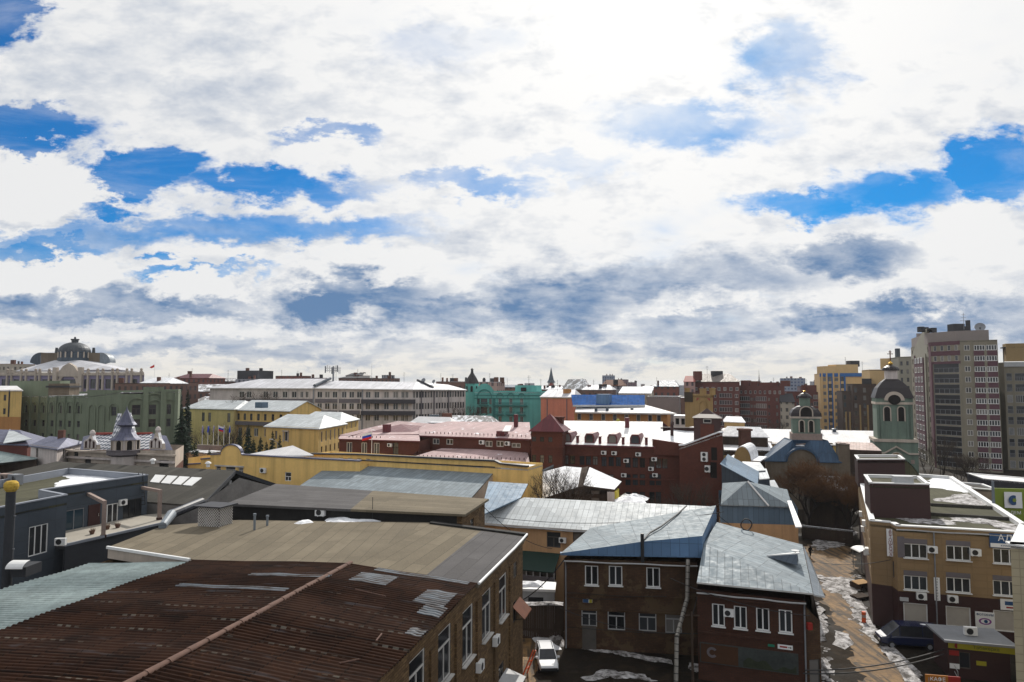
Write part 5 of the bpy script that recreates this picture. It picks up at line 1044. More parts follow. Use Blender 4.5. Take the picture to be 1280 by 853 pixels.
e1 = Vector((oA.x, oA.y, oz))+Vector((-.1, -.25, 0)); e2 = Vector((oB.x, oB.y, oz))+Vector((0, -.25, 0))
mid = e1+(e2-e1)*.86; m2r = r1+(r2-r1)*.98
O_.roof([[e1, mid, m2r, r1]], M['whiteroof'], .3, side=M['maroon'])
O_.roof([[mid, e2+Vector((2.5, -.6, .0)), P(868, 533, 124), P(826, 540, 120)]], M['snow'], .3, side=M['maroon'])
O_.roof([[mid+Vector((0, 0, -.02)), P(826, 540.4, 120), m2r+Vector((0, 0, -.02))]], M['whiteroof'], .3, side=M['maroon'])
O_.roof([[r1+Vector((0, 0, -.02)), m2r+Vector((0, 0, -.02)), Vector((oB.x+4.3, oB.y+15, oz)), Vector((oA.x+4.3, oA.y+15, oz))]], M['maroon'], .3)
nrm = (r1-e1).cross(e2-e1).normalized(); nrm = nrm if nrm.z > 0 else -nrm
def arch_pts(n=8, w=1.0, h0=.8, h=.7): return [(-w, 0)]+[(-w*math.cos(math.pi*i/n), h0+h*math.sin(math.pi*i/n)) for i in range(n+1)]+[(w, 0)]
aO = O_.ang(0)
for u, v in [(708.5, 554), (737, 555), (765.5, 556), (794, 556.5)]:
    p = onplane(u, v-1.5, e1, nrm); o = MB(); pr = [(-.85, -.2), (-.85, .95), (-.55, 1.55), (.55, 1.55), (.85, .95), (.85, -.2)]
    def wp(x, z, y=0): return Vector((p.x+x*math.cos(aO)-y*math.sin(aO), p.y+x*math.sin(aO)+y*math.cos(aO), p.z+z))
    fr = [wp(x, z, -.15) for x, z in pr]; bk = [wp(x, z, 5.0) for x, z in pr]; o.face(fr)
    for i in range(5): o.face([fr[i], bk[i], bk[i+1], fr[i+1]])
    dm = o.build('dormer', [M['maroon']], O_.root); g_ = MB(); g_.face([wp(-.62, .1, -.18), wp(.62, .1, -.18), wp(.62, .85, -.18), wp(.4, 1.3, -.18), wp(-.4, 1.3, -.18), wp(-.62, .85, -.18)]); g_.build('pane', [M['glassf']], dm)
for u, v in [(722, 554), (750, 555), (779, 556), (808, 556.5)]:
    p = onplane(u, v-.5, e1, nrm); mb = MB(); mb.box((p.x, p.y, p.z+.45), (.42, .42, 1.3), aO); mb.box((p.x, p.y, p.z+1.12), (.62, .62, .12), aO); mb.build('parapet_post', [M['maroon']], O_.root)
p = P(784, 532, 124); mb = MB(); mb.box((p.x, p.y, p.z+.3), (.7, .7, 2.2), aO); mb.build('chimney', [M['maroon']], O_.root)
p = P(785, 559, 110); 
mb = MB(); L = (oB-oA).length
for z_ in (13.3, 12.2, 8.6): mb.slab([O_.at(0, 0, .14, z_), O_.at(0, L, .14, z_), O_.at(0, L, -.01, z_), O_.at(0, 0, -.01, z_)], .3)
mb.build('cornice', [M['brickO']], O_.root)
for u, v, lab in [(755, 566, 'white air conditioner on the red hall below the second dormer'), (768, 566.5, 'white air conditioner on the red hall below the third dormer'), (798, 568, 'white air conditioner on the red hall below the fourth dormer'), (783, 576, 'small air conditioner between the red hall windows'), (818, 574, 'upper air conditioner near the tall glazed bay of the red hall'), (814, 586, 'middle air conditioner near the tall glazed bay of the red hall'), (819, 594, 'lower air conditioner near the tall glazed bay of the red hall'), (780, 594, 'air conditioner low down on the red hall')]: ac(O_, 0, u, v, lab, .85, .58)
# flat maroon lift boxes and parapet bits on the snowy roof
for px, zz, lab in [((826, 868, 537, 122), 1.6, 'long dark maroon rooftop parapet box on the snowy flat roof'),]:
    a, b3 = P(px[0], px[2]+4, px[3]), P(px[1], px[2]+4, px[3]-1.5); bb = Bld('rooftop_box', lab, 'rooftop box', [X2(a), X2(b3), X2(b3)+Vector((.5, 1.8)), X2(a)+Vector((.5, 1.8))], P(840, 535.5, 121).z, M['maroonp'], P(840, 545, 121).z); bb.done(); bb.flat(M['maroon'], .05, M['maroonp'], cw=.2)
a, b3 = P(816, 551, 112.5), P(854, 556, 110.5); bb = Bld('curved_parapet', 'raised brick parapet of the red hall beside the gabled block', 'parapet', [X2(a)+Vector((0, -.4)), X2(b3)+Vector((0, -.4)), X2(b3)+Vector((0, .4)), X2(a)+Vector((0, .4))], [a.z+.2, b3.z+.1, b3.z+.1, a.z+.2], M['brickO'], 12.5); bb.done(); bb.roof([[Vector((p.x, p.y, z+.08)) for p, z in zip(bb.foot, bb.z)]], M['maroon'], .08)
p = P(840, 542, 118); mb = MB(); mb.tube(p+Vector((0, 0, -1.2)), p+Vector((0, 0, 1.6)), .28, .28, 8); mb.tube(p+Vector((0, 0, 1.6)), p+Vector((.2, 0, 2.0)), .4, .2, 8); tag(mb.build('roof_flue', [M['maroonp']], None, False, tuple(p)), 'dark flue on the snowy flat roof beside the maroon box', 'flue')
# corner tower
tz_ = 16.1; ta, tb = X2(P(664, 540, 116)), X2(P(703, 541, 114.5)); td = Vector((1.4, 5.2))
T_ = Bld('corner_tower', 'square red brick tower under a maroon pyramid roof', 'tower', [ta, tb, tb+td, ta+td], tz_, M['brickO'], reveal=.15)
for v, h_ in ((549, .8), (573.5, 1.3), (597, 1.3)):
    for u in (667.5, 677.5, 688): T_.px(0, u, v+(u-664)*.03, .7, h_, 'red')
T_.done(); f = T_.foot; cx = sum(f, Vector((0, 0)))/4; apx = Vector((cx.x, cx.y, 18.9)); q_ = [Vector((p.x+(p.x-cx.x)*.13, p.y+(p.y-cx.y)*.13, tz_)) for p in f]
T_.roof([[q_[i], q_[(i+1) % 4], apx] for i in range(4)], M['maroon'], .12)
mb = MB()
for z_ in (15.6, 13.5, 10.2): 
    c3 = [Vector((p.x+(p.x-cx.x)*.04, p.y+(p.y-cx.y)*.04, z_)) for p in f]; mb.slab(c3, .25)
mb.build('cornice', [M['brickO']], T_.root)
p = P(699, 530, 119); mb = MB(); mb.box((p.x, p.y, 16.0), (1.4, 1.4, 4.2), aO); mb.box((p.x, p.y, 18.2), (1.7, 1.7, .25), aO); mb.build('chimney', [M['brickO']], T_.root)
# gabled block on the right
ga_, gb_ = X2(P(849, 560, 108)), X2(P(903, 545, 104.5))
Gb = Bld('gabled_brick_block', 'tall red brick end block with a snow edged sloping top', 'building', [ga_, gb_, gb_+Vector((3.4, 11)), ga_+Vector((3.4, 11))], [P(849, 559, 108).z, P(903, 541, 104.5).z, P(903, 541, 104.5).z, P(849, 559, 108).z], M['brickO'])
pr = [pw(ga_, gb_, u, v) for u, v in [(849, 557), (856, 556.5), (898, 541), (903, 541)]]; pr[0] = (0, pr[0][1]); pr[-1] = ((gb_-ga_).length, pr[-1][1]); Gb.tops[0] = pr
for u, v, w, h in [(892.5, 565, .9, 2.6), (892, 588, 1.0, 2.4), (886, 598, .6, .9)]: Gb.px(0, u, v, w, h, 'slot')
Gb.done(); mb = MB()
for (s0, z0_), (s1, z1_) in zip(pr, pr[1:]): mb.slab([Gb.at(0, s0, .2, z0_+.18), Gb.at(0, s1, .2, z1_+.18), Gb.at(0, s1, -.6, z1_+.18), Gb.at(0, s0, -.6, z0_+.18)], .24)
mb.build('coping', [M['snow']], Gb.root); Gb.roof([[Vector((p.x, p.y, z-.2)) for p, z in zip(Gb.foot, Gb.z)]], M['whiteroof'], .2)
ac(Gb, 0, 881, 571, 'large twin fan air conditioner on the tall gabled brick block', 1.0, 1.4, .4, 2); ac(Gb, 0, 885, 586, 'small air conditioner under the twin fan unit', .8, 1.0, .35)
# turret with pointed gable roof
ua, ub = X2(P(867, 530, 113)), X2(P(901, 530, 111)); ud = Vector((1.3, 4.4)); zt_ = zof(522, 112)
U_ = Bld('maroon_turret', 'maroon turret with a pointed roof and one small window behind the gabled block', 'turret', [ua, ub, ub+ud, ua+ud], zt_, M['maroonp'])
U_.px(0, 884, 523.5+3, 1.3, .7, 'far'); U_.done(); f = U_.foot; cx = sum(f, Vector((0, 0)))/4
def lerp3(k_, z_): return [Vector((cx.x+(p.x-cx.x)*k_, cx.y+(p.y-cx.y)*k_, z_)) for p in f]
A0, A1, A2 = lerp3(1.1, zt_-.1), lerp3(.55, zt_+.5), zof(511, 112)
mb = MB()
for i in range(4): mb.face([A0[i], A0[(i+1) % 4], A1[(i+1) % 4], A1[i]]); mb.face([A1[i], A1[(i+1) % 4], Vector((cx.x, cx.y, A2))])
mb.build('roof', [M['maroonp']], U_.root); mb = MB(); p = U_.at(0, 2.2, .08, zof(543, 112)); mb.box(tuple(p), (2.2, .12, 3.2), U_.ang(0)); mb.build('brick_panel', [M['brickO']], U_.root)

# left wing with red roofs
wa_, wb_ = X2(P(524, 545, 132)), X2(P(663, 549, 121)); wd_ = Vector((3.2, 12.5)); wz = 14.3
Wg = Bld('red_wing', 'two storey red brick wing with a broad snow dusted red roof', 'building', [wa_, wb_, wb_+wd_, wa_+wd_], [P(524, 545, 132).z, P(663, 549, 121).z, 14.3, 14.3], M['brickO'])
for u, v in [(545, 552), (562, 552.5), (611, 555), (625, 555)]: Wg.px(0, u, v, 1.5, 1.05, 'far2')
Wg.px(0, 645, 557, 1.8, .8, 'far2'); Wg.done()
for u, v, lab in [(603, 553, 'air conditioner left of the paired windows of the red wing'), (635, 554.5, 'air conditioner right of the paired windows of the red wing')]: ac(Wg, 0, u, v, lab, 1.0, .7)
q1, q2_, q3, q4 = P(524, 544.5, 131.5), P(664, 549, 120.5), P(662, 528, 137), P(560, 527, 146)
Wg.roof([[q1, q2_, q3, q4], [q1, q4, P(524, 533, 146)]], M['pink'], .25, side=M['maroon'])
p = P(634, 548, 125); mb = MB(); mb.box((p.x-.9, p.y+1, p.z+.5), (1.5, 2.4, 1.6), aO); mb.build('dormer', [M['maroon']], Wg.root); mb = MB(); mb.slab([P(628, 539, 124), P(637, 539, 123.5), P(640, 532, 128), P(632, 532, 128)], .1); mb.build('dormer_roof', [M['whiteroof']], Wg.root)
p = P(645, 528, 133); mb = MB(); mb.box((p.x, p.y, p.z), (.7, .7, 3.0), aO); mb.build('chimney', [M['maroon']], Wg.root)
def snowguard(bld, P0, P1, n, mat='maroonp'):
    for i in range(n): p = P0+(P1-P0)*(i+.5)/n; mb = MB(); mb.box((p.x, p.y, p.z+.18), (.12, .12, .4)); mb.build('snow_guard', [MAT[mat]], bld.root)
snowguard(Wg, P(530, 542, 132.5), P(660, 546.5, 122), 26)
va, vb_ = X2(P(424, 549, 133)), X2(P(524, 552, 126)); vz = 13.7
V1 = Bld('red_brick_annex', 'flat fronted red brick block with three white windows at the end of the red complex', 'building', [va, vb_, vb_+Vector((2.5, 8)), va+Vector((2.5, 8))], [P(424, 549, 133).z, P(524, 552, 126).z, 14, 14], M['brickO'])
for u, v in [(436.5, 561.5), (455, 562), (470.5, 562.5)]: V1.px(0, u, v, 1.3, 2.6, 'far2')
V1.px(0, 494.5, 561, 1.2, 2.2, 'red'); V1.done()
ac(V1, 0, 488, 556.5, 'small air conditioner near the dark window of the red annex', .9, .6)
V1.roof([[P(423, 548.6, 132.5), P(525, 551.5, 125.5), P(524, 544, 133), P(426, 543.5, 142)]], M['pink'], .2, side=M['maroon'])
V1.roof([[P(424, 544, 140), P(524, 543, 134), P(560, 531.5, 146), P(497, 526.5, 150)]], M['pink'], .25, side=M['maroon'])
mb = MB(); p = P(483.5, 538, 140); mb.box((p.x, p.y, p.z), (1.3, 1.2, 2.4), aO); mb.build('chimney', [M['maroon']], V1.root)
snowguard(V1, P(434, 547.5, 134.5), P(478, 548, 131), 9)
xa, xb = X2(P(508, 574, 121)), X2(P(661, 578, 116)); X_ = Bld('red_lean_to', 'low red roofed lean-to in front of the red wing', 'shed', [xa, xb, xb+Vector((1.5, 6)), xa+Vector((1.5, 6))], [P(508, 574, 121).z, P(661, 578, 116).z, 11.9, 11.9], M['brickO']); X_.px(0, 649, 583, 1.0, .6, 'far2'); X_.done()
X_.roof([[P(506, 574, 120.5), P(662, 578.5, 115.5), P(659, 563, 123), P(552, 560.5, 128)]], M['pink'], .2, side=M['maroon']); snowguard(X_, P(516, 571, 122), P(658, 575.5, 117), 26)
# flag in front of the annex
def flag(name, label, u, vt, vb, D, tri=True, fw=1.7, fh=1.1, wave=.0, group=None, side=-1):
    b_p = P(u, vb, D); top = P(u, vt, D).z; o = thing(name, label, 'flagpole', (b_p.x, D, b_p.z), group); mb = MB(); mb.tube((b_p.x, D, b_p.z), (b_p.x, D, top), .07, .04, 6); mb.build('pole', [M['white']], o)
    if tri:
        fl_ = MB()
        for r, m_ in enumerate((2, 1, 0)):
            for i in range(6):
                def fp(i_, r_): x = fw*i_/6; return Vector((b_p.x+side*x, D+.12*math.sin(i_*1.3+wave), top-.15-fh+fh*r_/3-.38*x*(.6+.2*math.sin(wave))))
                fl_.face([fp(i, r), fp(i+1, r), fp(i+1, r+1), fp(i, r+1)], {2: 0, 1: 1, 0: 2}[m_])
        fl_.build('flag', [M['fl_r'], M['fl_b'], M['fl_w']] if False else [M['fl_r'], M['fl_b'], M['fl_w']], o)
    return o
# ================================================================== white-blue metal roof house behind the red wing
bb = Bld('white_roofed_house', 'house with a white hipped metal roof and two dark dormers behind the red wing', 'house', QD(496, 165, 566, 158, 540, 12), zof(541, 162), M['stucco']); bb.hip(M['whiteroof'], zof(521, 168), .22); bb.done()
for u in (509, 547): p = P(u, 533, 160); bb.bx('dormer', tuple(p), (3.6, 2.2, 1.5), aO, M['bluedk']); bb.bx('dormer_roof', (p.x, p.y, p.z+.85), (4.0, 2.6, .22), aO, M['snow'])
bb = Bld('courtyard_shed', 'mossy low house with a snowy roof under the bare trees beside the turquoise house', 'house', QD(545, 185, 612, 180, 531, 10), zof(531, 183), plain('mossy_wall', (.12, .095, .04), .95, .3)); bb.hip(M['snowpatch'], zof(519, 190), .1); bb.done()
for u, v in [(543, 525), (559, 523)]: p = P(u, v, 176); mb = MB(); mb.box(tuple(p), (2.4, 1.6, 2.6)); tag(mb.build('chimney_stack', [M['chim'] if u == 559 else M['bluedk']], None, False, tuple(p)), 'brick chimney stack among the snowy roofs' if u == 559 else 'dark blue chimney box among the snowy roofs', 'chimney')

# ================================================================== Q. long white roof and red church building parts
bb = Bld('long_white_roofed_hall', 'long low yellow hall under a broad snow covered roof behind the chapel', 'building', QD(880, 172, 1105, 160, 553, 22), zof(553, 168), M['yellow2']); 
for i in range(16): bb.win(0, 2+i*2.7, zof(559, 166), .9, 1.2, 'fard')
bb.hip(M['whiteroof'], zof(534.5, 184), 0, .5); bb.done(); hallq = bb
for u, v, lab in [(931, 543, 'leftmost dark roof vent on the long white roof'), (935.5, 543, 'second dark roof vent on the long white roof'), (942, 545, 'third squat roof vent on the long white roof'), (1024, 541, 'dark box vent on the long white roof right of the chapel tower'), (1043, 541, 'lone dark roof vent at the right of the long white roof')]:
    p = P(u, v+3, 172); mb = MB(); mb.tube(p+Vector((0, 0, -1.2)), p+Vector((0, 0, 1.2)), .45, .45, 8); mb.lathe(p+Vector((0, 0, 1.2)), [(.75, 0), (.7, .3), (.05, .5)], 8); tag(mb.build('roof_vent', [M['bluedk']], None, False, tuple(p)), lab, 'roof vent')
for px, lab in [((905, 932, 563), 'first low snow roofed store left of the chapel'), ((934, 968, 563), 'second low snow roofed store left of the chapel')]:
    bb = Bld('snow_roofed_store', lab, 'shed', QD(px[0], 146, px[1], 144, px[2], 10), zof(px[2], 145), M['fence']); bb.roof([[Vector((p.x, p.y, bb.z[0]+(.9 if i > 1 else 0))) for i, p in enumerate(bb.foot)]], M['snow'], .3); bb.done()
p = P(931, 553, 143); mb = MB(); mb.box((p.x, p.y, p.z-1.0), (2.0, 2.0, 7)); mb.box((p.x, p.y, p.z+2.6), (2.5, 2.5, .4)); tag(mb.build('chimney_stack', [M['chim']], None, False, tuple(p)), 'tall brown chimney stack between the snow roofed stores', 'chimney')
p = P(923, 571, 128); bb = Bld('arched_roof_store', 'small store with a barrel arched end wall behind the blue sheet shed', 'shed', QD(906, 130, 950, 127, 576, 9), zof(576, 129), M['ochrest']); L = (bb.foot[1]-bb.foot[0]).length; bb.tops[0] = [(0, bb.z[0])]+[(L/2-L*.24*math.cos(math.pi*i/10), bb.z[0]+2.6*math.sin(math.pi*i/10)) for i in range(11)]+[(L, bb.z[0])]; bb.done()
bb.roof([[Vector((bb.at(0, s_, -.4, z_+.15))), Vector((bb.at(0, s2, -.4, z2+.15))), Vector((bb.at(0, s2, -9, z2+.15))), Vector((bb.at(0, s_, -9, z_+.15)))] for (s_, z_), (s2, z2) in zip(bb.tops[0], bb.tops[0][1:]) if s2-s_ > .05], M['snow'], .2)

# ================================================================== P. chapel with blue roof
ca_, cb_ = X2(P(957, 577, 134)), X2(P(1049, 577, 131)); cz = zof(577, 132.5)
Ch = Bld('chapel', 'old chapel with a blue metal roof, arched gable and small green bell turret', 'church', [ca_, cb_, cb_+Vector((5, 14)), ca_+Vector((5, 14))], cz, M['chapelw'])
L = (cb_-ca_).length; Ch.tops[0] = [(0, cz), (L*.30, cz)]+[(L*.5-L*.2*math.cos(math.pi*i/12), cz+2.3*math.sin(math.pi*i/12)) for i in range(1, 12)]+[(L*.70, cz), (L, cz)]; Ch.done()
tpz = zof(549, 137); f = [Vector((p.x, p.y, cz)) for p in Ch.foot]; c_ = sum(f, Vector())/4; tw = 3.1
tq = [Vector((c_.x+dx_, c_.y+dy_-2, tpz)) for dx_, dy_ in ((-tw, -tw+.8), (tw, -tw-.8), (tw+.9, tw-.8), (-tw+.9, tw+.8))]
fe = [f[0]+Vector((-.4, -.3, 0)), f[1]+Vector((.4, -.3, 0)), f[2], f[3]]
tm = (tq[0]+tq[1])/2; cen = Ch.at(0, L*.5, -3.4, cz+2.5)
Ch.roof([[fe[0], Ch.at(0, L*.29, .3, cz), tq[0]], [Ch.at(0, L*.29, .3, cz), cen, tm, tq[0]], [Ch.at(0, L*.71, .3, cz), fe[1], tq[1]], [cen, Ch.at(0, L*.71, .3, cz), tq[1], tm], [fe[1], fe[2], tq[2], tq[1]], [fe[3], fe[0], tq[0], tq[3]]], M['blueroof'], .15)
mb = MB()
for i in range(12):
    a0, a1 = math.pi*i/12, math.pi*(i+1)/12
    def ap_(a, o_, r): return Ch.at(0, L*.5-(L*.2+r)*math.cos(a), o_, cz+(2.3+r)*math.sin(a))
    mb.face([ap_(a0, .35, 0), ap_(a1, .35, 0), ap_(a1, .35, .35), ap_(a0, .35, .35)][::-1]); mb.face([ap_(a0, .35, .35), ap_(a1, .35, .35), ap_(a1, -3.2, .35), ap_(a0, -3.2, .35)][::-1]); mb.face([ap_(a0, .35, 0), ap_(a1, .35, 0), ap_(a1, -.1, 0), ap_(a0, -.1, 0)])
mb.build('arched_hood', [M['blueroof']], Ch.root)
snow(None, [Ch.at(0, L*.43, -2.6, 0), Ch.at(0, L*.58, -2.6, 0), Ch.at(0, L*.56, -4.3, 0), Ch.at(0, L*.45, -4.3, 0)], .5, lambda x, y: cz+2.7, 'snow', 97, .15, parent=Ch.root)
def belltower(root, c_, tiers, ang_):
    """stack of tapering square tiers: (half width, z0, z1, material, name)"""
    for hw, z0_, z1_, mt, nm in tiers: mb = MB(); mb.box((c_.x, c_.y, (z0_+z1_)/2), (2*hw, 2*hw, z1_-z0_), ang_); mb.build(nm, [MAT[mt]], root)
def onface(c_, ang_, x, y, z): return Vector((c_.x+x*math.cos(ang_)-y*math.sin(ang_), c_.y+x*math.sin(ang_)+y*math.cos(ang_), z))
def arched_window(root, c_, ang_, x, hw, zb, w, h, mfr='cream', rec=0, glass='slot', parent=None):
    """arched opening: pale surround ring in front of a dark pane, on the front (-y) face"""
    n = 10; out_ = [(-w/2-.22, 0)]+[(-(w/2+.22)*math.cos(math.pi*i/n), h-w/2+(w/2+.22)*math.sin(math.pi*i/n)) for i in range(n+1)]+[(w/2+.22, 0)]
    inn = [(-w/2, .0)]+[(-(w/2)*math.cos(math.pi*i/n), h-w/2+(w/2)*math.sin(math.pi*i/n)) for i in range(n+1)]+[(w/2, .0)]
    objs = []
    mb = MB(); q_ = lambda p, y: onface(c_, ang_, x+p[0], -hw-y, zb+p[1])
    for i in range(len(out_)-1):
        mb.face([q_(out_[i], .14), q_(inn[i], .14), q_(inn[i+1], .14), q_(out_[i+1], .14)]); mb.face([q_(out_[i], .14), q_(out_[i+1], .14), q_(out_[i+1], .0), q_(out_[i], .0)]); mb.face([q_(inn[i], .0), q_(inn[i+1], .0), q_(inn[i+1], .14), q_(inn[i], .14)])
    sr = mb.build('arched_window', [MAT[mfr]], root); m2 = MB(); m2.face([q_(p, .03) for p in inn][::-1] if False else [q_(p, .03) for p in inn]); m2.build('opening', [MAT[glass]], sr); return sr
def cross(root, c_, z0_, h, mat='gold'):
    mb = MB(); mb.box((c_.x, c_.y, z0_+h/2), (h*.07, h*.07, h)); mb.box((c_.x, c_.y, z0_+h*.68), (h*.5, h*.06, h*.065)); mb.box((c_.x, c_.y, z0_+h*.86), (h*.26, h*.06, h*.06)); mb.build('cross', [MAT[mat]], root)
cc = Vector(((tq[0].x+tq[2].x)/2, (tq[0].y+tq[2].y)/2, 0)); at_ = -.32; Dt = cc.y-3
Zc = lambda v: zof(v, Dt)
belltower(Ch.root, cc, [(2.8, Zc(550)-1, Zc(542.5), 'pinkst', 'balcony'), (2.5, Zc(542.5), Zc(523.5), 'churchg', 'bell_stage'), (2.75, Zc(523.5), Zc(521), 'cream', 'cornice'), (.95, Zc(508.5), Zc(498), 'churchg', 'lantern')], at_)
for x in (-.95, .75): arched_window(Ch.root, cc, at_, x+.1, 2.5, Zc(541), .75, 2.3)
def sqdome(root, c_, prof, ang_, mat, nm='dome'):
    mb = MB(); mb.lathe((c_.x, c_.y, 0), [(r*1.414, z) for r, z in prof], 4, 0, ang_+math.pi/4)
    return mb.build(nm, [MAT[mat]], root)
sqdome(Ch.root, cc, [(2.8, Zc(521)), (2.72, Zc(517)), (2.3, Zc(512.5)), (1.5, Zc(509)), (.95, Zc(508))], at_, 'blackdome')
for sgn in (0,): arched_window(Ch.root, cc, at_, 0, 2.8, Zc(521.2), 2.1, 1.9, 'cream')
mb = MB(); mb.lathe((cc.x, cc.y, 0), [(1.35, Zc(498)), (1.3, Zc(495.5)), (.8, Zc(492.8)), (.12, Zc(490.5))], 12); mb.build('small_dome', [MAT['blackdome']], Ch.root, True)
mb = MB(); mb.lathe((cc.x, cc.y, 0), [(.05, Zc(490.5)), (.28, Zc(489.8)), (.28, Zc(489)), (.05, Zc(488.5))], 10); mb.build('gold_ball', [MAT['gold']], Ch.root, True); cross(Ch.root, cc, Zc(489), 1.2, 'rustred')

# ================================================================== bell tower
Dt = 148; bc = P(1116, 540, 152); bc = Vector((bc.x, bc.y, 0)); Zc = lambda v: zof(v, Dt); at_ = -.37
Bt = thing('bell_tower', 'green and cream church bell tower with a black dome and gold cross', 'bell tower', (bc.x, bc.y, 0))
belltower(Bt, bc, [(4.1, 0, Zc(553), 'churchg', 'lower_stage'), (4.3, Zc(553), Zc(549.5), 'cream', 'middle_cornice'), (3.45, Zc(549.5), Zc(506), 'churchg', 'bell_stage'), (3.65, Zc(506), Zc(503), 'cream', 'upper_cornice'), (3.55, Zc(503), Zc(498), 'churchg', 'attic_stage'), (1.15, Zc(474), Zc(463), 'stucco', 'lantern')], at_)
for x in (-1.45, 1.25): arched_window(Bt, bc, at_, x, 3.45, Zc(527), 1.15, 3.1, 'cream')
for sx in (-3.2, -2.6, 2.4, 3.1): mb = MB(); p = onface(bc, at_, sx, -3.5, 0); mb.tube((p.x, p.y, Zc(549)), (p.x, p.y, Zc(507)), .25, .22, 8); mb.build('corner_column', [M['churchg']], Bt)
sqdome(Bt, bc, [(3.75, Zc(498)), (3.55, Zc(494)), (3.0, Zc(485)), (2.05, Zc(478)), (1.25, Zc(474))], at_, 'blackdome')
mb = MB(); n = 14
for i in range(n):
    a0, a1 = math.pi*i/n, math.pi*(i+1)/n
    def rp(a, r, y): return onface(bc, at_, r*math.cos(a), -3.7-y, Zc(501)+r*math.sin(a))
    mb.face([rp(a0, 1.25, .2), rp(a0, 1.95, .2), rp(a1, 1.95, .2), rp(a1, 1.25, .2)][::-1]); mb.face([rp(a0, 1.95, .2), rp(a1, 1.95, .2), rp(a1, 1.95, -1.2), rp(a0, 1.95, -1.2)])
mb.build('round_gable', [M['cream']], Bt); mb = MB(); mb.face([onface(bc, at_, 1.25*math.cos(2*math.pi*i/20), -3.8, Zc(499)+1.25*math.sin(2*math.pi*i/20)) for i in range(20)]); mb.build('round_opening', [M['slot']], Bt)
mb = MB(); pr = [(-4.2, Zc(566)), (-2.3, Zc(566)), (0, Zc(557.5)), (2.3, Zc(566)), (4.2, Zc(566))]
for (x0, z0_), (x1, z1_) in zip(pr, pr[1:]): mb.slab([onface(bc, at_, x0, -4.4, z0_), onface(bc, at_, x1, -4.4, z1_), onface(bc, at_, x1, -4.05, z1_), onface(bc, at_, x0, -4.05, z0_)], .35)
mb.build('pediment_moulding', [M['cream']], Bt); arched_window(Bt, bc, at_, 0, 4.1, Zc(590), 2.1, 4.0, 'cream', glass='ochrest')
for x in (-3.0, 3.0): mb = MB(); p = onface(bc, at_, x, -4.12, Zc(577)); mb.box(tuple(p), (.7, .12, .8), at_); mb.build('square_niche', [M['pinkst']], Bt)
mb = MB(); mb.lathe((bc.x, bc.y, 0), [(1.75, Zc(463)), (1.75, Zc(461.5)), (1.5, Zc(459)), (.8, Zc(456.5)), (.2, Zc(455.8))], 14); mb.build('small_dome', [MAT['blackdome']], Bt, True)
mb = MB(); mb.lathe((bc.x, bc.y, 0), [(.1, Zc(456)), (.45, Zc(454.8)), (.5, Zc(453.5)), (.2, Zc(452)), (.08, Zc(450.5))], 10); mb.build('gold_ball', [MAT['gold']], Bt, True); cross(Bt, bc, Zc(451), 2.4, 'rustred')
bb = Bld('rust_roofed_store', 'low store with a rusty red and white sheet roof between chapel and bell tower', 'shed', QD(1056, 140, 1102, 137, 563, 8), zof(563, 139), M['fence']); bb.done(); bb.roof([[Vector((p.x, p.y, bb.z[0]+(1.0 if i > 1 else .1))) for i, p in enumerate(bb.foot)]], seam('rust_patch_roof', (.4, .3, .27), .6, 2.5, .6, .1, rust=(.25, .07, .03)), .2)
bb = Bld('stone_pier', 'broad stone pier at the right end of the blue chapel roof', 'pier', QD(1048, 131, 1062, 130, 556, 3), zof(556, 130), M['chapelw']); bb.done(); bb.flat(M['dkfelt'], .05, M['pinkst'])
bb = Bld('yard_wall', 'low dark yard wall across the end of the lane under the russet tree', 'wall', QD(1002, 108, 1066, 104, 650, .5), 2.0, M['fence']); bb.done(); bb.flat(M['snow'], .02)
bb = Bld('snow_roofed_shed', 'brown shed with a snow streaked roof behind the russet tree', 'shed', QD(1012, 114, 1062, 111, 612, 9), zof(612, 113), M['fence']); bb.done(); bb.roof([[Vector((p.x, p.y, bb.z[0]+(1.2 if i > 1 else .1))) for i, p in enumerate(bb.foot)]], M['snowpatch'], .2)

# ================================================================== R. apartment tower
z_main = zof(425, 187)
t1, t2, t3, t4 = X2(P(1250, 500, 186)), X2(P(1203, 500, 190)), X2(P(1166, 500, 198)), X2(P(1141, 500, 226))
Tr = Bld('apartment_tower', 'tall beige and plum apartment tower with a glazed corner', 'apartment block', [t4, t3, t2, t1, t1+Vector((8, 22)), t4+Vector((26, 14))], z_main, M['towerb'], reveal=.12)
fl_h = 2.94
floors = [z_main-3.1-fl_h*i for i in range(12)]
for zz in floors:
    Tr.px(2, 1211.3, 0, 0, 0, 'far2') if False else None
    s_, _ = pw(*Tr.edge(2), 1211.3, 500); Tr.win(2, s_, zz+.3, 1.35, 1.5, 'far2')
    for u in (1227, 1242): s_, _ = pw(*Tr.edge(2), u, 500); Tr.win(2, s_, zz+.25, 2.5, 1.45, 'farw')
for k_, zz in enumerate(floors[2:]): L = (t2-t3).length; Tr.win(1, L*.5, zz+.1, L*.86, 2.55, 'tint') 
for k_, zz in enumerate(floors[:2]):
    for f in (.14, .38, .62, .86): L = (t2-t3).length; Tr.win(1, L*f, zz+.4, .95, 1.55, 'far')
Le = (t3-t4).length
for zz in floors:
    for f in (.08, .3, .42, .54, .66, .86): Tr.win(0, Le*f, zz+.35, 1.5 if .25 < f < .7 else 1.1, 1.6, 'far2' if .25 < f < .7 else 'fard')
Tr.done(); Tr.flat(M['dkfelt'], .2)
def panel(bld, i, s0, s1, z0_, z1_, mat, nm, out=.03, th=.05): return fbox(bld, i, s0, s1, z0_, z1_, out, th, nm, mat, bld.root)
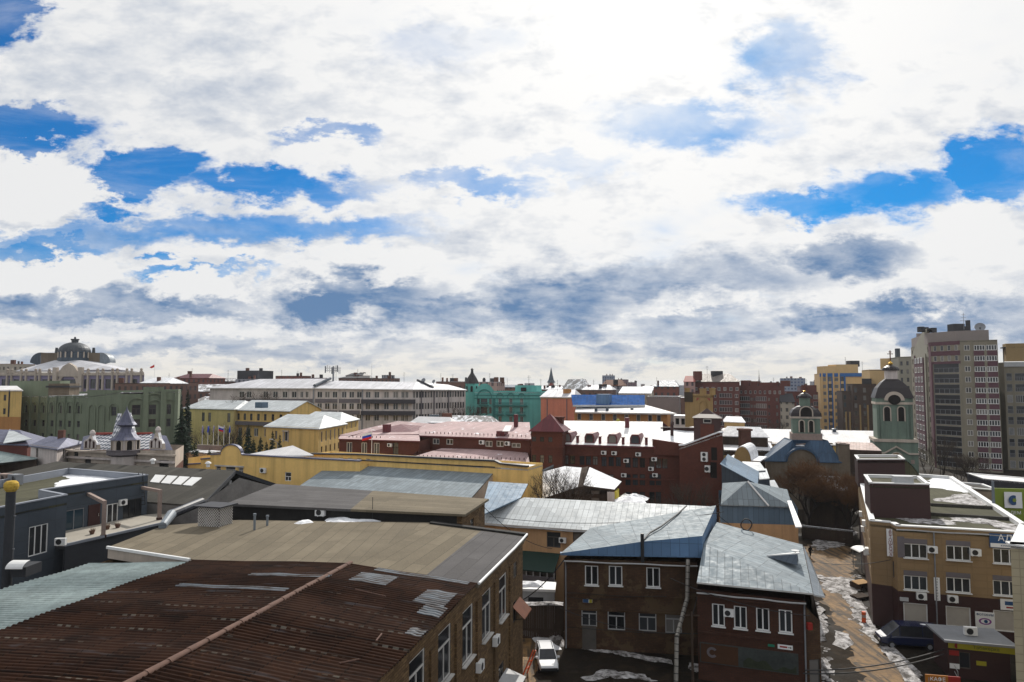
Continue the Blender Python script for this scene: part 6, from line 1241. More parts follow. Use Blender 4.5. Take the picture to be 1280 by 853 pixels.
sL, _ = pw(*Tr.edge(2), 1219.5, 500); sM, _ = pw(*Tr.edge(2), 1234.5, 500); sR, _ = pw(*Tr.edge(2), 1249, 500); sR = min(sR, (t1-t2).length-.1)
for zz in floors[1:]:
    for a, b3 in ((sL, sM-.35), (sM+.35, sR)): panel(Tr, 2, a, b3, zz+1.78, zz+3.12, M['towerm'], 'plum_panel')
for a, b3 in ((sL, sM-.35), (sM+.35, sR)):  panel(Tr, 2, a, b3, 0.5, floors[-1]+.2, M['towerm'], 'plum_panel')
L = (t2-t3).length; panel(Tr, 1, .05, L-.05, floors[1]+2.0, floors[0]+.35, M['towerm'], 'plum_band'); panel(Tr, 1, .05, L-.05, floors[1]-.35, floors[1]+.35, M['towerm'], 'plum_band'); panel(Tr, 1, .05, L-.05, floors[0]+2.0, z_main-.05, M['towerm'], 'plum_band'); panel(Tr, 1, .03, .5, 0, floors[1], M['towerm'], 'plum_pier', .2)
panel(Tr, 0, Le*.9, Le-.05, floors[-2], z_main-.05, M['towerm'], 'plum_pier'); panel(Tr, 0, Le*.2, Le*.24, floors[-4], z_main-3, M['towerm'], 'plum_pier', .1, .2); panel(Tr, 0, Le*.72, Le*.78, 0, z_main-3, M['towerp'], 'pale_pier', .1, .25)
fbox(Tr, 0, Le*.27, Le*.7, 4, z_main-4.2, .02, .5, 'plum_bay', M['towerm'], Tr.root)
wm_ = winmesh(2.6, 1.7, 2, 0, M['white'], M['glassf'], .16, 0)[2]
for zz in floors[1:]:
    for f in (.34, .485, .63): link('window', wm_, Tr.root, Tr.at(0, Le*f, .6, zz+.35)-wpos(Tr.root), Tr.ang(0))
ph = [t3+Vector((1, 3)), t2+Vector((.5, 2.5)), t1+Vector((-.5, 2.5)), t1+Vector((6, 20)), t4+Vector((20, 12)), t4+Vector((.6, .6))]
Pz = zof(413, 190); mb = MB(); mb.slab([(p.x, p.y, Pz) for p in ph], Pz-z_main+.4); mb.build('penthouse', [M['towerg']], Tr.root)
mb = MB(); A, B = t4, t4+(t3-t4)*.85; zt2 = zof(416, 225)
dv = (B-A)
for i in range(10):
    f0_, f1_ = i/10, (i+1)/10; za, zb2 = z_main-3.5+(zt2-z_main+3)*math.sin(math.pi/2*f0_), z_main-3.5+(zt2-z_main+3)*math.sin(math.pi/2*f1_); a, b3 = A+dv*f0_, A+dv*f1_
    mb.face([(a.x-.1, a.y-.15, z_main-4), (b3.x-.1, b3.y-.15, z_main-4), (b3.x-.1, b3.y-.15, zb2), (a.x-.1, a.y-.15, za)])
    mb.face([(a.x-.1, a.y-.15, za), (b3.x-.1, b3.y-.15, zb2), (b3.x+4, b3.y+3, zb2), (a.x+4, a.y+3, za)])
mb.build('curved_screen', [M['towerp']], Tr.root); mb = MB(); mb.box((t4.x+7.6, t4.y+4.5, (zt2+z_main)/2-1.5), (5, 7, zt2-z_main+3), -.55); mb.build('lift_house', [M['towerg']], Tr.root)
for u, v, w, h in [(1151, 412, 1.4, 1.6), (1157, 412, 1.2, 1.3), (1166, 413, 1.5, 1.4), (1195, 410, 3.2, 2.2), (1205, 411, 2.4, 1.2), (1210, 408, .9, 3.6)]: p = P(u, v, 205); mb = MB(); mb.box(tuple(p), (w, w, h)); mb.build('roof_box', [M['darkroof']], Tr.root)
p = P(1205, 412, 203); o = thing('rooftop_aerial', 'tall thin television aerial on top of the apartment tower', 'aerial', p); mb = MB(); mb.tube(p, p+Z_*5, .08, .05, 6); mb.build('mast', [M['grey']], o)
for i, w in enumerate((2.2, 1.6, 1.2)): mb = MB(); mb.tube(p+Z_*(2.6+i*.9)-Vector((w/2, 0, 0)), p+Z_*(2.6+i*.9)+Vector((w/2, 0, 0)), .05, .05, 5); mb.build('crossbar', [M['grey']], o)
def dish(lab, u, v, D, r, sx=-1):
    p = P(u, v, D); o = thing('satellite_dish', lab, 'satellite dish', p); n_ = Vector((sx*.5, -.75, .4)).normalized(); x = n_.orthogonal().normalized(); y = n_.cross(x); mb = MB(); R_ = []
    for rr, dd in ((.05, -.18), (.5, -.13), (.8, -.06), (1, 0)): R_.append([p+(x*math.cos(a)+y*math.sin(a))*r*rr+n_*dd*r*1.6 for a in [2*math.pi*i/16 for i in range(16)]])
    for q0_, q1_ in zip(R_, R_[1:]):
        for i in range(16): mb.face([q0_[i], q0_[(i+1) % 16], q1_[(i+1) % 16], q1_[i]])
    mb.build('bowl', [M['grey']], o, True); mb = MB(); mb.tube(p-Z_*r*1.5, p-n_*.15*r, .1*r, .1*r, 6); mb.build('mast', [M['black']], o)
dish('large grey satellite dish on the roof of the apartment tower', 1225, 409, 200, 1.4)
# tower neighbour
bb = Bld('glazed_apartment_block', 'dark glazed apartment block at the right edge beside the tower', 'apartment block', QD(1255, 193, 1320, 188, 460, 20), zof(453, 192), M['towerb'], reveal=.1); L = (bb.foot[1]-bb.foot[0]).length
for i in range(10):
    zz = bb.z[0]-5.2-3.05*i
    for s_, w in ((1.1, 1.3), (3.7, 2.6), (6.6, 1.6), (9.6, 2.6)): bb.win(0, s_, zz, w, 2.1, 'bal' if i in (2, 5, 8, 9) else 'tint')
bb.done(); bb.flat(M['whiteroof'], .1); bb.bx('roof_band', tuple(bb.at(0, L/2, .1, bb.z[0]-.6)), (L, .3, 1.3), bb.ang(0), M['lgrey'])
q5 = bb.at(0, 5.5, -4, zof(441, 196)); bb.bx('roof_room', tuple(q5), (9, 4, 5), bb.ang(0), plain('roof_room_ochre', (.3, .21, .1), .9, .15)); mb = MB(); mb.tube(bb.at(0, .6, -3, zof(453, 193)), bb.at(0, .6, -3, zof(434, 193)), .12, .12, 6); mb.slab([bb.at(0, .4, -2, zof(433.5, 193)), bb.at(0, 12, -2, zof(433.5, 193)), bb.at(0, 12, -6, zof(433.5, 193)), bb.at(0, .4, -6, zof(433.5, 193))], .3); mb.build('roof_canopy', [M['darkroof']], bb.root)
bb = Bld('pale_rear_block', 'pale grey stepped apartment block behind the bell tower', 'apartment block', QD(1124, 248, 1146, 242, 470, 16), zof(446, 246), M['towerp']); L = (bb.foot[1]-bb.foot[0]).length
for i in range(11): bb.grid(0, 1.0, L-1.0, 3, [bb.z[0]-3.2-2.95*i], .9, 1.5, 'fard')
bb.done(); bb.flat(M['dkfelt'], .2)
# ================================================================== S. yellow and blue residential block
sf = QD(1026, 295, 1046, 290, 480, 14); zS = zof(467, 293)
Sa = Bld('yellow_blue_block', 'tall yellow residential block with blue stripes and balconies', 'apartment block', QD(1025, 297, 1113, 282, 480, 16), zS, M['resy']); L = (Sa.foot[1]-Sa.foot[0]).length
for i in range(11):
    zz = zS-3.4-2.95*i
    for f in (.07, .245): Sa.win(0, L*f, zz, 1.8, 1.5, 'bal')
    for f in (.15, .33): Sa.win(0, L*f, zz, 1.6, 1.9, 'fard2')
Sa.done(); Sa.flat(M['dkfelt'], .2)
for a, b3 in ((.115, .19), (.295, .365)): panel(Sa, 0, L*a, L*b3, 0, zS-.3, M['resb'], 'blue_stripe', .02, .06) if False else None
for f in (.115, .185, .295, .365): panel(Sa, 0, L*f-.35, L*f+.35, 0, zS-1.2, M['resb'], 'blue_stripe', .02, .1)
for f in (.035, .105, .205, .285): panel(Sa, 0, L*f-.3, L*f+.3, 0, zS+.2, M['resy'], 'yellow_rib', .02, .5)
panel(Sa, 0, 0, L, zS-1.4, zS+.1, M['resb'], 'blue_band', .02, .4)
for u0, u1, vt in [(1030, 1044, 458.5), (1044, 1071, 456.5)]: a, b3 = P(u0, vt, 298), P(u1, vt, 298); mb = MB(); mb.box(((a.x+b3.x)/2, 301, (a.z+zS)/2), (b3.x-a.x, 8, a.z-zS+.4)); mb.build('roof_room', [M['resy']], Sa.root)
p = P(1066, 455, 300); Sa.bx('roof_box', (p.x, p.y, p.z), (4, 4, 2.6), 0, M['darkroof'])
bb = Bld('golden_rear_block', 'golden yellow block rising behind the bell tower dome', 'apartment block', QD(1087, 262, 1142, 255, 465, 14), zof(462, 259), M['resy']); bb.done(); bb.flat(M['dkfelt'], .2); p = bb.at(0, 8.5, -3, zof(455, 262)); bb.bx('roof_room', (p.x+.5, p.y, p.z), (10.5, 5, 4), bb.ang(0), M['resy']); p = P(1122, 444, 262); bb.bx('roof_box', tuple(p), (1.3, 1.3, 5), 0, M['bluedk'])
for u0, u1, vt, D, lab in [(1053, 1068, 489, 268, 'dark brown balcony block in front of the yellow and blue block'), (1066, 1096, 480, 262, 'taller dark brown balcony block left of the bell tower')]:
    bb = Bld('brown_balcony_block', lab, 'apartment block', QD(u0, D, u1, D-4, 500, 12), zof(vt, D), plain('burnt_brown' if u0 == 1053 else 'burnt_umber', (.07, .045, .035), .9, .2)); L = (bb.foot[1]-bb.foot[0]).length; n_ = max(2, int(L/2.2))
    for i in range(9): bb.grid(0, 1.0, L-1.0, n_, [bb.z[0]-3.3-2.95*i], 1.0, 1.8, 'fard')
    bb.done(); bb.flat(M['dkfelt'], .2); bb.bx('roof_box', tuple(bb.at(0, L*.6, -3, bb.z[0]+.8)), (L*.4, 4, 2.4), bb.ang(0), M['darkroof'])
    for f in (.3, .62, .9): panel(bb, 0, L*f-.28, L*f+.28, 0, bb.z[0]-8, M['ochrest'], 'ochre_rib', .02, .3)
# ================================================================== T. dark red apartment blocks
zT = zof(475, 300); Td = Bld('dark_red_apartments', 'long dark red brick apartment block with white glazed balconies', 'apartment block', QD(867, 303, 925, 290, 500, 15), zof(477, 297), M['brickT'], reveal=.12); L = (Td.foot[1]-Td.foot[0]).length
for i in range(8):
    zz = Td.z[0]-4.0-3.0*i
    if i == 0: 
        for j in range(8): Td.win(0, 1.2+j*(L-2.4)/7, zz, 1.3, 1.5, 'far2')
    else:
        Td.win(0, L*.70, zz, 5.6, 1.9, 'bal'); Td.win(0, L*.06, zz, .9, 1.4, 'far'); Td.win(0, L*.40, zz, .9, 1.4, 'far'); Td.win(0, L*.48, zz, .9, 1.4, 'far'); Td.win(0, L*.93, zz, 1.5, 1.6, 'far2'); Td.win(0, L*.2, zz, 1.6, 1.5, 'far2')
Td.done(); Td.hip(seam('brown_grey_roof', (.22, .19, .17), .6, 4), zof(467.5, 305), .2, .3)
p = P(896, 468, 303); Td.bx('roof_box', tuple(p), (4.5, 3, 2.8), 0, M['darkroof']); p = P(872, 470, 301); Td.bx('chimney', tuple(p), (3.2, 3, 4), 0, M['brickT'])
Te = Bld('dark_red_apartments', 'lower stepped end of the dark red apartments behind bare trees', 'apartment block', QD(921, 296, 981, 282, 500, 15), zof(482.5, 290), M['brickT'], reveal=.12); L = (Te.foot[1]-Te.foot[0]).length
for i in range(7):
    zz = Te.z[0]-3.4-3.0*i
    if i == 0:
        for j in range(9): Te.win(0, 2+j*(L-4)/8, zz, .9, 1.4, 'far')
    else:
        for f in (.17, .52): Te.win(0, L*f, zz, 4.6, 1.9, 'bal')
        for f in (.32, .38, .68, .84, .94): Te.win(0, L*f, zz, .9, 1.4, 'fard')
Te.done(); Te.flat(M['brickT'], .3)
for f, w, h in ((.05, 3.5, 2.6), (.25, 3, 2.2), (.55, 8, 1.6), (.88, 3, 2.4)): Te.bx('roof_box', tuple(Te.at(0, L*f+1, -5, Te.z[0]+h*.4)), (w, 3, h), Te.ang(0), M['brickT'])
p = P(949, 480, 298); mb = MB(); mb.lathe((p.x, p.y, p.z-2), [(1.3, 0), (1.3, 2), (1.0, 2.8), (.3, 3.6), (.12, 6), (.02, 8.5)], 10); mb.build('roof_turret', [M['wgrey']], Te.root)
Tf = Bld('red_balcony_block', 'dark red block with a column of pale balconies behind the chapel turret', 'apartment block', QD(984, 315, 1027, 302, 500, 14), zof(490, 308), M['brickT'], reveal=.12); L = (Tf.foot[1]-Tf.foot[0]).length
for i in range(7):
    zz = Tf.z[0]-3.2-3.0*i; Tf.win(0, L*.88, zz, 3.6, 1.9, 'bal'); Tf.win(0, L*.55, zz, 1.5, 1.5, 'far2'); Tf.win(0, L*.3, zz, 1.0, 1.5, 'fard'); Tf.win(0, L*.72, zz, .9, 1.4, 'fard')
Tf.done(); Tf.flat(M['dkfelt'], .3); Tf.bx('roof_box', tuple(Tf.at(0, L*.6, -5, Tf.z[0]+1.4)), (9, 4, 3.2), Tf.ang(0), M['brickT'])
bb = Bld('dark_roofed_house', 'small dark roofed house between the two red apartment blocks', 'house', QD(976, 280, 993, 276, 505, 9), zof(502, 278), M['creamf']); bb.hip(M['darkroof'], zof(492, 282), .1); bb.done()
# ================================================================== U. ochre block with arched niche
Ua = Bld('ochre_arched_house', 'narrow ochre house with a tall arched niche beside the maroon turret', 'house', QD(856, 150, 891, 143, 500, 9), zof(494, 146), M['ochrest'], reveal=.3); L = (Ua.foot[1]-Ua.foot[0]).length; Ua.done(); Ua.flat(M['dkfelt'], .3, M['ochrest'], cw=.3)
cu = Vector((0, 0, 0)); q5 = Ua.at(0, L*.66, 0, 0); arched_window(Ua.root, Vector((q5.x, q5.y, 0)), Ua.ang(0), 0, -.02, zof(535, 145), 2.0, zof(502, 145)-zof(535, 145), 'ochrest', glass='ochrest')
fbox(Ua, 0, 0, L*.3, zof(503, 147), zof(490.5, 147), .02, .1, 'dark_corner', plain('smoky_brown', (.06, .045, .03), .9, .2), Ua.root)
for f, z0_, w in ((.05, 490, .6), (.62, 490.5, 1.2), (.95, 490, .9)): q5 = Ua.at(0, L*f, -.4, zof(z0_, 146)); mb = MB(); mb.box(tuple(q5), (w, .8, 1.2), Ua.ang(0)); mb.box((q5.x, q5.y, q5.z+.7), (w+.2, 1, .2), Ua.ang(0)); mb.build('roof_pier', [M['ochrest']], Ua.root)
for f in (.5, .85): mb = MB(); q5 = Ua.at(0, L*f, .06, zof(499.5, 145)); dv = Ua.at(0, 1, 0, 0)-Ua.at(0, 0, 0, 0); sg = 1 if f < .6 else -1; mb.face([q5-dv*sg*.5+Z_*.3, q5+dv*sg*.4+Z_*.3, q5-dv*sg*.5-Z_*.4] if sg < 0 else [q5-dv*.5-Z_*.4, q5+dv*.4+Z_*.3, q5-dv*.5+Z_*.3]); mb.build('brick_spandrel', [M['tilered']], Ua.root)
# ================================================================== V. turquoise house
zV = zof(489.5, 249); Va = Bld('turquoise_house', 'turquoise art nouveau house with balconies and a pointed corner turret', 'house', QD(593, 254, 677, 246, 500, 14), zV, M['turq'], reveal=.25); L = (Va.foot[1]-Va.foot[0]).length
pr = [(0, zV)]+[(L*.02+L*.27*(i/10), zV+2.9*math.sin(math.pi*i/10)**.6) for i in range(1, 10)]+[(L*.30, zV), (L, zV)]; Va.tops[0] = pr
s1 = [pw(*Va.edge(0), u, 500)[0] for u in (625, 638.5, 652)]
for k_, zz in enumerate([zof(506.5, 249), zof(518, 249), zof(530, 249), zof(542, 249)]):
    for s_ in s1: Va.win(0, s_, zz+.1, 1.25, 2.5, 'far2')
    for u, w in ((598, 1.1), (605, 2.6), (613, 1.0)): s_, _ = pw(*Va.edge(0), u, 500); Va.win(0, s_, zz+.1, w, 2.3, 'fard2')
    for f in (.15, .45, .8): Lr = (Va.foot[2]-Va.foot[1]).length; Va.win(1, Lr*f, zz+.1, 1.2, 2.3, 'far2')
    Va.win(0, pw(*Va.edge(0), 667, 500)[0], zz, .9, 2.2, 'fard') if False else None
Va.done(); Va.flat(M['snow'], .4)
def balcony(bld, i, s0, s1_, z_, mat, out=1.3, nm='balcony'):
    mb = MB(); mb.slab([bld.at(i, s0, out, z_), bld.at(i, s1_, out, z_), bld.at(i, s1_, .02, z_), bld.at(i, s0, .02, z_)], .22); r = 1.0; n_ = max(3, int((s1_-s0)/.28))
    for j in range(n_+1): p = bld.at(i, s0+(s1_-s0)*j/n_, out-.06, z_); mb.box((p.x, p.y, z_+r/2), (.09, .09, r), bld.ang(i))
    a, b3 = bld.at(i, s0, out-.06, z_+r), bld.at(i, s1_, out-.06, z_+r); mb.tube(a, b3, .07, .07, 6)
    for s_ in (s0, s1_): mb.tube(bld.at(i, s_, .02, z_+r), bld.at(i, s_, out-.06, z_+r), .06, .06, 5)
    return mb.build(nm, [mat], bld.root)
balcony(Va, 0, s1[0]-2.0, s1[2]+2.2, zof(507, 249), M['teal'])
for s_ in s1: balcony(Va, 0, s_-1.5, s_+1.5, zof(518.5, 249), M['teal']); balcony(Va, 0, s_-1.3, s_+1.3, zof(530.5, 249), M['teal'])
balcony(Va, 0, pw(*Va.edge(0), 600, 500)[0], pw(*Va.edge(0), 611, 500)[0], zof(507, 249), M['teal'])
for z_ in (494.5, 498.5): fbox(Va, 0, 0, L, zof(z_, 249)-.15, zof(z_, 249)+.15, .03, .15, 'moulding', M['teal'], Va.root)
for s_ in s1:
    mb = MB(); 
    for i in range(8): a0, a1 = math.pi*i/8, math.pi*(i+1)/8; z_ = zof(496.5, 249); mb.slab([Va.at(0, s_-1.3*math.cos(a0), .25, z_+1.5*math.sin(a0)), Va.at(0, s_-1.3*math.cos(a1), .25, z_+1.5*math.sin(a1)), Va.at(0, s_-1.3*math.cos(a1), .03, z_+1.5*math.sin(a1)), Va.at(0, s_-1.3*math.cos(a0), .03, z_+1.5*math.sin(a0))], .35)
    mb.build('arched_hood', [M['teal']], Va.root)
mb = MB()
for i in range(10): a0, a1 = math.pi*i/10, math.pi*(i+1)/10; z_ = zof(497, 249); c0_ = L*.155; rr = L*.11; mb.slab([Va.at(0, c0_-rr*math.cos(a0), .25, z_+3.0*math.sin(a0)), Va.at(0, c0_-rr*math.cos(a1), .25, z_+3.0*math.sin(a1)), Va.at(0, c0_-rr*math.cos(a1), .03, z_+3.0*math.sin(a1)), Va.at(0, c0_-rr*math.cos(a0), .03, z_+3.0*math.sin(a0))], .4)
mb.build('arched_hood', [M['teal']], Va.root)
s_, _ = pw(*Va.edge(0), 617.5, 500); fbox(Va, 0, s_-.55, s_+.55, 0, zof(499, 249), .03, .12, 'dark_strip', M['teal'], Va.root)
a, b3 = P(647, 488, 251), P(675, 488, 249); Va.bx('roof_room', ((a.x+b3.x)/2, 254, (zV+zof(482, 250))/2), (b3.x-a.x, 7, zof(482, 250)-zV), Va.ang(0), M['turq']); p = P(654.5, 488, 249.6); mb = MB(); mb.box((p.x, 250.2, p.z), (2.0, .3, 1.9), Va.ang(0)); mb.build('roof_room_window', [M['slot']], Va.root)
tc_ = P(590, 500, 257); mb = MB(); mb.lathe((tc_.x, tc_.y, 0), [(2.55, 0), (2.55, zof(481, 256)), (2.75, zof(480.5, 256)), (2.75, zof(479.5, 256))], 8, 0, .39); tt = mb.build('turret', [M['turq']], Va.root); mb = MB(); mb.lathe((tc_.x, tc_.y, 0), [(2.95, zof(479.8, 256)), (1.9, zof(473, 256)), (.6, zof(466.5, 256)), (.45, zof(463, 256)), (.62, zof(462, 256)), (.1, zof(460.3, 256))], 8, 0, .39); mb.build('turret_roof', [M['blackdome']], tt)
for k_ in range(3): a_2 = -math.pi/2+(k_-1)*.8; arched_window(tt, Vector((tc_.x, tc_.y, 0)), a_2+math.pi/2, 0, 2.42, zof(490, 256), .9, 2.2, 'turq'); 
# ================================================================== W. long white office block
wA, wB, wC_ = X2(P(262, 500, 236)), X2(P(392, 500, 232)), X2(P(515, 500, 228)); wD = X2(P(582, 500, 246))
zW = zof(486.5, 229); Wl = Bld('white_office_block', 'long white three storey office block with dark balcony bands and a tin roof', 'building', [wA, wC_, wD, wD+Vector((-6, 14)), wA+Vector((4, 16))], [zof(485.5, 236), zW, zof(487.5, 246), zof(487.5, 246), zof(485, 236)], M['stucco'], reveal=.2); L = (wC_-wA).length
rows = [zof(493.5, 231), zof(508, 231), zof(522, 231)]
for v0 in (493.5, 508, 522):
    for us in ([302, 311, 332, 344, 356, 367.5, 377, 383.5], [399.5, 409, 418.5, 430, 439.5, 449], [460, 471, 483, 494.5, 503.5, 508.5]):
        for u in us: s_, _ = pw(*Wl.edge(0), u, 500); w = 1.15 if u > 500 or 376 < u < 390 else 1.75; Wl.win(0, s_, zof(v0, 231)-1.1, w, 2.15, 'far2')
    Lr = (wD-wC_).length
    for j in range(19): Wl.win(1, 1.0+(Lr-2)*j/18, zof(v0, 231)-1.1, .95, 2.2, 'far')
Wl.done()
for v0 in (501, 515.5):
    for a, b3 in ((300, 391), (394, 450)): sa, _ = pw(*Wl.edge(0), a, 500); sb, _ = pw(*Wl.edge(0), b3, 500); fbox(Wl, 0, sa, sb, zof(v0, 231)-.75, zof(v0, 231)+.6, .03, .1, 'grey_band', M['greyband'], Wl.root)
    sa, _ = pw(*Wl.edge(0), 453, 500); sb = L+1.2; fbox(Wl, 0, sa, sb, zof(v0, 230)-.95, zof(v0, 230)+.45, .03, 1.4, 'balcony', plain('balcony_iron', (.045, .042, .05), .7, .2) if v0 == 501 else bpy.data.materials['balcony_iron'], Wl.root)
for u in (392, 423, 453): s_, _ = pw(*Wl.edge(0), u, 500); fbox(Wl, 0, s_-.2, s_+.2, 0, zof(487, 231), .03, .25, 'downpipe', M['grey'] if u != 423 else M['stucco'], Wl.root)
for f in (.16, .39, .66): fbox(Wl, 1, Lr*f-.2, Lr*f+.2, 0, zof(488, 240), .03, .25, 'downpipe', M['greyband'], Wl.root)
rA0, rB0 = P(325, 474, 248), P(410, 473.5, 246); eA, eM, eC, eD = P(258, 485, 235), P(392, 485.5, 231), P(516, 487, 227), P(584, 487.5, 245.5)
Wl.roof([[eA, eM, rB0, rA0]], M['zincl'], .3, side=M['offwhite']); Wl.roof([[eM+Vector((.1, 0, 0)), eC, P(520, 478, 243), P(412, 476, 246)]], M['zincl'], .3, side=M['offwhite']); Wl.roof([[eC, eD, P(560, 481, 254), P(520, 478, 243)]], M['zincl'], .3, side=M['offwhite'])
mb = MB(); mb.box((0, 0, 0), (1, 1, 1)) if False else None; a, b3 = P(393, 483, 231.5), P(413, 474, 246); mb.tube(a+Z_*.2, b3+Z_*.2, .5, .5, 6); mb.build('fire_wall', [M['bluedk']], Wl.root); mb = MB(); a, b3 = P(541, 484.5, 238), P(522, 475.5, 247); mb.tube(a, b3, .45, .45, 6); mb.build('fire_wall', [M['darkroof']], Wl.root)
# mobile phone mast on its roof
p = P(416.5, 476, 245); o = thing('phone_mast', 'roof mast crowded with white panel antennas on the white office block', 'antenna mast', p); top = P(416.5, 458, 245).z; mb = MB(); mb.tube(p-Z_*1.5, (p.x, p.y, top), .35, .3, 8); mb.build('mast', [M['grey']], o)
for i in range(9): a = i*.7; mb = MB(); x = p.x-2.6+5.2*i/8; y_ = p.y-1.0*math.cos(a); mb.box((x, y_, top-1.2+.4*math.sin(a*2)), (.34, .2, 2.4)); mb.build('panel_antenna', [M['white'] if i % 3 else M['bluedk']], o)
mb = MB(); mb.tube((p.x-2.7, p.y, top-1.6), (p.x+2.7, p.y, top-1.6), .09, .09, 6); mb.tube((p.x-2.7, p.y, top-.7), (p.x+2.7, p.y, top-.7), .09, .09, 6); mb.build('crossbar', [M['grey']], o)
dish('tilted grey satellite dish on the roof of the white office block', 529, 476, 244, 1.0); dish('dark satellite dish near the end of the white office roof', 542, 477, 246, .7)
p = P(464.5, 476, 245); mb = MB(); mb.tube(p-Z_, p+Z_*6.5, .07, .03, 5); tag(mb.build('aerial', [M['grey']], None, False, tuple(p)), 'thin whip aerial on the middle of the white office roof', 'aerial')
# ================================================================== X. salmon house and orange house with blue roof
Xs = Bld('salmon_house', 'plain salmon pink house with a pale hipped roof beside the turquoise house', 'house', QD(676, 236, 717, 230, 500, 16), zof(496, 233), M['salmon']); L = (Xs.foot[1]-Xs.foot[0]).length; Xs.hip(M['zincl'], zof(487, 242), .1); Xs.done()
for f in (.2, .8): fbox(Xs, 0, L*f-.12, L*f+.12, 0, zof(498, 233), .03, .15, 'downpipe', M['greyband'], Xs.root)
fbox(Xs, 0, 0, L, zof(498.5, 233), zof(496.5, 233), .03, .2, 'cornice', M['peach'], Xs.root); p = P(709, 490.5, 236); Xs.bx('dormer', tuple(p), (2.2, 2, 2.2), Xs.ang(0), M['orange'])
Xo = Bld('orange_house', 'low orange house with a snowy roof and a blue glazed upper roof', 'house', QD(718, 190, 834, 180, 520, 16), zof(515, 185), M['orange'], reveal=.15); L = (Xo.foot[1]-Xo.foot[0]).length
for u in (724, 739, 754, 768.5, 783, 798, 812.5, 823.5): s_, _ = pw(*Xo.edge(0), u, 520); Xo.win(0, s_, zof(526, 186), 1.1, 1.75, 'far')
Xo.done()
zs_ = zof(515, 185)
Xo.roof([[P(719, 515, 188), P(846, 517, 178), P(806, 506, 194), P(720, 508, 198)]], M['whiteroof'], .35, side=M['offwhite'])
a, b3 = P(716, 507, 193), P(806, 507, 190); zt2 = zof(494, 196)
mb = MB(); mb.slab([a, b3, P(806, 494, 200), P(714, 493.5, 203)], .3); mb.build('blue_roof', [M['bluegl']], Xo.root)
mb = MB(); mb.slab([a+Vector((0, -.3, .1)), b3+Vector((0, -.3, .1)), b3+Vector((0, .3, .1)), a+Vector((0, .3, .1))], .5); mb.build('blue_roof_edge', [M['lgrey']], Xo.root)
p = P(756, 501, 193); Xo.bx('roof_bay', (p.x, p.y+1.5, p.z-.2), (3.6, 3.4, 4.0), Xo.ang(0), M['bluefas'])
mb = MB(); 
for u in (745, 759, 790): p = P(u, 513, 187); mb = MB(); mb.box(tuple(p), (.7, .7, 1.2), 0); mb.build('roof_vent', [M['bluedk']], Xo.root)
p = P(772.5, 526, 172); mb = MB(); mb.lathe(p, [(.7, -1.2), (.75, -.6), (.55, 0), (.3, .35), (.05, .5)], 10); tag(mb.build('roof_cowl', [M['sign_y']], None, True, tuple(p)), 'small yellow cap poking above the snowy hall roof', 'vent')
bb = Bld('white_barrel_hall', 'long hall with a white snow roof behind the blue glazed roof', 'building', QD(773, 232, 814, 228, 494, 12), zof(492, 230), M['creamf']); bb.done(); bb.roof([[Vector((p.x, p.y, bb.z[0]+(2.2 if i > 1 else .1))) for i, p in enumerate(bb.foot)]], M['snow'], .4)
bb = Bld('grey_blank_wall_house', 'plain mauve grey house with a blank end wall', 'house', QD(809, 222, 849, 216, 510, 12), zof(496, 219), plain('mauve_grey', (.2, .17, .165), .9, .12)); bb.done(); bb.flat(M['snow'], .2, M['lgrey'], cw=.4)
bb = Bld('white_arcade_house', 'small white house with dark arches between the orange house and the ochre house', 'house', QD(842, 168, 858, 166, 530, 8), zof(520, 167), M['stucco'], reveal=.5); bb.win(0, .95, zof(531, 167), 1.0, 1.5, 'slot'); bb.win(0, 2.4, zof(531, 167), 1.0, 1.5, 'slot'); bb.done(); bb.flat(M['snow'], .02)
# ================================================================== Z. yellow mansions and courtyard
Za = Bld('yellow_mansion', 'long two storey yellow mansion with a striped tin gable roof', 'building', QD(294, 200, 362, 190, 520, 16), zof(512.5, 195), M['yellow2'], reveal=.2); L = (Za.foot[1]-Za.foot[0]).length
for u in (298, 306, 314, 323, 331.5, 341, 351): s_, _ = pw(*Za.edge(0), u, 520); Za.win(0, s_, zof(526, 195), 1.05, 1.9, 'fard2')
for u in (300, 310, 320, 333): s_, _ = pw(*Za.edge(0), u, 540); Za.win(0, s_, zof(546, 195), 1.7, 2.3, 'far2')
Za.hip(M['metalw'], zof(501, 200), 0, .5); Za.done()
fbox(Za, 0, 0, L, zof(532, 195), zof(527.5, 195), .03, .9, 'belt_roof', M['greyband'], Za.root); p = P(327, 506.5, 192); Za.bx('dormer', tuple(p), (2.5, 2.4, 1.6), Za.ang(0), M['metalb'])
Zb_ = Bld('pale_yellow_wing', 'pale yellow wing with arched upper windows behind bare shrubs', 'building', QD(229, 208, 292, 198, 520, 14), zof(510.5, 203), M['yellow3'], reveal=.2); L = (Zb_.foot[1]-Zb_.foot[0]).length
for u in (237.5, 254, 262, 286): s_, _ = pw(*Zb_.edge(0), u, 520); Zb_.win(0, s_, zof(527, 203), 1.3, 2.6, 'fard2'); Zb_.win(0, s_, zof(544, 203), 1.2, 1.9, 'fard2')
Zb_.hip(M['metalw'], zof(500, 214), .1, .4); Zb_.done()
Zc_ = Bld('front_yellow_mansion', 'yellow rusticated mansion with white window surrounds nearest the red annex', 'building', [X2(P(332, 540, 155)), X2(P(398, 540, 147)), X2(P(432, 540, 165)), X2(P(364, 540, 172))], zof(533.5, 151), M['yellow2'], reveal=.2); L = (Zc_.foot[1]-Zc_.foot[0]).length
s_, _ = pw(*Zc_.edge(0), 357.5, 546); Zc_.win(0, s_, zof(552, 151), 1.0, 2.1, 'far'); s2, _ = pw(*Zc_.edge(0), 345, 545); Zc_.win(0, s2, zof(550, 151), .7, 1.8, 'fard')
Lr = (Zc_.foot[2]-Zc_.foot[1]).length
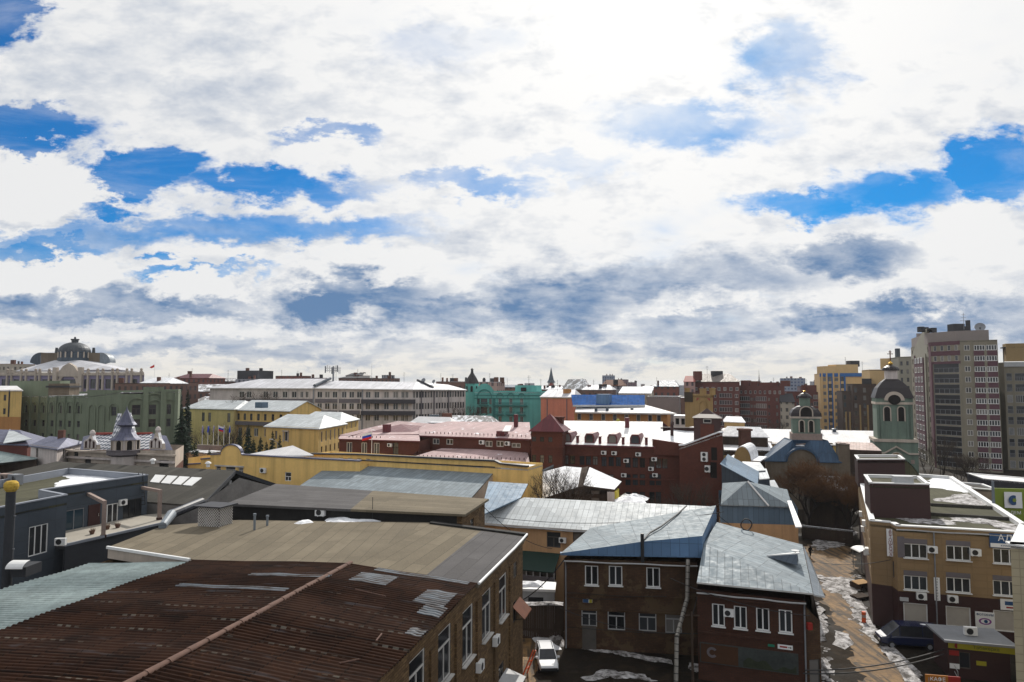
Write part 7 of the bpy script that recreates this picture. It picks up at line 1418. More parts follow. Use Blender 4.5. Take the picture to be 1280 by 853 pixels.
for f in (.12, .27, .42, .58, .73, .88): Zc_.win(1, Lr*f, zof(552, 151), .95, 2.3, 'far'); Zc_.win(1, Lr*f, zof(566, 151), .95, 1.5, 'fard')
Zc_.hip(M['metalw'], zof(519, 157), .18, .5); Zc_.done()
fbox(Zc_, 0, s_-1.0, s_+1.0, zof(540, 151), zof(538.5, 151), .03, .3, 'window_hood', M['cream'], Zc_.root)
for s3 in (s_-.75, s_+.75): fbox(Zc_, 0, s3-.14, s3+.14, zof(553, 151), zof(540, 151), .03, .12, 'window_surround', M['cream'], Zc_.root)
Zd = Bld('rear_yellow_mansion', 'yellow mansion wing with a row of white framed windows under a pale roof', 'building', [X2(P(372, 530, 178)), X2(P(424, 530, 172)), X2(P(448, 530, 190)), X2(P(396, 530, 198))], zof(527, 175), M['yellow2'], reveal=.2); Lr = (Zd.foot[2]-Zd.foot[1]).length
for f in (.15, .38, .62, .85): Zd.win(1, Lr*f, zof(537, 178), .9, 2.0, 'far'); Zd.win(1, Lr*f, zof(549, 178), .9, 1.6, 'far')
Zd.hip(M['metalw'], zof(515, 184), .2, .5); Zd.done()
# flags in the square
for i, (u, tri) in enumerate([(252.5, 0), (259.5, 0), (266.5, 0), (272.5, 1), (279.5, 0), (286.5, 0)]):
    labs = ['leftmost flagpole in the square with a drooping violet flag', 'second flagpole in the square with a drooping blue flag', 'third flagpole in the square with a drooping red and blue flag', 'flagpole in the square with the spread white, blue and red flag', 'flagpole in the square just right of the spread flag', 'rightmost flagpole in the square']
    o = flag('flagpole', labs[i], u, 531.5, 557, 160, bool(tri), 1.3, 1.2, .5, 'flagpoles in the square', 1)
    if not tri: p = P(u, 531.5, 160); mb = MB(); [mb.face([(p.x+.05, 160-.1*j, p.z-.2-1.5*(j/3)), (p.x+.35+.1*math.sin(j+i), 160-.1*j+.1, p.z-.3-1.5*(j/3)), (p.x+.3+.1*math.sin(j+1+i), 160-.1*j, p.z-.3-1.5*((j+1)/3)), (p.x+.05, 160-.1*j-.1, p.z-.2-1.5*((j+1)/3))]) for j in range(3)]; mb.build('flag', [M['lilac'] if i % 2 == 0 else M['fl_b']], o)
flag('flagpole', 'flagpole with the white, blue and red flag in front of the red brick annex', 464.5, 539, 572, 118, True, 1.7, 1.15, .2)
flag('flagpole', 'rooftop flagpole with a dark drooping flag beside the domed hall', 193, 455, 474, 235, False); p = P(193, 456, 235); mb = MB(); mb.face([p, p+Vector((-1.7, .1, -.9)), p+Vector((-1.2, .2, -1.3)), p+Vector((0, 0, -.9))]); o = [x for x in bpy.data.objects if x.get('label', '').startswith('rooftop flagpole')][0]; mb.build('flag', [M['fl_r']], o)
bb = Bld('square_kiosk', 'long low kiosk with pale snow patched roof among the spruces of the square', 'kiosk', QD(226, 150, 262, 147, 568, 5), zof(566, 148), M['peach']); bb.done(); bb.flat(M['snowpatch'], .02)
bb = Bld('memorial_wall', 'pale speckled low wall behind the flagpoles', 'wall', QD(246, 160, 276, 158, 558, .6), zof(556.5, 159), M['pinkst']); bb.done(); bb.flat(M['cream'], .02)
# ================================================================== AA. green building
zA = zof(493, 176); Ga = Bld('green_office', 'broad sage green building with arched windows and vertical ribs', 'building', [X2(P(24, 520, 180)), X2(P(108, 520, 172)), X2(P(150, 520, 170)), X2(P(222, 520, 176)), X2(P(226, 520, 190)), X2(P(30, 520, 200))], [zA, zA, zof(487.5, 171), zof(487, 175), zof(487, 180), zA], M['green'], reveal=.3); L = (Ga.foot[1]-Ga.foot[0]).length
Ga.tops[0] = [(0, zof(496, 180)), (L, zof(494.5, 172))]; Ga.tops[1] = [(0, zof(487.5, 172)), ((Ga.foot[2]-Ga.foot[1]).length, zof(488, 170))]
for i, u in enumerate((33, 43.8, 54.6, 65.6, 76.4, 87.4, 98.6)):
    s_, _ = pw(*Ga.edge(0), u, 510); Ga.win(0, s_, zof(516.5, 176), 1.0, 1.9, 'fard2'); Ga.win(0, s_, zof(533.5, 176), 1.05, 1.6, 'fard2'); Ga.win(0, s_, zof(549, 176), 1.0, 1.4, 'fard')
s_, _ = pw(*Ga.edge(1), 142, 515); Ga.win(1, s_, zof(520, 170), 1.5, 2.2, 'fard2')
L2_ = (Ga.foot[3]-Ga.foot[2]).length
for u, w in ((170, 1.9), (190.5, 1.6), (209.5, 1.5)): s_, _ = pw(*Ga.edge(2), u, 515); Ga.win(2, s_, zof(518.5, 173), w, 2.5, 'fard2'); Ga.win(2, s_, zof(534, 173), w, 2.0, 'fard2')
s_, _ = pw(*Ga.edge(2), 197.5, 490); Ga.tops[2] = [(0, zof(492.5, 172)), (L2_*.38, zof(492.5, 173)), (L2_*.38+.01, zof(484, 173)), (L2_*.74, zof(484, 174)), (L2_*.74+.01, zof(487.5, 174)), (L2_, zof(487.5, 175))]
Ga.done(); Ga.flat(M['snowpatch'], .6)
def arch_ring(bld, i, u, vb, r, th, mat, out=.3, h=0): 
    s_, z_ = pw(*bld.edge(i), u, vb); mb = MB(); n = 10
    pts = [(-r, -h)]+[(-r*math.cos(math.pi*k_/n), r*math.sin(math.pi*k_/n)) for k_ in range(n+1)]+[(r, -h)]
    po = [(-r-th, -h)]+[(-(r+th)*math.cos(math.pi*k_/n), (r+th)*math.sin(math.pi*k_/n)) for k_ in range(n+1)]+[(r+th, -h)]
    for a, b3, c3, d3 in zip(pts, pts[1:], po, po[1:]):
        A_3 = [bld.at(i, s_+x, out, z_+y) for x, y in (a, b3, d3, c3)]; mb.face(A_3[::-1]); B_3 = [bld.at(i, s_+c3[0], .01, z_+c3[1]), bld.at(i, s_+d3[0], .01, z_+d3[1])]; mb.face([A_3[3], A_3[2], B_3[1], B_3[0]]); C_3 = [bld.at(i, s_+a[0], .01, z_+a[1]), bld.at(i, s_+b3[0], .01, z_+b3[1])]; mb.face([A_3[0], A_3[1], C_3[1], C_3[0]][::-1])
    return mb.build('arch_moulding', [mat], bld.root)
for u in (33, 43.8, 54.6, 65.6, 76.4, 87.4, 98.6): arch_ring(Ga, 0, u, 507, .75, .35, M['green'], .3, 1.9)
for u in (38.3, 49.2, 60.1, 71, 81.9, 93): s_, _ = pw(*Ga.edge(0), u, 510); fbox(Ga, 0, s_-.18, s_+.18, 0, zA-.4, .02, .4, 'rib', M['green'], Ga.root)
for u, r, h in ((115.5, .8, 9), (127, .8, 9), (142, 1.1, 3)): arch_ring(Ga, 1, u, 511, r, .3, M['green'], .25, h)
for u, r, v, h in ((171, 1.9, 508, 8), (193.5, 2.3, 504, 9), (193.5, 1.5, 508, 9), (211, 1.5, 507, 8)): arch_ring(Ga, 2, u, v, r, .45, M['green'], .45, h)
for u in (182, 204, 221): s_, _ = pw(*Ga.edge(2), u, 510); fbox(Ga, 2, max(.3, s_-.6), min(L2_-.1, s_+.6), 0, zof(489, 174), .02, .7, 'pier', M['green'], Ga.root)
bb = Ga; q5 = P(50, 488, 184); bb.bx('roof_room', (q5.x, q5.y, zof(487, 184)), (12.5, 5, 4.6), .1, M['green']); q5 = P(80, 488, 183); bb.bx('roof_room', (q5.x, q5.y, zof(489, 184)), (5.2, 5, 4), .1, M['chapelw']); q5 = P(80, 484, 183); bb.bx('roof_room_top', (q5.x, q5.y, zof(483.5, 184)), (6, 6, .5), .1, M['darkroof'])
# ================================================================== AB. domed hall (philharmonic like)
DB = 262; zB = zof(468, DB); f0 = X2(P(-30, 480, 268)); f1_ = X2(P(180, 480, 256)); Db = Bld('domed_hall', 'ornate cream and lilac hall with a domed lantern over a pale hipped roof', 'building', [f0, f1_, f1_+Vector((-17, 26)), f0+Vector((-17, 26))], zB, M['lilac'], reveal=.3); L = (f1_-f0).length
for u in (5, 20, 40, 56, 64.5, 116, 135, 152, 168): s_, _ = pw(*Db.edge(0), u, 482); Db.win(0, s_, zof(486, DB), 2.3, 3.6, 'fard2')
s_, _ = pw(*Db.edge(0), 86, 480); Db.win(0, s_, zof(487, DB), 6.2, 3.8, 'fard2'); sc0 = s_
for u in (12.5, 29.5, 47.5, 106.5, 125.5, 143.5): s_, _ = pw(*Db.edge(0), u, 482); Db.win(0, s_, zof(486, DB), 1.2, 3.6, 'fard')
Db.done()
for u in (9.5, 15, 27, 33, 45, 50, 62, 110.5, 122.5, 129, 141, 147, 159, 165, 177): s_, _ = pw(*Db.edge(0), u, 480); q5 = Db.at(0, s_, .35, 0); mb = MB(); mb.box((q5.x, q5.y, (zB+1)/2), (.62, .6, zB+.6), Db.ang(0)); mb.box((q5.x, q5.y, zB+.9), (.85, .8, .7), Db.ang(0)); mb.lathe((q5.x, q5.y, zB+1.2), [(.25, 0), (.5, .4), (.5, .7), (.2, 1.0)], 8); mb.build('pilaster', [M['cream']], Db.root)
fbox(Db, 0, .1, L-.1, zB-.5, zB+.15, .03, .5, 'cornice', M['cream'], Db.root); fbox(Db, 0, .1, L-.1, zB+.15, zB+.7, .02, .15, 'balustrade', M['cream'], Db.root)
s0, _ = pw(*Db.edge(0), 70.5, 480); s1_, _ = pw(*Db.edge(0), 102, 480)
fbox(Db, 0, s0, s1_, zof(471, DB), zof(464.5, DB), .05, .6, 'portal_head', M['cream'], Db.root)
for s3 in (s0, s1_): q5 = Db.at(0, s3, .6, 0); mb = MB(); mb.box((q5.x, q5.y, zof(459.5, DB)/2), (1.7, 1.2, zof(459.5, DB)), Db.ang(0)); mb.build('portal_pier', [M['cream']], Db.root)
arch_ring(Db, 0, 86, 480, 3.5, 1.0, M['cream'], .5, 2)
mb = MB(); q5 = [Db.at(0, sc0+x, .5, z_) for x, z_ in ((-4, zof(464.5, DB)), (4, zof(464.5, DB)), (2.4, zof(458, DB)), (0, zof(454, DB)), (-2.4, zof(458, DB)))]; mb.face(q5); mb.face([p+Vector((.3, 1, 0)) for p in q5][::-1]); [mb.face([q5[i], q5[i]+Vector((.3, 1, 0)), q5[(i+1) % 5]+Vector((.3, 1, 0)), q5[(i+1) % 5]]) for i in range(5)]; mb.build('attic_crest', [M['cream']], Db.root)
dc = P(93, 445, 285); Zd_ = lambda v: zof(v, 280); rt = Zd_(450.5)
q1, q2_, q3, q4 = P(20, 463.5, 268), P(150, 462, 262), P(172, 464, 300), P(60, 464, 306); R_ = [Vector((dc.x+x, dc.y+y, rt)) for x, y in ((-5.5, -4), (5, -5), (6, 4), (-4.5, 5))]
Db.roof([[q1, q2_, R_[1], R_[0]], [q2_, q3, R_[2], R_[1]], [q4, q1, R_[0], R_[3]], [q3, q4, R_[3], R_[2]]], M['zincl'], .3)
mb = MB(); mb.lathe((dc.x, dc.y, 0), [(6.3, rt-1.5), (5.9, Zd_(447)), (5.6, Zd_(447)), (5.6, Zd_(440.5)), (6.0, Zd_(440)), (6.0, Zd_(439))], 24); lan = mb.build('lantern', [M['bluedk']], Db.root)
for k_ in range(16): a = 2*math.pi*k_/16; mb = MB(); mb.tube((dc.x+5.75*math.cos(a), dc.y+5.75*math.sin(a), Zd_(447)), (dc.x+5.75*math.cos(a), dc.y+5.75*math.sin(a), Zd_(439.5)), .28, .28, 6); mb.build('column', [M['cream']], lan)
mb = MB(); prof_ = [(5.9*math.cos(t_), Zd_(439)+(Zd_(427)-Zd_(439))*math.sin(t_)) for t_ in [math.pi/2*i/9 for i in range(9)]]+[(1.3, Zd_(427)+.15), (1.3, Zd_(424.5)), (1.6, Zd_(424)), (1.6, Zd_(423)), (.4, Zd_(422.8)), (.4, Zd_(421)), (.05, Zd_(420))]
mb.lathe((dc.x, dc.y, 0), prof_, 24); mb.build('dome', [M['zinc']], lan, True)
for sx, u in ((-1, 57), (1, 130)):
    p = P(u, 450, 288); mb = MB(); w = 9.5; n = 10; mb2 = MB()
    hc = Zd_(450) ; r_ = 3.7
    for i in range(n):
        a0, a1 = math.pi/2*i/n, math.pi/2*(i+1)/n; x0, z0_, x1, z1_ = p.x+sx*r_*math.sin(a0)*1.2, hc-1+r_*math.cos(a0)*1.15, p.x+sx*r_*math.sin(a1)*1.2, hc-1+r_*math.cos(a1)*1.15
        f4 = [(x0, p.y-3, z0_), (x1, p.y-3, z1_), (x1, p.y+1, z1_), (x0, p.y+1, z0_)]; mb.face(f4 if sx > 0 else f4[::-1]); f3_ = [(p.x, p.y-3, hc-2.5), (x1, p.y-3, z1_), (x0, p.y-3, z0_)]; mb.face(f3_ if sx < 0 else f3_[::-1])
    mb.build('half_barrel_roof', [M['bluedk'] if sx < 0 else M['metald']], Db.root); mb = MB(); mb.box((p.x-sx*3.4, p.y-1, hc), (6.8, 3.9, 6.2)); mb.build('stage_wall', [M['chapelw']], Db.root); mb = MB(); mb.tube((p.x-sx*4.5, p.y, hc+3), (p.x-sx*4.5, p.y, hc+5.4), .7, .5, 8); mb.build('roof_vent', [M['zinc']], Db.root)
# ================================================================== AC. ornate tiled house with turret
DC = 112; Zc = lambda v, D=DC: zof(v, D)
Oa, Ob = X2(P(85, 570, 114)), X2(P(219, 575, 106)); Oc = Bld('ornate_tiled_house', 'ornate cream and red brick house with chequered tile roofs and a pointed turret', 'house', [Oa, Ob, Ob+Vector((-4, 11)), Oa+Vector((-4, 11))], [Zc(563, 114), Zc(563, 106), Zc(560), Zc(560)], M['cream'], bands=[(Zc(579), M['chim'])], reveal=.2); L = (Ob-Oa).length
for u, w, v in ((95, 1.0, 566), (205, 2.0, 574), (206, 1.0, 590), (110, 1.4, 574)): s_, _ = pw(*Oc.edge(0), u, 570); Oc.win(0, min(max(s_, w/2+.2), L-w/2-.2), Zc(v)-1.0, w, 1.4, 'fard')
Oc.done(); fbox(Oc, 0, -.2, L+.2, Zc(565.5), Zc(563.5), .03, .6, 'cornice', M['cream'], Oc.root); fbox(Oc, 0, 0, L, Zc(574), Zc(571.5), .03, .4, 'cornice', M['stucco'], Oc.root)
def chk(name):
    m, q, b = newmat(name); uv = q.n('ShaderNodeTexCoord').outputs['UV']; mp = q.n('ShaderNodeMapping', {0: uv, 2: (0, 0, .785)}); ch = q.n('ShaderNodeTexChecker', {'Vector': mp.outputs[0], 'Color1': (.62, .62, .64, 1), 'Color2': (.06, .075, .11, 1), 'Scale': 1.5}); q.t.links.new(ch.outputs[0], b.inputs['Base Color']); b.inputs['Roughness'].default_value = .5; return m
M['tile'] = chk('chequered_tiles')
def tiled(ua, ub_, vb, vt, D0, D1): return [P(ua, vb, D0), P(ub_, vb, D0-2), P(ub_-6, vt, D1-2), P(ua+6, vt, D1)]
ym = D_z = None
Oc.roof([[P(112, 563, 112.5), P(142, 562, 110.5), P(146, 542, 117), P(116, 543, 119)]], M['tile'], .2, side=M['tilered']); Oc.roof([[P(168, 562, 109.5), P(188, 562, 108.5), P(190, 542, 115), P(168, 542, 116)]], M['tile'], .2, side=M['tilered'])
Oc.roof([[P(100, 562, 113.5), P(112, 562, 112.6), P(116, 543, 119), P(104, 546, 121)]], M['lav'], .2); Oc.roof([[P(188, 562, 108.4), P(216, 563, 107), P(208, 545, 114), P(190, 542, 115)]], M['lav'], .2)
for (ua, ub_) in ((116, 146), (168, 190)): a, b3 = P(ua, 542.5, 118 if ua < 150 else 115.5), P(ub_, 542, 117 if ua < 150 else 115); mb = MB(); mb.tube(a, b3, .22, .22, 6); mb.build('ridge', [M['tilered']], Oc.root)
Oc.roof([[P(139, 549, 114.5), P(149, 552, 112), P(152, 517, 117), P(147, 517, 118)], [P(164, 552, 111.5), P(172, 548, 113), P(164, 516, 116.5), P(160, 516, 116.8)]], M['tile'], .3, side=M['tilered'])
for (u, us, D) in ((113, 11, 110.5), (195, 10, 106.2)):   # gable fronts with triple arches
    zb, zt_ = Zc(562, D), Zc(545 if u < 150 else 541, D); p = P(u, 560, D); w = us*D/853; mb = MB()
    pr = [(-w, zb), (w, zb), (w*.92, zb+(zt_-zb)*.35), (w*.45, zb+(zt_-zb)*.62), (.25, zt_), (-.25, zt_), (-w*.45, zb+(zt_-zb)*.62), (-w*.92, zb+(zt_-zb)*.35)]
    fr = [onface(Vector((p.x, D, 0)), -.28, x, 0, z) for x, z in pr]; bk = [onface(Vector((p.x, D, 0)), -.28, x, .6, z) for x, z in pr]; mb.face(fr)
    for i in range(len(fr)): j = (i+1) % len(fr); mb.face([fr[i], bk[i], bk[j], fr[j]], 1 if i in (2, 3, 5, 6) else 0)
    g5 = mb.build('gable', [M['cream'], M['snow']], Oc.root); m2 = MB(); m2.lathe(onface(Vector((p.x, D, 0)), -.28, 0, .3, zt_), [(.3, 0), (.45, .4), (.3, .8), (.05, .95)], 8); m2.build('finial', [M['stucco']], g5)
    for x in (-w*.5, 0, w*.5): arched_window(g5, Vector((p.x, D, 0)), -.28, x, .02, zb+.25, .62, 1.5 if x == 0 else 1.1, 'stucco', glass='door')
tcn = P(157, 560, 109); Dt_ = 109; zf = lambda v: zof(v, Dt_)
mb = MB(); mb.lathe((tcn.x, tcn.y, 0), [(2.0, 0), (2.0, zf(549.5)), (2.15, zf(549))], 8, 0, .39); tu = mb.build('turret', [M['stucco']], Oc.root)
mb = MB(); mb.lathe((tcn.x, tcn.y, 0), [(2.4, zf(549.5)), (1.75, zf(546)), (1.15, zf(540.5)), (.85, zf(536)), (.8, zf(534)), (1.55, zf(531)), (1.15, zf(527.5)), (.65, zf(520)), (.12, zf(512)), (.03, zf(508))], 8, 0, .39); mb.build('turret_roof', [M['lav']], tu)
for k_ in range(-2, 3): arched_window(tu, Vector((tcn.x, tcn.y, 0)), k_*.785, 0, 1.84, zf(565), .75, 1.9, 'cream', glass='slot')
mb = MB(); mb.lathe((tcn.x, tcn.y, 0), [(2.0, zf(570)), (2.7, zf(567.5)), (2.7, zf(566.5)), (2.65, zf(566.5)), (2.65, zf(562.5)), (2.75, zf(562.5)), (2.75, zf(561.8))], 16); mb.build('balcony', [M['greyband']], tu)
snowC = [(112, 579), (128, 577), (134, 580), (118, 582)]
# ================================================================== AD/AE. small houses at far left
bb = Bld('violet_roofed_house', 'small white house with a violet tin roof left of the ornate tiled house', 'house', [X2(P(38, 570, 116)), X2(P(71, 570, 110)), X2(P(104, 570, 122)), X2(P(72, 570, 128))], zof(558.5, 112), M['stucco'], reveal=.2); bb.win(0, 2.6, zof(574, 112), .9, 1.8, 'fard2') ; bb.win(1, 3.0, zof(574, 112), .8, 1.7, 'fard2'); bb.hip(M['lav'], zof(547, 118), .18, .5); bb.done()
bb.bx('chimney', tuple(P(77, 546, 118)), (.9, .9, 2.2), .2, M['chim'])
bb = Bld('striped_roof_house', 'house with a light striped hipped tin roof behind the shed at the left edge', 'house', [X2(P(-40, 560, 124)), X2(P(34, 560, 120)), X2(P(56, 560, 134)), X2(P(-20, 560, 140))], zof(553.5, 122), M['brickT']); bb.hip(M['lav'], zof(537, 130), .3, .5); bb.done(); bb.roof([[P(4, 554, 119.5), P(40, 549, 121), P(12, 536.5, 130)]], M['metalw'], .1)
bb = Bld('yellow_corner_house', 'yellow house with dark downpipe cut by the left edge of the picture', 'house', QD(-40, 176, 27, 171, 500, 14, -37), zof(487.5, 173), M['yellow2'], bands=[(zof(521, 173), M['orange'])]); L = (bb.foot[1]-bb.foot[0]).length
for u in (6, ): s_, _ = pw(*bb.edge(0), u, 500); bb.win(0, s_, zof(501, 173), .9, 1.5, 'fard2'); bb.win(0, s_, zof(518, 173), .9, 1.5, 'fard2')
bb.hip(M['whiteroof'], zof(482.5, 178), .1, .4); bb.done(); s_, _ = pw(*bb.edge(0), 12, 500); fbox(bb, 0, s_-.12, s_+.12, zof(521, 173), bb.z[0], .03, .2, 'downpipe', M['darkroof'], bb.root)
# ================================================================== Y. spired church far off
p = P(689, 487, 620); o = thing('spired_church', 'distant church with a slim blue grey spire on the skyline', 'church', (p.x, p.y, 0)); mb = MB(); zz = lambda v: zof(v, 620); mb.box((p.x, p.y, zz(478)/2), (5.4, 5.4, zz(478))); mb.build('tower', [M['stucco']], o); mb = MB(); mb.lathe((p.x, p.y, 0), [(4.0, zz(478.5)), (2.4, zz(475)), (1.4, zz(469)), (.15, zz(459.5))], 8); mb.build('spire', [M['bluedk']], o)
mb = MB(); mb.face([(p.x-3.4, p.y-2.8, zz(484)), (p.x+3.4, p.y-2.8, zz(484)), (p.x, p.y-2.8, zz(477))]); mb.build('gable', [M['tilered']], o); mb = MB(); mb.box((p.x+6, p.y+8, zz(486)/2), (22, 14, zz(486))); mb.build('nave', [M['brownf']], o)
# ================================================================== skyline blocks
def block(name, lab, u0, u1, vt, D, wall, roofm='snow', dep=12, kind='flat', rise=2.5, slots=0, cat='building'):
    z_ = zof(vt, D); bb = Bld(name, lab, cat, QD(u0, D+2, u1, D-2, 490, dep), z_, M[wall]); 
    if kind == 'hip': bb.hip(M[roofm], z_+rise, .15, .3)
    bb.done()
    if kind == 'flat': bb.flat(M[roofm], .05)
    L = (bb.foot[1]-bb.foot[0]).length; rnd = random.Random(int(u0*7+D))
    for i in range(slots): w = rnd.uniform(.6, 2.0); q5 = bb.at(0, rnd.uniform(.05, .95)*L, -rnd.uniform(1, dep-2), z_+(rise*.5 if kind == 'hip' else .6)); bb.bx('chimney', tuple(q5), (w, w*.8, rnd.uniform(1.2, 2.6)), .1, M['darkroof' if i % 2 else 'chim'])
    return bb
SK = [('mansard_block', 'long dark red mansard roofed block on the skyline right of the domed hall', 217, 260, 472.5, 330, 'redf', 'maroon', 12, 'hip', 2, 3), ('roof_tower_block', 'grey box block rising above the dark red mansard roof', 233, 246, 468.5, 345, 'greyf', 'darkroof', 8, 'flat', 0, 1),
 ('brown_terrace', 'long brown terrace with snowy roofs behind the tall spruce', 222, 292, 489, 262, 'brownf', 'snowpatch', 14, 'hip', 2.6, 5), ('low_brown_house', 'low brown house in front of the long brown terrace', 236, 300, 503, 250, 'brownf', 'snowpatch', 10, 'hip', 2, 3),
 ('dark_glass_block', 'dark navy box topped block on the skyline left of the white office', 296, 322, 463.5, 330, 'darkroof', 'darkroof', 12, 'flat', 0, 2), ('pale_base_block', 'pale grey block under the dark navy box on the skyline', 294, 330, 474, 322, 'greyf', 'snow', 10, 'flat', 0, 3), ('red_roof_block', 'long reddish brown attic block on the skyline above the white office roof', 344, 376, 470, 380, 'redf', 'maroon', 10, 'flat', 0, 2),
 ('low_attic_block', 'thin low dark attic block left of the phone mast', 377, 399, 472.5, 370, 'plumf', 'darkroof', 8, 'flat', 0, 2), ('violet_cluster_block', 'jumbled violet grey block on the skyline right of the phone mast', 432, 453, 469.5, 420, 'plumf', 'darkroof', 10, 'hip', 1.5, 4), ('violet_low_block', 'lower violet grey block beneath the jumbled skyline block', 423, 462, 472.5, 400, 'brownf', 'darkroof', 10, 'hip', 1, 5),
 ('grey_lift_block', 'small square grey block on the skyline above the balconies of the white office', 477, 485.5, 469, 400, 'greyf', 'darkroof', 8, 'flat', 0, 1), ('brown_step_block', 'low brown block just right of the small square grey block', 466, 492, 473, 390, 'brownf', 'darkroof', 8, 'flat', 0, 3),
 ('chimneyed_house', 'low dark house with many chimneys at the end of the white office roof', 545, 585, 477, 300, 'brownf', 'snow', 10, 'flat', 0, 5), ('pink_house', 'pink house with dishes on its roof behind the turquoise turret', 598, 622, 477.5, 275, 'pinkf', 'snow', 10, 'flat', 0, 6), ('blue_roofed_row', 'low row with a bright blue strip roof behind the turquoise house', 620, 650, 484, 300, 'brownf', 'blueroof', 10, 'hip', 1, 4),
 ('snowy_roof_row', 'low snowy roofed row behind the salmon house', 664, 704, 486.5, 300, 'brownf', 'snow', 12, 'hip', 1.2, 5), ('brown_gable_house', 'brown gabled house on the skyline right of the church spire', 703, 733, 486.5, 290, 'brownf', 'snowpatch', 12, 'hip', 4.2, 3), ('tin_roofed_row', 'row with shiny tin roofs in front of the distant tower block', 728, 765, 487, 280, 'brownf', 'zincl', 12, 'hip', 1.8, 4), ('rusty_dome_house', 'house with a rusty orange brown curved roof under the distant tower block', 752, 779, 482, 300, 'greyf', 'rustred', 12, 'hip', 2.5, 2),
 ('distant_tower', 'distant blue grey tower block above the blue glazed roof', 753, 767, 469.5, 820, 'bluef', 'darkroof', 14, 'flat', 0, 3), ('distant_plum_block', 'distant purple brown block next to the blue grey tower block', 767, 784, 474.5, 760, 'plumf', 'darkroof', 14, 'flat', 0, 2), ('distant_low_block', 'small distant dark block trailing off beside the purple brown block', 785, 795, 478, 700, 'plumf', 'darkroof', 10, 'flat', 0, 2),
 ('red_blue_roof_house', 'dark red house with blue roof panels left of the pink tower', 817, 848, 483, 300, 'redf', 'blueroof', 12, 'hip', 2.5, 4), ('snowy_gable_row', 'snowy roofed row between the white hall and the dark red house', 800, 822, 487, 320, 'creamf', 'snow', 10, 'hip', 1.5, 2), ('pink_tower_house', 'narrow pale pink tower house beside the dark red apartments', 855, 869, 477, 300, 'pinkf', 'tilered', 10, 'hip', 2.5, 2),
 ('brown_gap_house', 'brown house in the gap between the mauve house and the ochre house', 846, 862, 497, 240, 'brownf', 'snow', 10, 'flat', 0, 3), ('blue_white_tower', 'distant white and blue tower block right of the dark red apartments', 977, 1007, 473, 640, 'bluef', 'lgrey', 14, 'flat', 0, 3), ('plum_rear_block', 'plum block with a stepped roof behind the red balcony block', 1000, 1022, 483, 380, 'plumf', 'darkroof', 12, 'flat', 0, 3), ('pale_distant_block', 'small pale distant block left of the yellow and blue block', 1015, 1027, 477, 600, 'greyf', 'lgrey', 12, 'flat', 0, 1),
 ('left_edge_block', 'cream block with cluttered roof at the left edge beyond the domed hall', -20, 13, 455, 330, 'creamf', 'tilered', 12, 'flat', 0, 5), ('rear_brown_house', 'brown banded house between the domed hall and the green office', 143, 182, 479, 215, 'brownf', 'dkfelt', 10, 'flat', 0, 1), ('white_roof_house', 'house with a white roof and blue corner between domed hall and spruce', 174, 206, 479, 228, 'brownf', 'snow', 10, 'hip', 1.8, 2), ('dark_flat_house', 'dark house right of the white roofed house behind the green office', 196, 222, 478, 240, 'brownf', 'darkroof', 10, 'flat', 0, 2),
 ('long_low_terrace', 'long low dark terrace on the skyline between mansard block and navy box', 256, 300, 476.5, 340, 'brownf', 'snowpatch', 10, 'hip', 1.4, 6), ('brick_terrace', 'brick terrace seen under the bare trees left of the white office', 262, 300, 492, 246, 'brickT', 'snowpatch', 10, 'hip', 2, 3), ('ochre_rear_house', 'ochre house corner peeping over the pink brick wing by the dark apartments', 905, 930, 527, 190, 'ochrest', 'snow', 8, 'hip', 1.2, 1),
 ('far_hill_block', 'faint low block at the far horizon above the turquoise house', 640, 664, 481.5, 900, 'bluef', 'darkroof', 12, 'flat', 0, 1), ('far_right_block', 'low dark block at the horizon beside the white and blue tower', 962, 980, 480, 420, 'redf', 'darkroof', 12, 'flat', 0, 3)]
for s_ in SK: block(*s_)
# the far town that reads as one mass of roofs along the horizon
mb = MB(); rnd = random.Random(19)
for i in range(900):
    D = rnd.uniform(420, 2200); x = rnd.uniform(-1.0, 1.0)*D; h_ = rnd.uniform(6, 17)+(rnd.random() < .08)*rnd.uniform(4, 12)*(D > 900); w = rnd.uniform(8, 30); mb.box((x, D, h_/2), (w, rnd.uniform(8, 16), h_), rnd.uniform(-.3, .1), rnd.choice((0, 0, 1, 2, 3)))
    if rnd.random() < .7: mb.box((x, D, h_+.4), (w+.6, 10, .8), 0, 4)
o = mb.build('distant_rooftops', [M['brownf'], M['greyf'], M['creamf'], M['plumf'], M['snowpatch']]); tag(o, 'far off town roofs that merge along the horizon', None, None, 'stuff')
# anonymous courtyard houses between the named ones
for i, (u, v, D, w, d, wall, rf, lab) in enumerate([(470, 560, 142, 14, 9, 'brickO', 'pink', 'courtyard wing with a dusty red roof behind the flagpole annex'), (590, 545, 160, 12, 8, 'ochrest', 'snowpatch', 'snow patched house behind the middle of the red wing'), (700, 540, 165, 14, 9, 'ochrest', 'snowpatch', 'snow patched house hidden behind the maroon tower'), (930, 545, 150, 10, 7, 'fence', 'snow', 'low snowy roofed house behind the gabled brick block')]):
    block('courtyard_house', lab, u-w/2*853/D, u+w/2*853/D, v, D, wall, rf, d, 'hip', 1.8, 1, 'house')
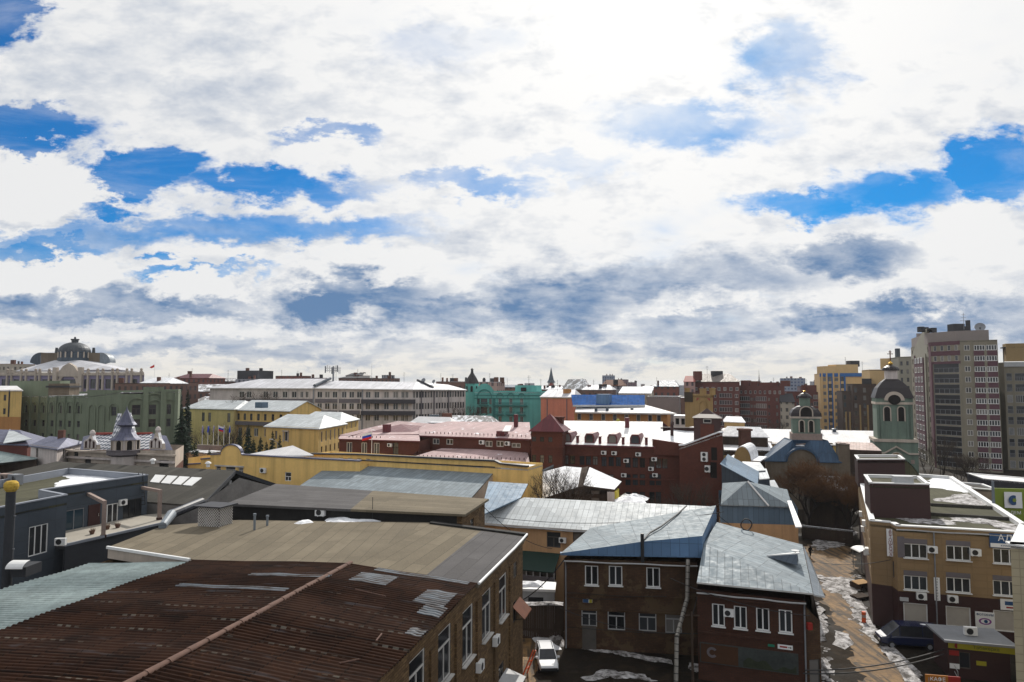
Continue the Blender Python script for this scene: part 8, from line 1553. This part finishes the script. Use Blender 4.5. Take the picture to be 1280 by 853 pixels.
# ================================================================== trees
def bare_tree(name, lab, x, y, h, seed, trunk_m='trunk', twig_m='twig', spread=.5, lev=5, z0=0.0, r0=.2, dens=1.0, mults=(3, 3, 3, 3), fork=.22, group=None, lean=0):
    rnd = random.Random(seed); root = thing(name, lab, 'tree', (x, y, z0), group); t = MB(); c = MB()
    def grow(p, d, ln, r, l):
        n = 3 if l < 2 else 2; q = p
        for i in range(n):
            d = (d+Vector((rnd.uniform(-.22, .22), rnd.uniform(-.22, .22), rnd.uniform(-.03, .12)))).normalized(); q2 = q+d*(ln/n); rr = r*(1-.28*(i+1)/n)
            if l < 3: t.tube(q, q2, max(r*(1-.28*i/n), .012), max(rr, .01), 7 if l < 1 else 5, 0, False)
            else: c.tube(q, q2, max(r*(1-.28*i/n), .011), max(rr*.8, .007), 3, 0, False)
            q = q2
            if l < lev and i > 0 or (l >= 2 and l < lev):
                for k_ in range(int(mults[min(l, len(mults)-1)]*dens*.5+rnd.random())):
                    a = rnd.uniform(0, 6.28); s_ = spread*rnd.uniform(.7, 1.4); dd = (d+Vector((math.cos(a)*s_, math.sin(a)*s_, rnd.uniform(-.05, .35)))).normalized(); grow(q, dd, ln*rnd.uniform(.5, .72), r*.5, l+1)
        if l < lev:
            for k_ in range(2):
                a = rnd.uniform(0, 6.28); dd = (d+Vector((math.cos(a), math.sin(a), .2))*spread*rnd.uniform(.5, 1.0)).normalized(); grow(q, dd, ln*rnd.uniform(.6, .78), r*.62, l+1)
    o = Vector((x, y, z0)); b0 = o+Vector((lean, 0, h*fork)); t.tube(o-Vector((0, 0, .3)), b0, r0*1.15, r0, 8, 0, False)
    for k_ in range(4):
        a = k_*1.57+rnd.uniform(-.5, .5); grow(b0, Vector((math.cos(a)*spread*.8, math.sin(a)*spread*.8, 1)).normalized(), h*.33, r0*.62, 0)
    t.build('trunk', [M[trunk_m]], root, True); c.build('crown', [M[twig_m]], root); return root
def copy_tree(src, x, y, z, rz, s, lab, group=None):
    r = src.copy(); COL.objects.link(r); r.location = (x, y, z); r.rotation_euler = (0, 0, rz); r.scale = (s, s, s); r['label'] = lab
    if group: r['group'] = group
    for ch in list(src.children): c = ch.copy(); COL.objects.link(c); c.parent = r
    return r
p = pz(1012, 662, 0); bare_tree('russet_tree', 'big spreading russet brown tree at the end of the lane before the chapel', p.x, p.y, 11.5, 5, 'trunk', 'twigr', 1.0, 5, 0, .3, 1.15, (3, 4, 4, 4), .15)
p = P(1040, 655, 116); rt2 = bare_tree('russet_tree', 'smaller russet tree beside the yard wall with the snow strip', p.x, 110, 8.5, 8, 'trunk', 'twigr', .8, 5, 0, .2, .9, (3, 4, 4, 4), .15)
p = pz(700, 655, 0); tA = bare_tree('bare_tree', 'bare dark tree standing before the snowy derelict house', P(697, 620, 94).x, 94, 11.6, 21, spread=.6, r0=.19, dens=.62)
tB = bare_tree('bare_tree', 'bare tree in the courtyard left of the gabled brick block', P(880, 640, 92).x, 92, 10.5, 22, spread=.62, r0=.15, dens=.45, lev=4)
g = 'bare winter trees among the houses'
for u, D, s, z, lab in [(822, 96, .75, 0, 'bare tree before the tall glazed bay of the red hall'), (848, 98, .9, 0, 'bare tree at the foot of the red hall near the gabled block'), (893, 90, .7, 0, 'low bare tree right beside the gabled brick block')]: copy_tree(tB, P(u, 640, D).x, D, z, u*.7, s, lab, g)
for u, D, s, z, lab in [(583, 200, 1.45, 0, 'large bare tree in front of the turquoise house'), (604, 205, 1.25, 0, 'bare tree overlapping the turquoise house balconies'), (570, 204, 1.2, 0, 'bare tree before the end of the white office block'), (319, 214, 1.75, 0, 'tall bare tree standing at the left end of the white office block'), (262, 176, 1.15, 0, 'round bare tree before the pale yellow wing'), (292, 176, 1.25, 0, 'dense bare tree between the two yellow mansions'), (278, 172, 1.1, 0, 'bare tree behind the flagpoles'), (383, 132, .55, 0, 'small pollarded bare tree beside the front yellow mansion'),
    (938, 210, 1.3, 0, 'wide bare tree before the lower dark red apartments'), (968, 214, 1.2, 0, 'bare tree before the corner of the dark red apartments'), (912, 190, 1.1, 0, 'bare tree rising above the long white roof'), (1176, 150, 1.15, 0, 'bare tree in front of the apartment tower glazed corner'), (1158, 156, .9, 0, 'low bare tree left of the apartment tower base'), (1196, 146, .85, 0, 'bare bush like tree at the foot of the apartment tower'), (1215, 140, .8, 0, 'small bare tree right of the apartment tower glazed corner')]:
    copy_tree(tA if int(u) % 2 else tB, P(u, 560, D).x, D, z, u*1.3, s, lab, g)
def spruce(lab, x, y, h, r, seed, z0=0.0):
    rnd = random.Random(seed); root = thing('spruce', lab, 'tree', (x, y, z0), 'dark spruces in the square'); t = MB(); t.tube((x, y, z0), (x, y, z0+h), .22, .03, 7, 0, False); t.build('trunk', [M['trunk']], root); c = MB(); n = int(h*4.2)
    for i in range(n):
        f = i/n; zz = z0+h*(.06+.93*f); rr = r*(1-f)**.85*rnd.uniform(.75, 1.12)+.12; m_ = max(6, int(17*(1-f))+5)
        for k_ in range(m_):
            a = rnd.uniform(0, 6.28); L_ = rr*rnd.uniform(.7, 1.1); d = Vector((math.cos(a), math.sin(a), -.34+rnd.uniform(-.15, .15))); s_ = Vector((-math.sin(a), math.cos(a), 0)); p0 = Vector((x, y, zz)); e = p0+d*L_
            for j in range(4):
                f2 = .25+.22*j; pm = p0+d*L_*f2; w = L_*.3*(1.15-f2)+.14; dz_ = Vector((0, 0, -rnd.uniform(.05, .3))); c.face([pm-s_*.02, pm+s_*w+d*.25*L_*.6+dz_, pm+d*L_*.34]); c.face([pm+d*L_*.34, pm-s_*w+d*.25*L_*.6+dz_, pm+s_*.02])
    c.build('crown', [M['needle']], root); return root
for u, vt, D, r, lab in [(228, 509, 150, 3.6, 'tallest dark spruce standing between the green office and the pale yellow wing'), (226, 483, 186, 1.9, 'slim tall spruce right at the corner of the green office'), (235, 485, 190, 2.0, 'second slim tall spruce behind the big one'), (244, 552, 136, 2.6, 'low dark spruce right of the tallest spruce'), (300, 535, 150, 1.9, 'spruce left of the pair before the yellow mansion'), (311, 529, 149, 2.1, 'pointed spruce before the belt roof of the yellow mansion'), (326, 545, 146, 2.0, 'broad low spruce between the mansions'), (341, 537, 140, 1.6, 'narrow spruce before the corner of the front yellow mansion'), (350, 542, 138, 1.4, 'smallest spruce beside the white surrounded window'), (317, 548, 140, 2.2, 'low spruce in the middle of the spruce row'), (333, 551, 138, 1.8, 'low dark spruce at the right of the spruce row'), (262, 560, 130, 2.2, 'low spruce hidden behind the yellow parapet')]:
    p = P(u, vt, D); spruce(lab, p.x, D, p.z, r, int(u))

# ================================================================== vehicles
def sweep(sec, mats_idx=0):
    mb = MB(); 
    return mb
def car(name, lab, x, y, rz, kind, paint, group=None):
    """shaped body lofted along its length (y forward); dark glass house, wheels with rims, lamps"""
    root = thing(name, lab, 'van' if kind == 'van' else 'car', (x, y, 0), group); root.rotation_euler = (0, 0, 0)
    ca, sa = math.cos(rz), math.sin(rz)
    def T(px_, py_, pz_): return Vector((x+px_*ca-py_*sa, y+px_*sa+py_*ca, pz_))
    if kind == 'van': st = [(-2.55, .5, 1.0, .82), (-2.5, .4, 1.15, .9), (-1.0, .38, 1.2, .95), (1.2, .38, 1.18, .95), (2.0, .4, 1.08, .92), (2.45, .45, .95, .85), (2.55, .5, .8, .78)]; gh = [(-2.48, 1.15, 1.98, .86, .74), (-1.0, 1.2, 2.06, .92, .8), (.9, 1.18, 2.02, .92, .78), (1.95, 1.1, 1.13, .88, .8)]
    else: st = [(-2.1, .5, .85, .74), (-2.05, .36, .9, .8), (-1.0, .32, .93, .84), (.7, .32, .92, .84), (1.5, .34, .84, .82), (1.95, .38, .74, .76), (2.05, .45, .62, .7)]; gh = [(-2.02, .9, 1.36, .74, .6), (-1.2, .93, 1.46, .78, .64), (.2, .92, 1.44, .78, .64), (1.0, .9, .93, .76, .7)]
    mb = MB(); R = []
    for (yy, zb, zt_, w) in st: R.append([T(-w, yy, zb+.15), T(-w*.96, yy, zb), T(w*.96, yy, zb), T(w, yy, zb+.15), T(w, yy, zt_-.14), T(w*.9, yy, zt_), T(-w*.9, yy, zt_), T(-w, yy, zt_-.14)])
    for a, b3 in zip(R, R[1:]):
        for i in range(8): mb.face([a[i], a[(i+1) % 8], b3[(i+1) % 8], b3[i]])
    mb.face(R[0][::-1] if False else R[0]); mb.face(R[-1][::-1]); mb.build('body', [M[paint]], root, False)
    g_ = MB(); r_ = MB(); G = [[T(-wb, yy, zb), T(wb, yy, zb), T(wt, yy, zt_), T(-wt, yy, zt_)] for yy, zb, zt_, wb, wt in gh]
    for a, b3 in zip(G, G[1:]):
        g_.face([a[1], b3[1], b3[2], a[2]]); g_.face([b3[0], a[0], a[3], b3[3]])
    g_.face(G[0][::-1] if False else G[0]); g_.face([G[-2][3], G[-2][2], G[-1][2], G[-1][3]]); 
    g_.build('glazing', [M['tint']], root)
    for a, b3 in zip(G[:-1], G[1:-1]): r_.face([a[3]+Z_*.01, a[2]+Z_*.01, b3[2]+Z_*.01, b3[3]+Z_*.01])
    for k_ in range(len(G)-1):
        for sd in (1, 0):
            a, b3 = G[k_][sd], G[k_][3-sd] if sd == 0 else G[k_][2]; o2 = T(.012 if sd else -.012, 0, 0)-T(0, 0, 0); r_.tube(a+o2, b3+o2, .045, .045, 5)
    for sd, top in ((1, 2), (0, 3)): r_.tube(G[-1][sd], G[-2][top], .045, .045, 5)
    r_.build('roof', [M[paint]], root)
    ww = .84 if kind == 'van' else .76; wr = .34 if kind == 'van' else .3
    for sx in (-1, 1):
        for yy in ((-1.55, 1.6) if kind == 'van' else (-1.28, 1.28)):
            m2 = MB(); m2.tube(T(sx*(ww-.1), yy, wr), T(sx*(ww+.1), yy, wr), wr, wr, 18); wl = m2.build('wheel', [M['tyre']], root); m3 = MB(); m3.tube(T(sx*(ww+.09), yy, wr), T(sx*(ww+.12), yy, wr), wr*.6, wr*.55, 14); m3.build('rim', [M['grey']], wl)
    fy = st[-1][0]; hz = st[-1][2]-.12
    for sx in (-1, 1):
        m2 = MB(); c3 = T(sx*st[-1][3]*.75, fy-.01, hz); m2.box(tuple(c3), (.34, .1, .17), rz); m2.build('headlight', [M['chrome']], root)
        m2 = MB(); c3 = T(sx*st[0][3]*.88, st[0][0]+.02, st[0][2]-.12); m2.box(tuple(c3), (.2, .1, .22), rz); m2.build('tail_light', [M['sign_r']], root)
        m2 = MB(); c3 = T(sx*(gh[-1][3]+.16), gh[-1][0]-.25, gh[-1][1]+.1); m2.box(tuple(c3), (.2, .1, .14), rz); m2.build('wing_mirror', [M[paint]], root)
    m2 = MB(); m2.box(tuple(T(0, fy-.02, st[-1][1]+.02)), (st[-1][3]*2, .16, .2), rz); m2.build('bumper', [M['black']], root)
    m2 = MB(); m2.box(tuple(T(0, fy+.01, hz)), (.7, .04, .12), rz); m2.build('grille', [M['black']], root)
    if kind != 'van':
        for sx in (-.55, .55): m2 = MB(); m2.tube(T(sx, -1.8, 1.52), T(sx, .1, 1.52), .025, .025, 5); m2.build('roof_rail', [M['grey']], root)
    return root
p = pz(684, 838, 0); car('parked_car', 'white estate car parked nose toward the viewer in the yard', p.x, p.y+1.0, math.pi+.06, 'estate', 'carw')
p = pz(1142, 813, 0); vv = car('parked_van', 'dark blue van parked in front of the beige office', p.x, p.y+.95, math.pi/2-.18, 'van', 'carb')
snow('white snow left on the roof of the dark blue van', [Vector((p.x+1.3+.45*math.cos(a), p.y+.7+.28*math.sin(a))) for a in [i*.7 for i in range(9)]], .08, lambda x, y: 2.0, 'snow', 101, .08, .3)
# snowy parked cars near the ornate house
cb = car('parked_car', 'white snow topped car beside the ornate tiled house', P(126, 579, 101).x, 101, 1.4, 'estate', 'carw', 'cars by the ornate house')
cb.location.z = 9.3 if False else 0
# ================================================================== person walking at the end of the lane
def person(lab, x, y, h=1.74, rz=0.0):
    root = thing('person', lab, 'person', (x, y, 0)); bm_ = bpy.data.meshes.new('body')
    J = dict(pel=(0, 0, .92), ch=(0, -.02, 1.25), nk=(0, -.02, 1.46), hd=(0, -.04, 1.58), ht=(0, -.04, 1.70), lk=(-.1, -.10, .5), lf=(-.1, .0, .08), lt=(-.1, -.14, .04), rk=(.1, .06, .5), rf=(.1, .22, .1), rt=(.1, .1, .04), lsh=(-.2, -.02, 1.4), le=(-.27, .06, 1.13), lh=(-.26, -.02, .9), rsh=(.2, -.02, 1.4), re=(.27, -.06, 1.13), rh=(.25, -.18, .95), lhip=(-.1, 0, .86), rhip=(.1, 0, .86))
    rad = dict(pel=.16, ch=.17, nk=.065, hd=.1, ht=.085, lk=.07, lf=.05, lt=.04, rk=.07, rf=.05, rt=.04, lsh=.08, le=.06, lh=.042, rsh=.08, re=.06, rh=.042, lhip=.11, rhip=.11)
    K = list(J); E = [('pel', 'ch'), ('ch', 'nk'), ('nk', 'hd'), ('hd', 'ht'), ('pel', 'lhip'), ('lhip', 'lk'), ('lk', 'lf'), ('lf', 'lt'), ('pel', 'rhip'), ('rhip', 'rk'), ('rk', 'rf'), ('rf', 'rt'), ('ch', 'lsh'), ('lsh', 'le'), ('le', 'lh'), ('ch', 'rsh'), ('rsh', 're'), ('re', 'rh')]
    bm_.from_pydata([J[k_] for k_ in K], [(K.index(a), K.index(b3)) for a, b3 in E], []); o = bpy.data.objects.new('body', bm_); COL.objects.link(o); o.parent = root; o.rotation_euler = (0, 0, rz)
    o.modifiers.new('skin', 'SKIN'); sv = bm_.skin_vertices[0].data
    for i, k_ in enumerate(K): sv[i].radius = (rad[k_], rad[k_]); sv[i].use_root = (k_ == 'pel')
    s2 = o.modifiers.new('sub', 'SUBSURF'); s2.levels = 1; s2.render_levels = 2; bm_.materials.append(M['coat'])
    mb = MB(); mb.lathe((x, y-.04, 1.5), [(.055, 0), (.085, .06), (.1, .12), (.1, .18), (.07, .23)], 12); mb.build('face', [M['skin']], root, True); mb = MB(); mb.lathe((x, y-.03, 1.6), [(.108, 0), (.115, .06), (.09, .12), (.02, .15)], 12); mb.build('cap', [M['coat']], root, True); return root
p = pz(1013, 698, 0); person('person in dark clothes walking on the sandy lane past the metal shed', p.x, p.y, rz=.3)
# ================================================================== small street things
p = pz(1080, 779, 0); o = thing('bollard', 'red and white striped post beside the lane', 'post', p)
for i in range(4): mb = MB(); mb.tube((p.x, p.y, i*.28), (p.x, p.y, (i+1)*.28), .2, .2, 12); mb.build('band', [M['hivis'] if i != 2 else M['pinkst']], o)
p = pz(653, 846, 0); o = thing('barrier_frame', 'orange folding barrier leaning at the workshop corner', 'barrier', p)
for a, b3 in (((0, 0, 0), (.9, .3, 2.0)), ((.4, .7, 0), (1.1, .3, 2.0)), ((.2, .1, .5), (.6, .6, .6)), ((.45, .2, 1.1), (.85, .45, 1.15))): mb = MB(); mb.tube(p+Vector(a), p+Vector(b3), .06, .06, 6); mb.build('bar', [M['hivis']], o)
def crate(lab, u, v, w, d, h, mat, slats=True):
    p = pz(u, v, 0); o = thing('wooden_pallet', lab, 'pallet', p)
    for i in range(6): mb = MB(); mb.box((p.x, p.y-d/2+d*(i+.5)/6, h), (w, d/6*.8, .05), .4); mb.build('slat', [M[mat]], o)
    for s_ in (-1, 0, 1): mb = MB(); mb.box((p.x+s_*w*.42*math.cos(.4), p.y+s_*w*.42*math.sin(.4), h/2), (.12, d, h-.05), .4); mb.build('bearer', [M['fence']], o)
M['pine'] = plain('raw_pine', (.42, .25, .1), .85, .2)
crate('stack of raw orange pine boards beside the office wall', 1076, 735, 1.9, 1.6, .7, 'pine'); crate('low weathered pallet against the office wall', 1075, 748, 1.7, 1.4, .3, 'fence')
p = pz(1071, 712, 0); o = thing('entrance_canopy', 'curved snow topped canopy over a side door of the beige office', 'canopy', (p.x, p.y, 2.6)); mb = MB()
for i in range(8): a0, a1 = math.pi*(.15+.7*i/8), math.pi*(.15+.7*(i+1)/8); mb.slab([(p.x+1.0-1.3*math.cos(a0), p.y-1.2, 2.2+.6*math.sin(a0)), (p.x+1.0-1.3*math.cos(a1), p.y-1.2, 2.2+.6*math.sin(a1)), (p.x+1.0-1.3*math.cos(a1), p.y+1.2, 2.2+.6*math.sin(a1)), (p.x+1.0-1.3*math.cos(a0), p.y+1.2, 2.2+.6*math.sin(a0))], .08)
mb.build('roof', [M['white']], o)
for s_ in (-1, 1): mb = MB(); mb.tube((p.x+.1, p.y+s_*1.1, 0), (p.x+.1, p.y+s_*1.1, 2.45), .05, .05, 6); mb.build('post', [M['grey']], o)
# satellite dishes, chimney clutter on the distant roofs; lamp in the square
p = P(344, 565, 132); o = thing('street_lamp', 'grey street lamp with a bent arm among the spruces', 'street lamp', (p.x, p.y, 0)); top = P(341, 551, 132); mb = MB(); mb.tube((p.x+.4, p.y, 0), (p.x+.4, p.y, top.z-.4), .09, .07, 8); mb.build('post', [M['grey']], o); mb = MB(); mb.tube((p.x+.4, p.y, top.z-.4), (p.x-.6, p.y, top.z+.2), .05, .05, 6); mb.build('arm', [M['grey']], o); mb = MB(); mb.box((p.x-.85, p.y, top.z+.25), (.7, .3, .16), 0); mb.build('lamp_head', [M['lgrey']], o)
# ================================================================== television aerials on the roofs
src = None
for i, (u, v, D, s_) in enumerate([(240, 470, 338, 1), (285, 474, 330, 1.2), (352, 473, 375, 1.3), (372, 474, 300, 1), (447, 474, 300, 1.2), (487, 475, 300, 1), (505, 477, 244, .9), (551, 479, 300, 1.2), (566, 480, 260, 1), (612, 478, 272, 1), (634, 484, 280, 1), (661, 483, 252, 1.1), (676, 487, 280, 1.2), (697, 488, 240, 1), (728, 487, 285, 1.3), (742, 487, 278, 1.1), (757, 487, 270, 1.2), (789, 487, 300, 1), (821, 483, 300, 1.1), (845, 486, 290, 1), (884, 470, 302, 1.2), (914, 474, 300, .8), (967, 483, 286, 1), (1008, 484, 310, 1), (1057, 459, 298, 1.2), (1078, 463, 285, 1), (155, 478, 215, .7), (211, 479, 236, .9), (420, 473, 250, 1)]):
    p = P(u, v, D)
    if src is None:
        src = thing('rooftop_aerial', 'thin television aerial standing among the far roofs', 'aerial', p, 'aerials on the far roofs'); mb = MB(); mb.tube(p-Z_*1.5, p+Z_*3.6, .06, .04, 5); mb.build('mast', [M['black']], src)
        for z_, w in ((3.4, 1.0), (2.9, 1.4), (2.3, .8)): mb = MB(); mb.tube(p+Vector((-w/2, 0, z_)), p+Vector((w/2, .2, z_)), .035, .035, 4); mb.build('crossbar', [M['black']], src)
        src.scale = (s_, s_, s_)
    else: copy_tree(src, p.x, p.y, p.z, i*1.1, s_, src['label'])
# ================================================================== cables
def cable(lab, a, b3, sag, r=.03, mid=None):
    a, b3 = Vector(a), Vector(b3); mb = MB(); pts = []
    for i in range(25): f = i/24; q = a+(b3-a)*f; q.z -= sag*4*f*(1-f); pts.append(q)
    mb.path(pts, r, 5); o = mb.build('power_cable', [M['black']], None, False, tuple((a+b3)/2)); tag(o, lab, 'cable', 'overhead cables'); return o
cable('cable sagging from the felt roofed building to the peach building wall', P(603, 632, 66), P(690, 686, 73), .8)
cable('cable crossing in front of the red brick house windows', P(838, 723, 58), P(1013, 770, 52.5), .5)
cable('thick cable low across the bottom of the lane', P(1006, 838, 53.5), P(1180, 812, 58), .45, .05); cable('second thick cable low across the bottom of the lane', P(1004, 842, 53), P(1180, 818, 57.5), .5, .05)
cable('cable slanting across the brown brick house wall', P(700, 760, 62.5), P(872, 792, 60), .7); cable('cable running from the brown house corner toward the fence', P(650, 752, 63), P(705, 700, 62.5), .4, .05); cable('thin cable over the pale peach building roof', P(612, 646, 74), P(905, 640, 70), .9); cable('cable across the side alley to the beige office', P(1010, 700, 80), P(1113, 700, 66), .5)
cable('cable looping below the metal clad shed eaves', P(893, 640, 74), P(1000, 690, 64), .9); cable('cable from the utility pole up to the brown house roof', P(866, 768, 56.5), P(893, 640, 74), .5)
mb = MB(); pts = [P(803, 690, 61.8), P(803, 678, 62.2), P(812, 668, 64.5), P(826, 660, 66.5), P(846, 645, 71.5), P(858, 634, 76)]; mb.path([q+Z_*.12 for q in pts], .09, 6); tag(mb.build('roof_cable', [M['black']], None, False, tuple(pts[2])), 'thick black cable bundle lying across the brown house roof', 'cable')
for i in range(5): mb = MB()
p = P(803, 690, 61.6); mb = MB(); mb.tube(p+Z_*1.6, p-Z_*.9, .16, .16, 8); tag(mb.build('cable_bracket', [M['black']], None, False, tuple(p)), 'black cable bracket on the blue roof edge of the brown house', 'bracket')
p = P(933, 656, 69); mb = MB(); mb.path([p+Vector((.55*math.cos(a), -.1*math.sin(a*3), .55*math.sin(a))) for a in [i*.5 for i in range(28)]], .06, 5); tag(mb.build('cable_coil', [M['black']], None, False, tuple(p)), 'coil of black cable hanging behind the red brick house roof', 'cable coil')
# ================================================================== thin city haze
HZ = 0.00009
m = bpy.data.materials.new('city_air'); m.use_nodes = True; m.node_tree.nodes.clear(); q = NT(m.node_tree)
pv = q.n('ShaderNodeVolumePrincipled', {'Color': (.86, .9, .95, 1), 'Density': HZ, 'Anisotropy': .25}); q.n('ShaderNodeOutputMaterial', {'Volume': pv.outputs[0]})
mb = MB(); mb.box((0, 3350, 24.5), (8400, 7500, 51)); tag(mb.build('haze', [m]), 'thin pale haze lying over the town', None, None, 'stuff')
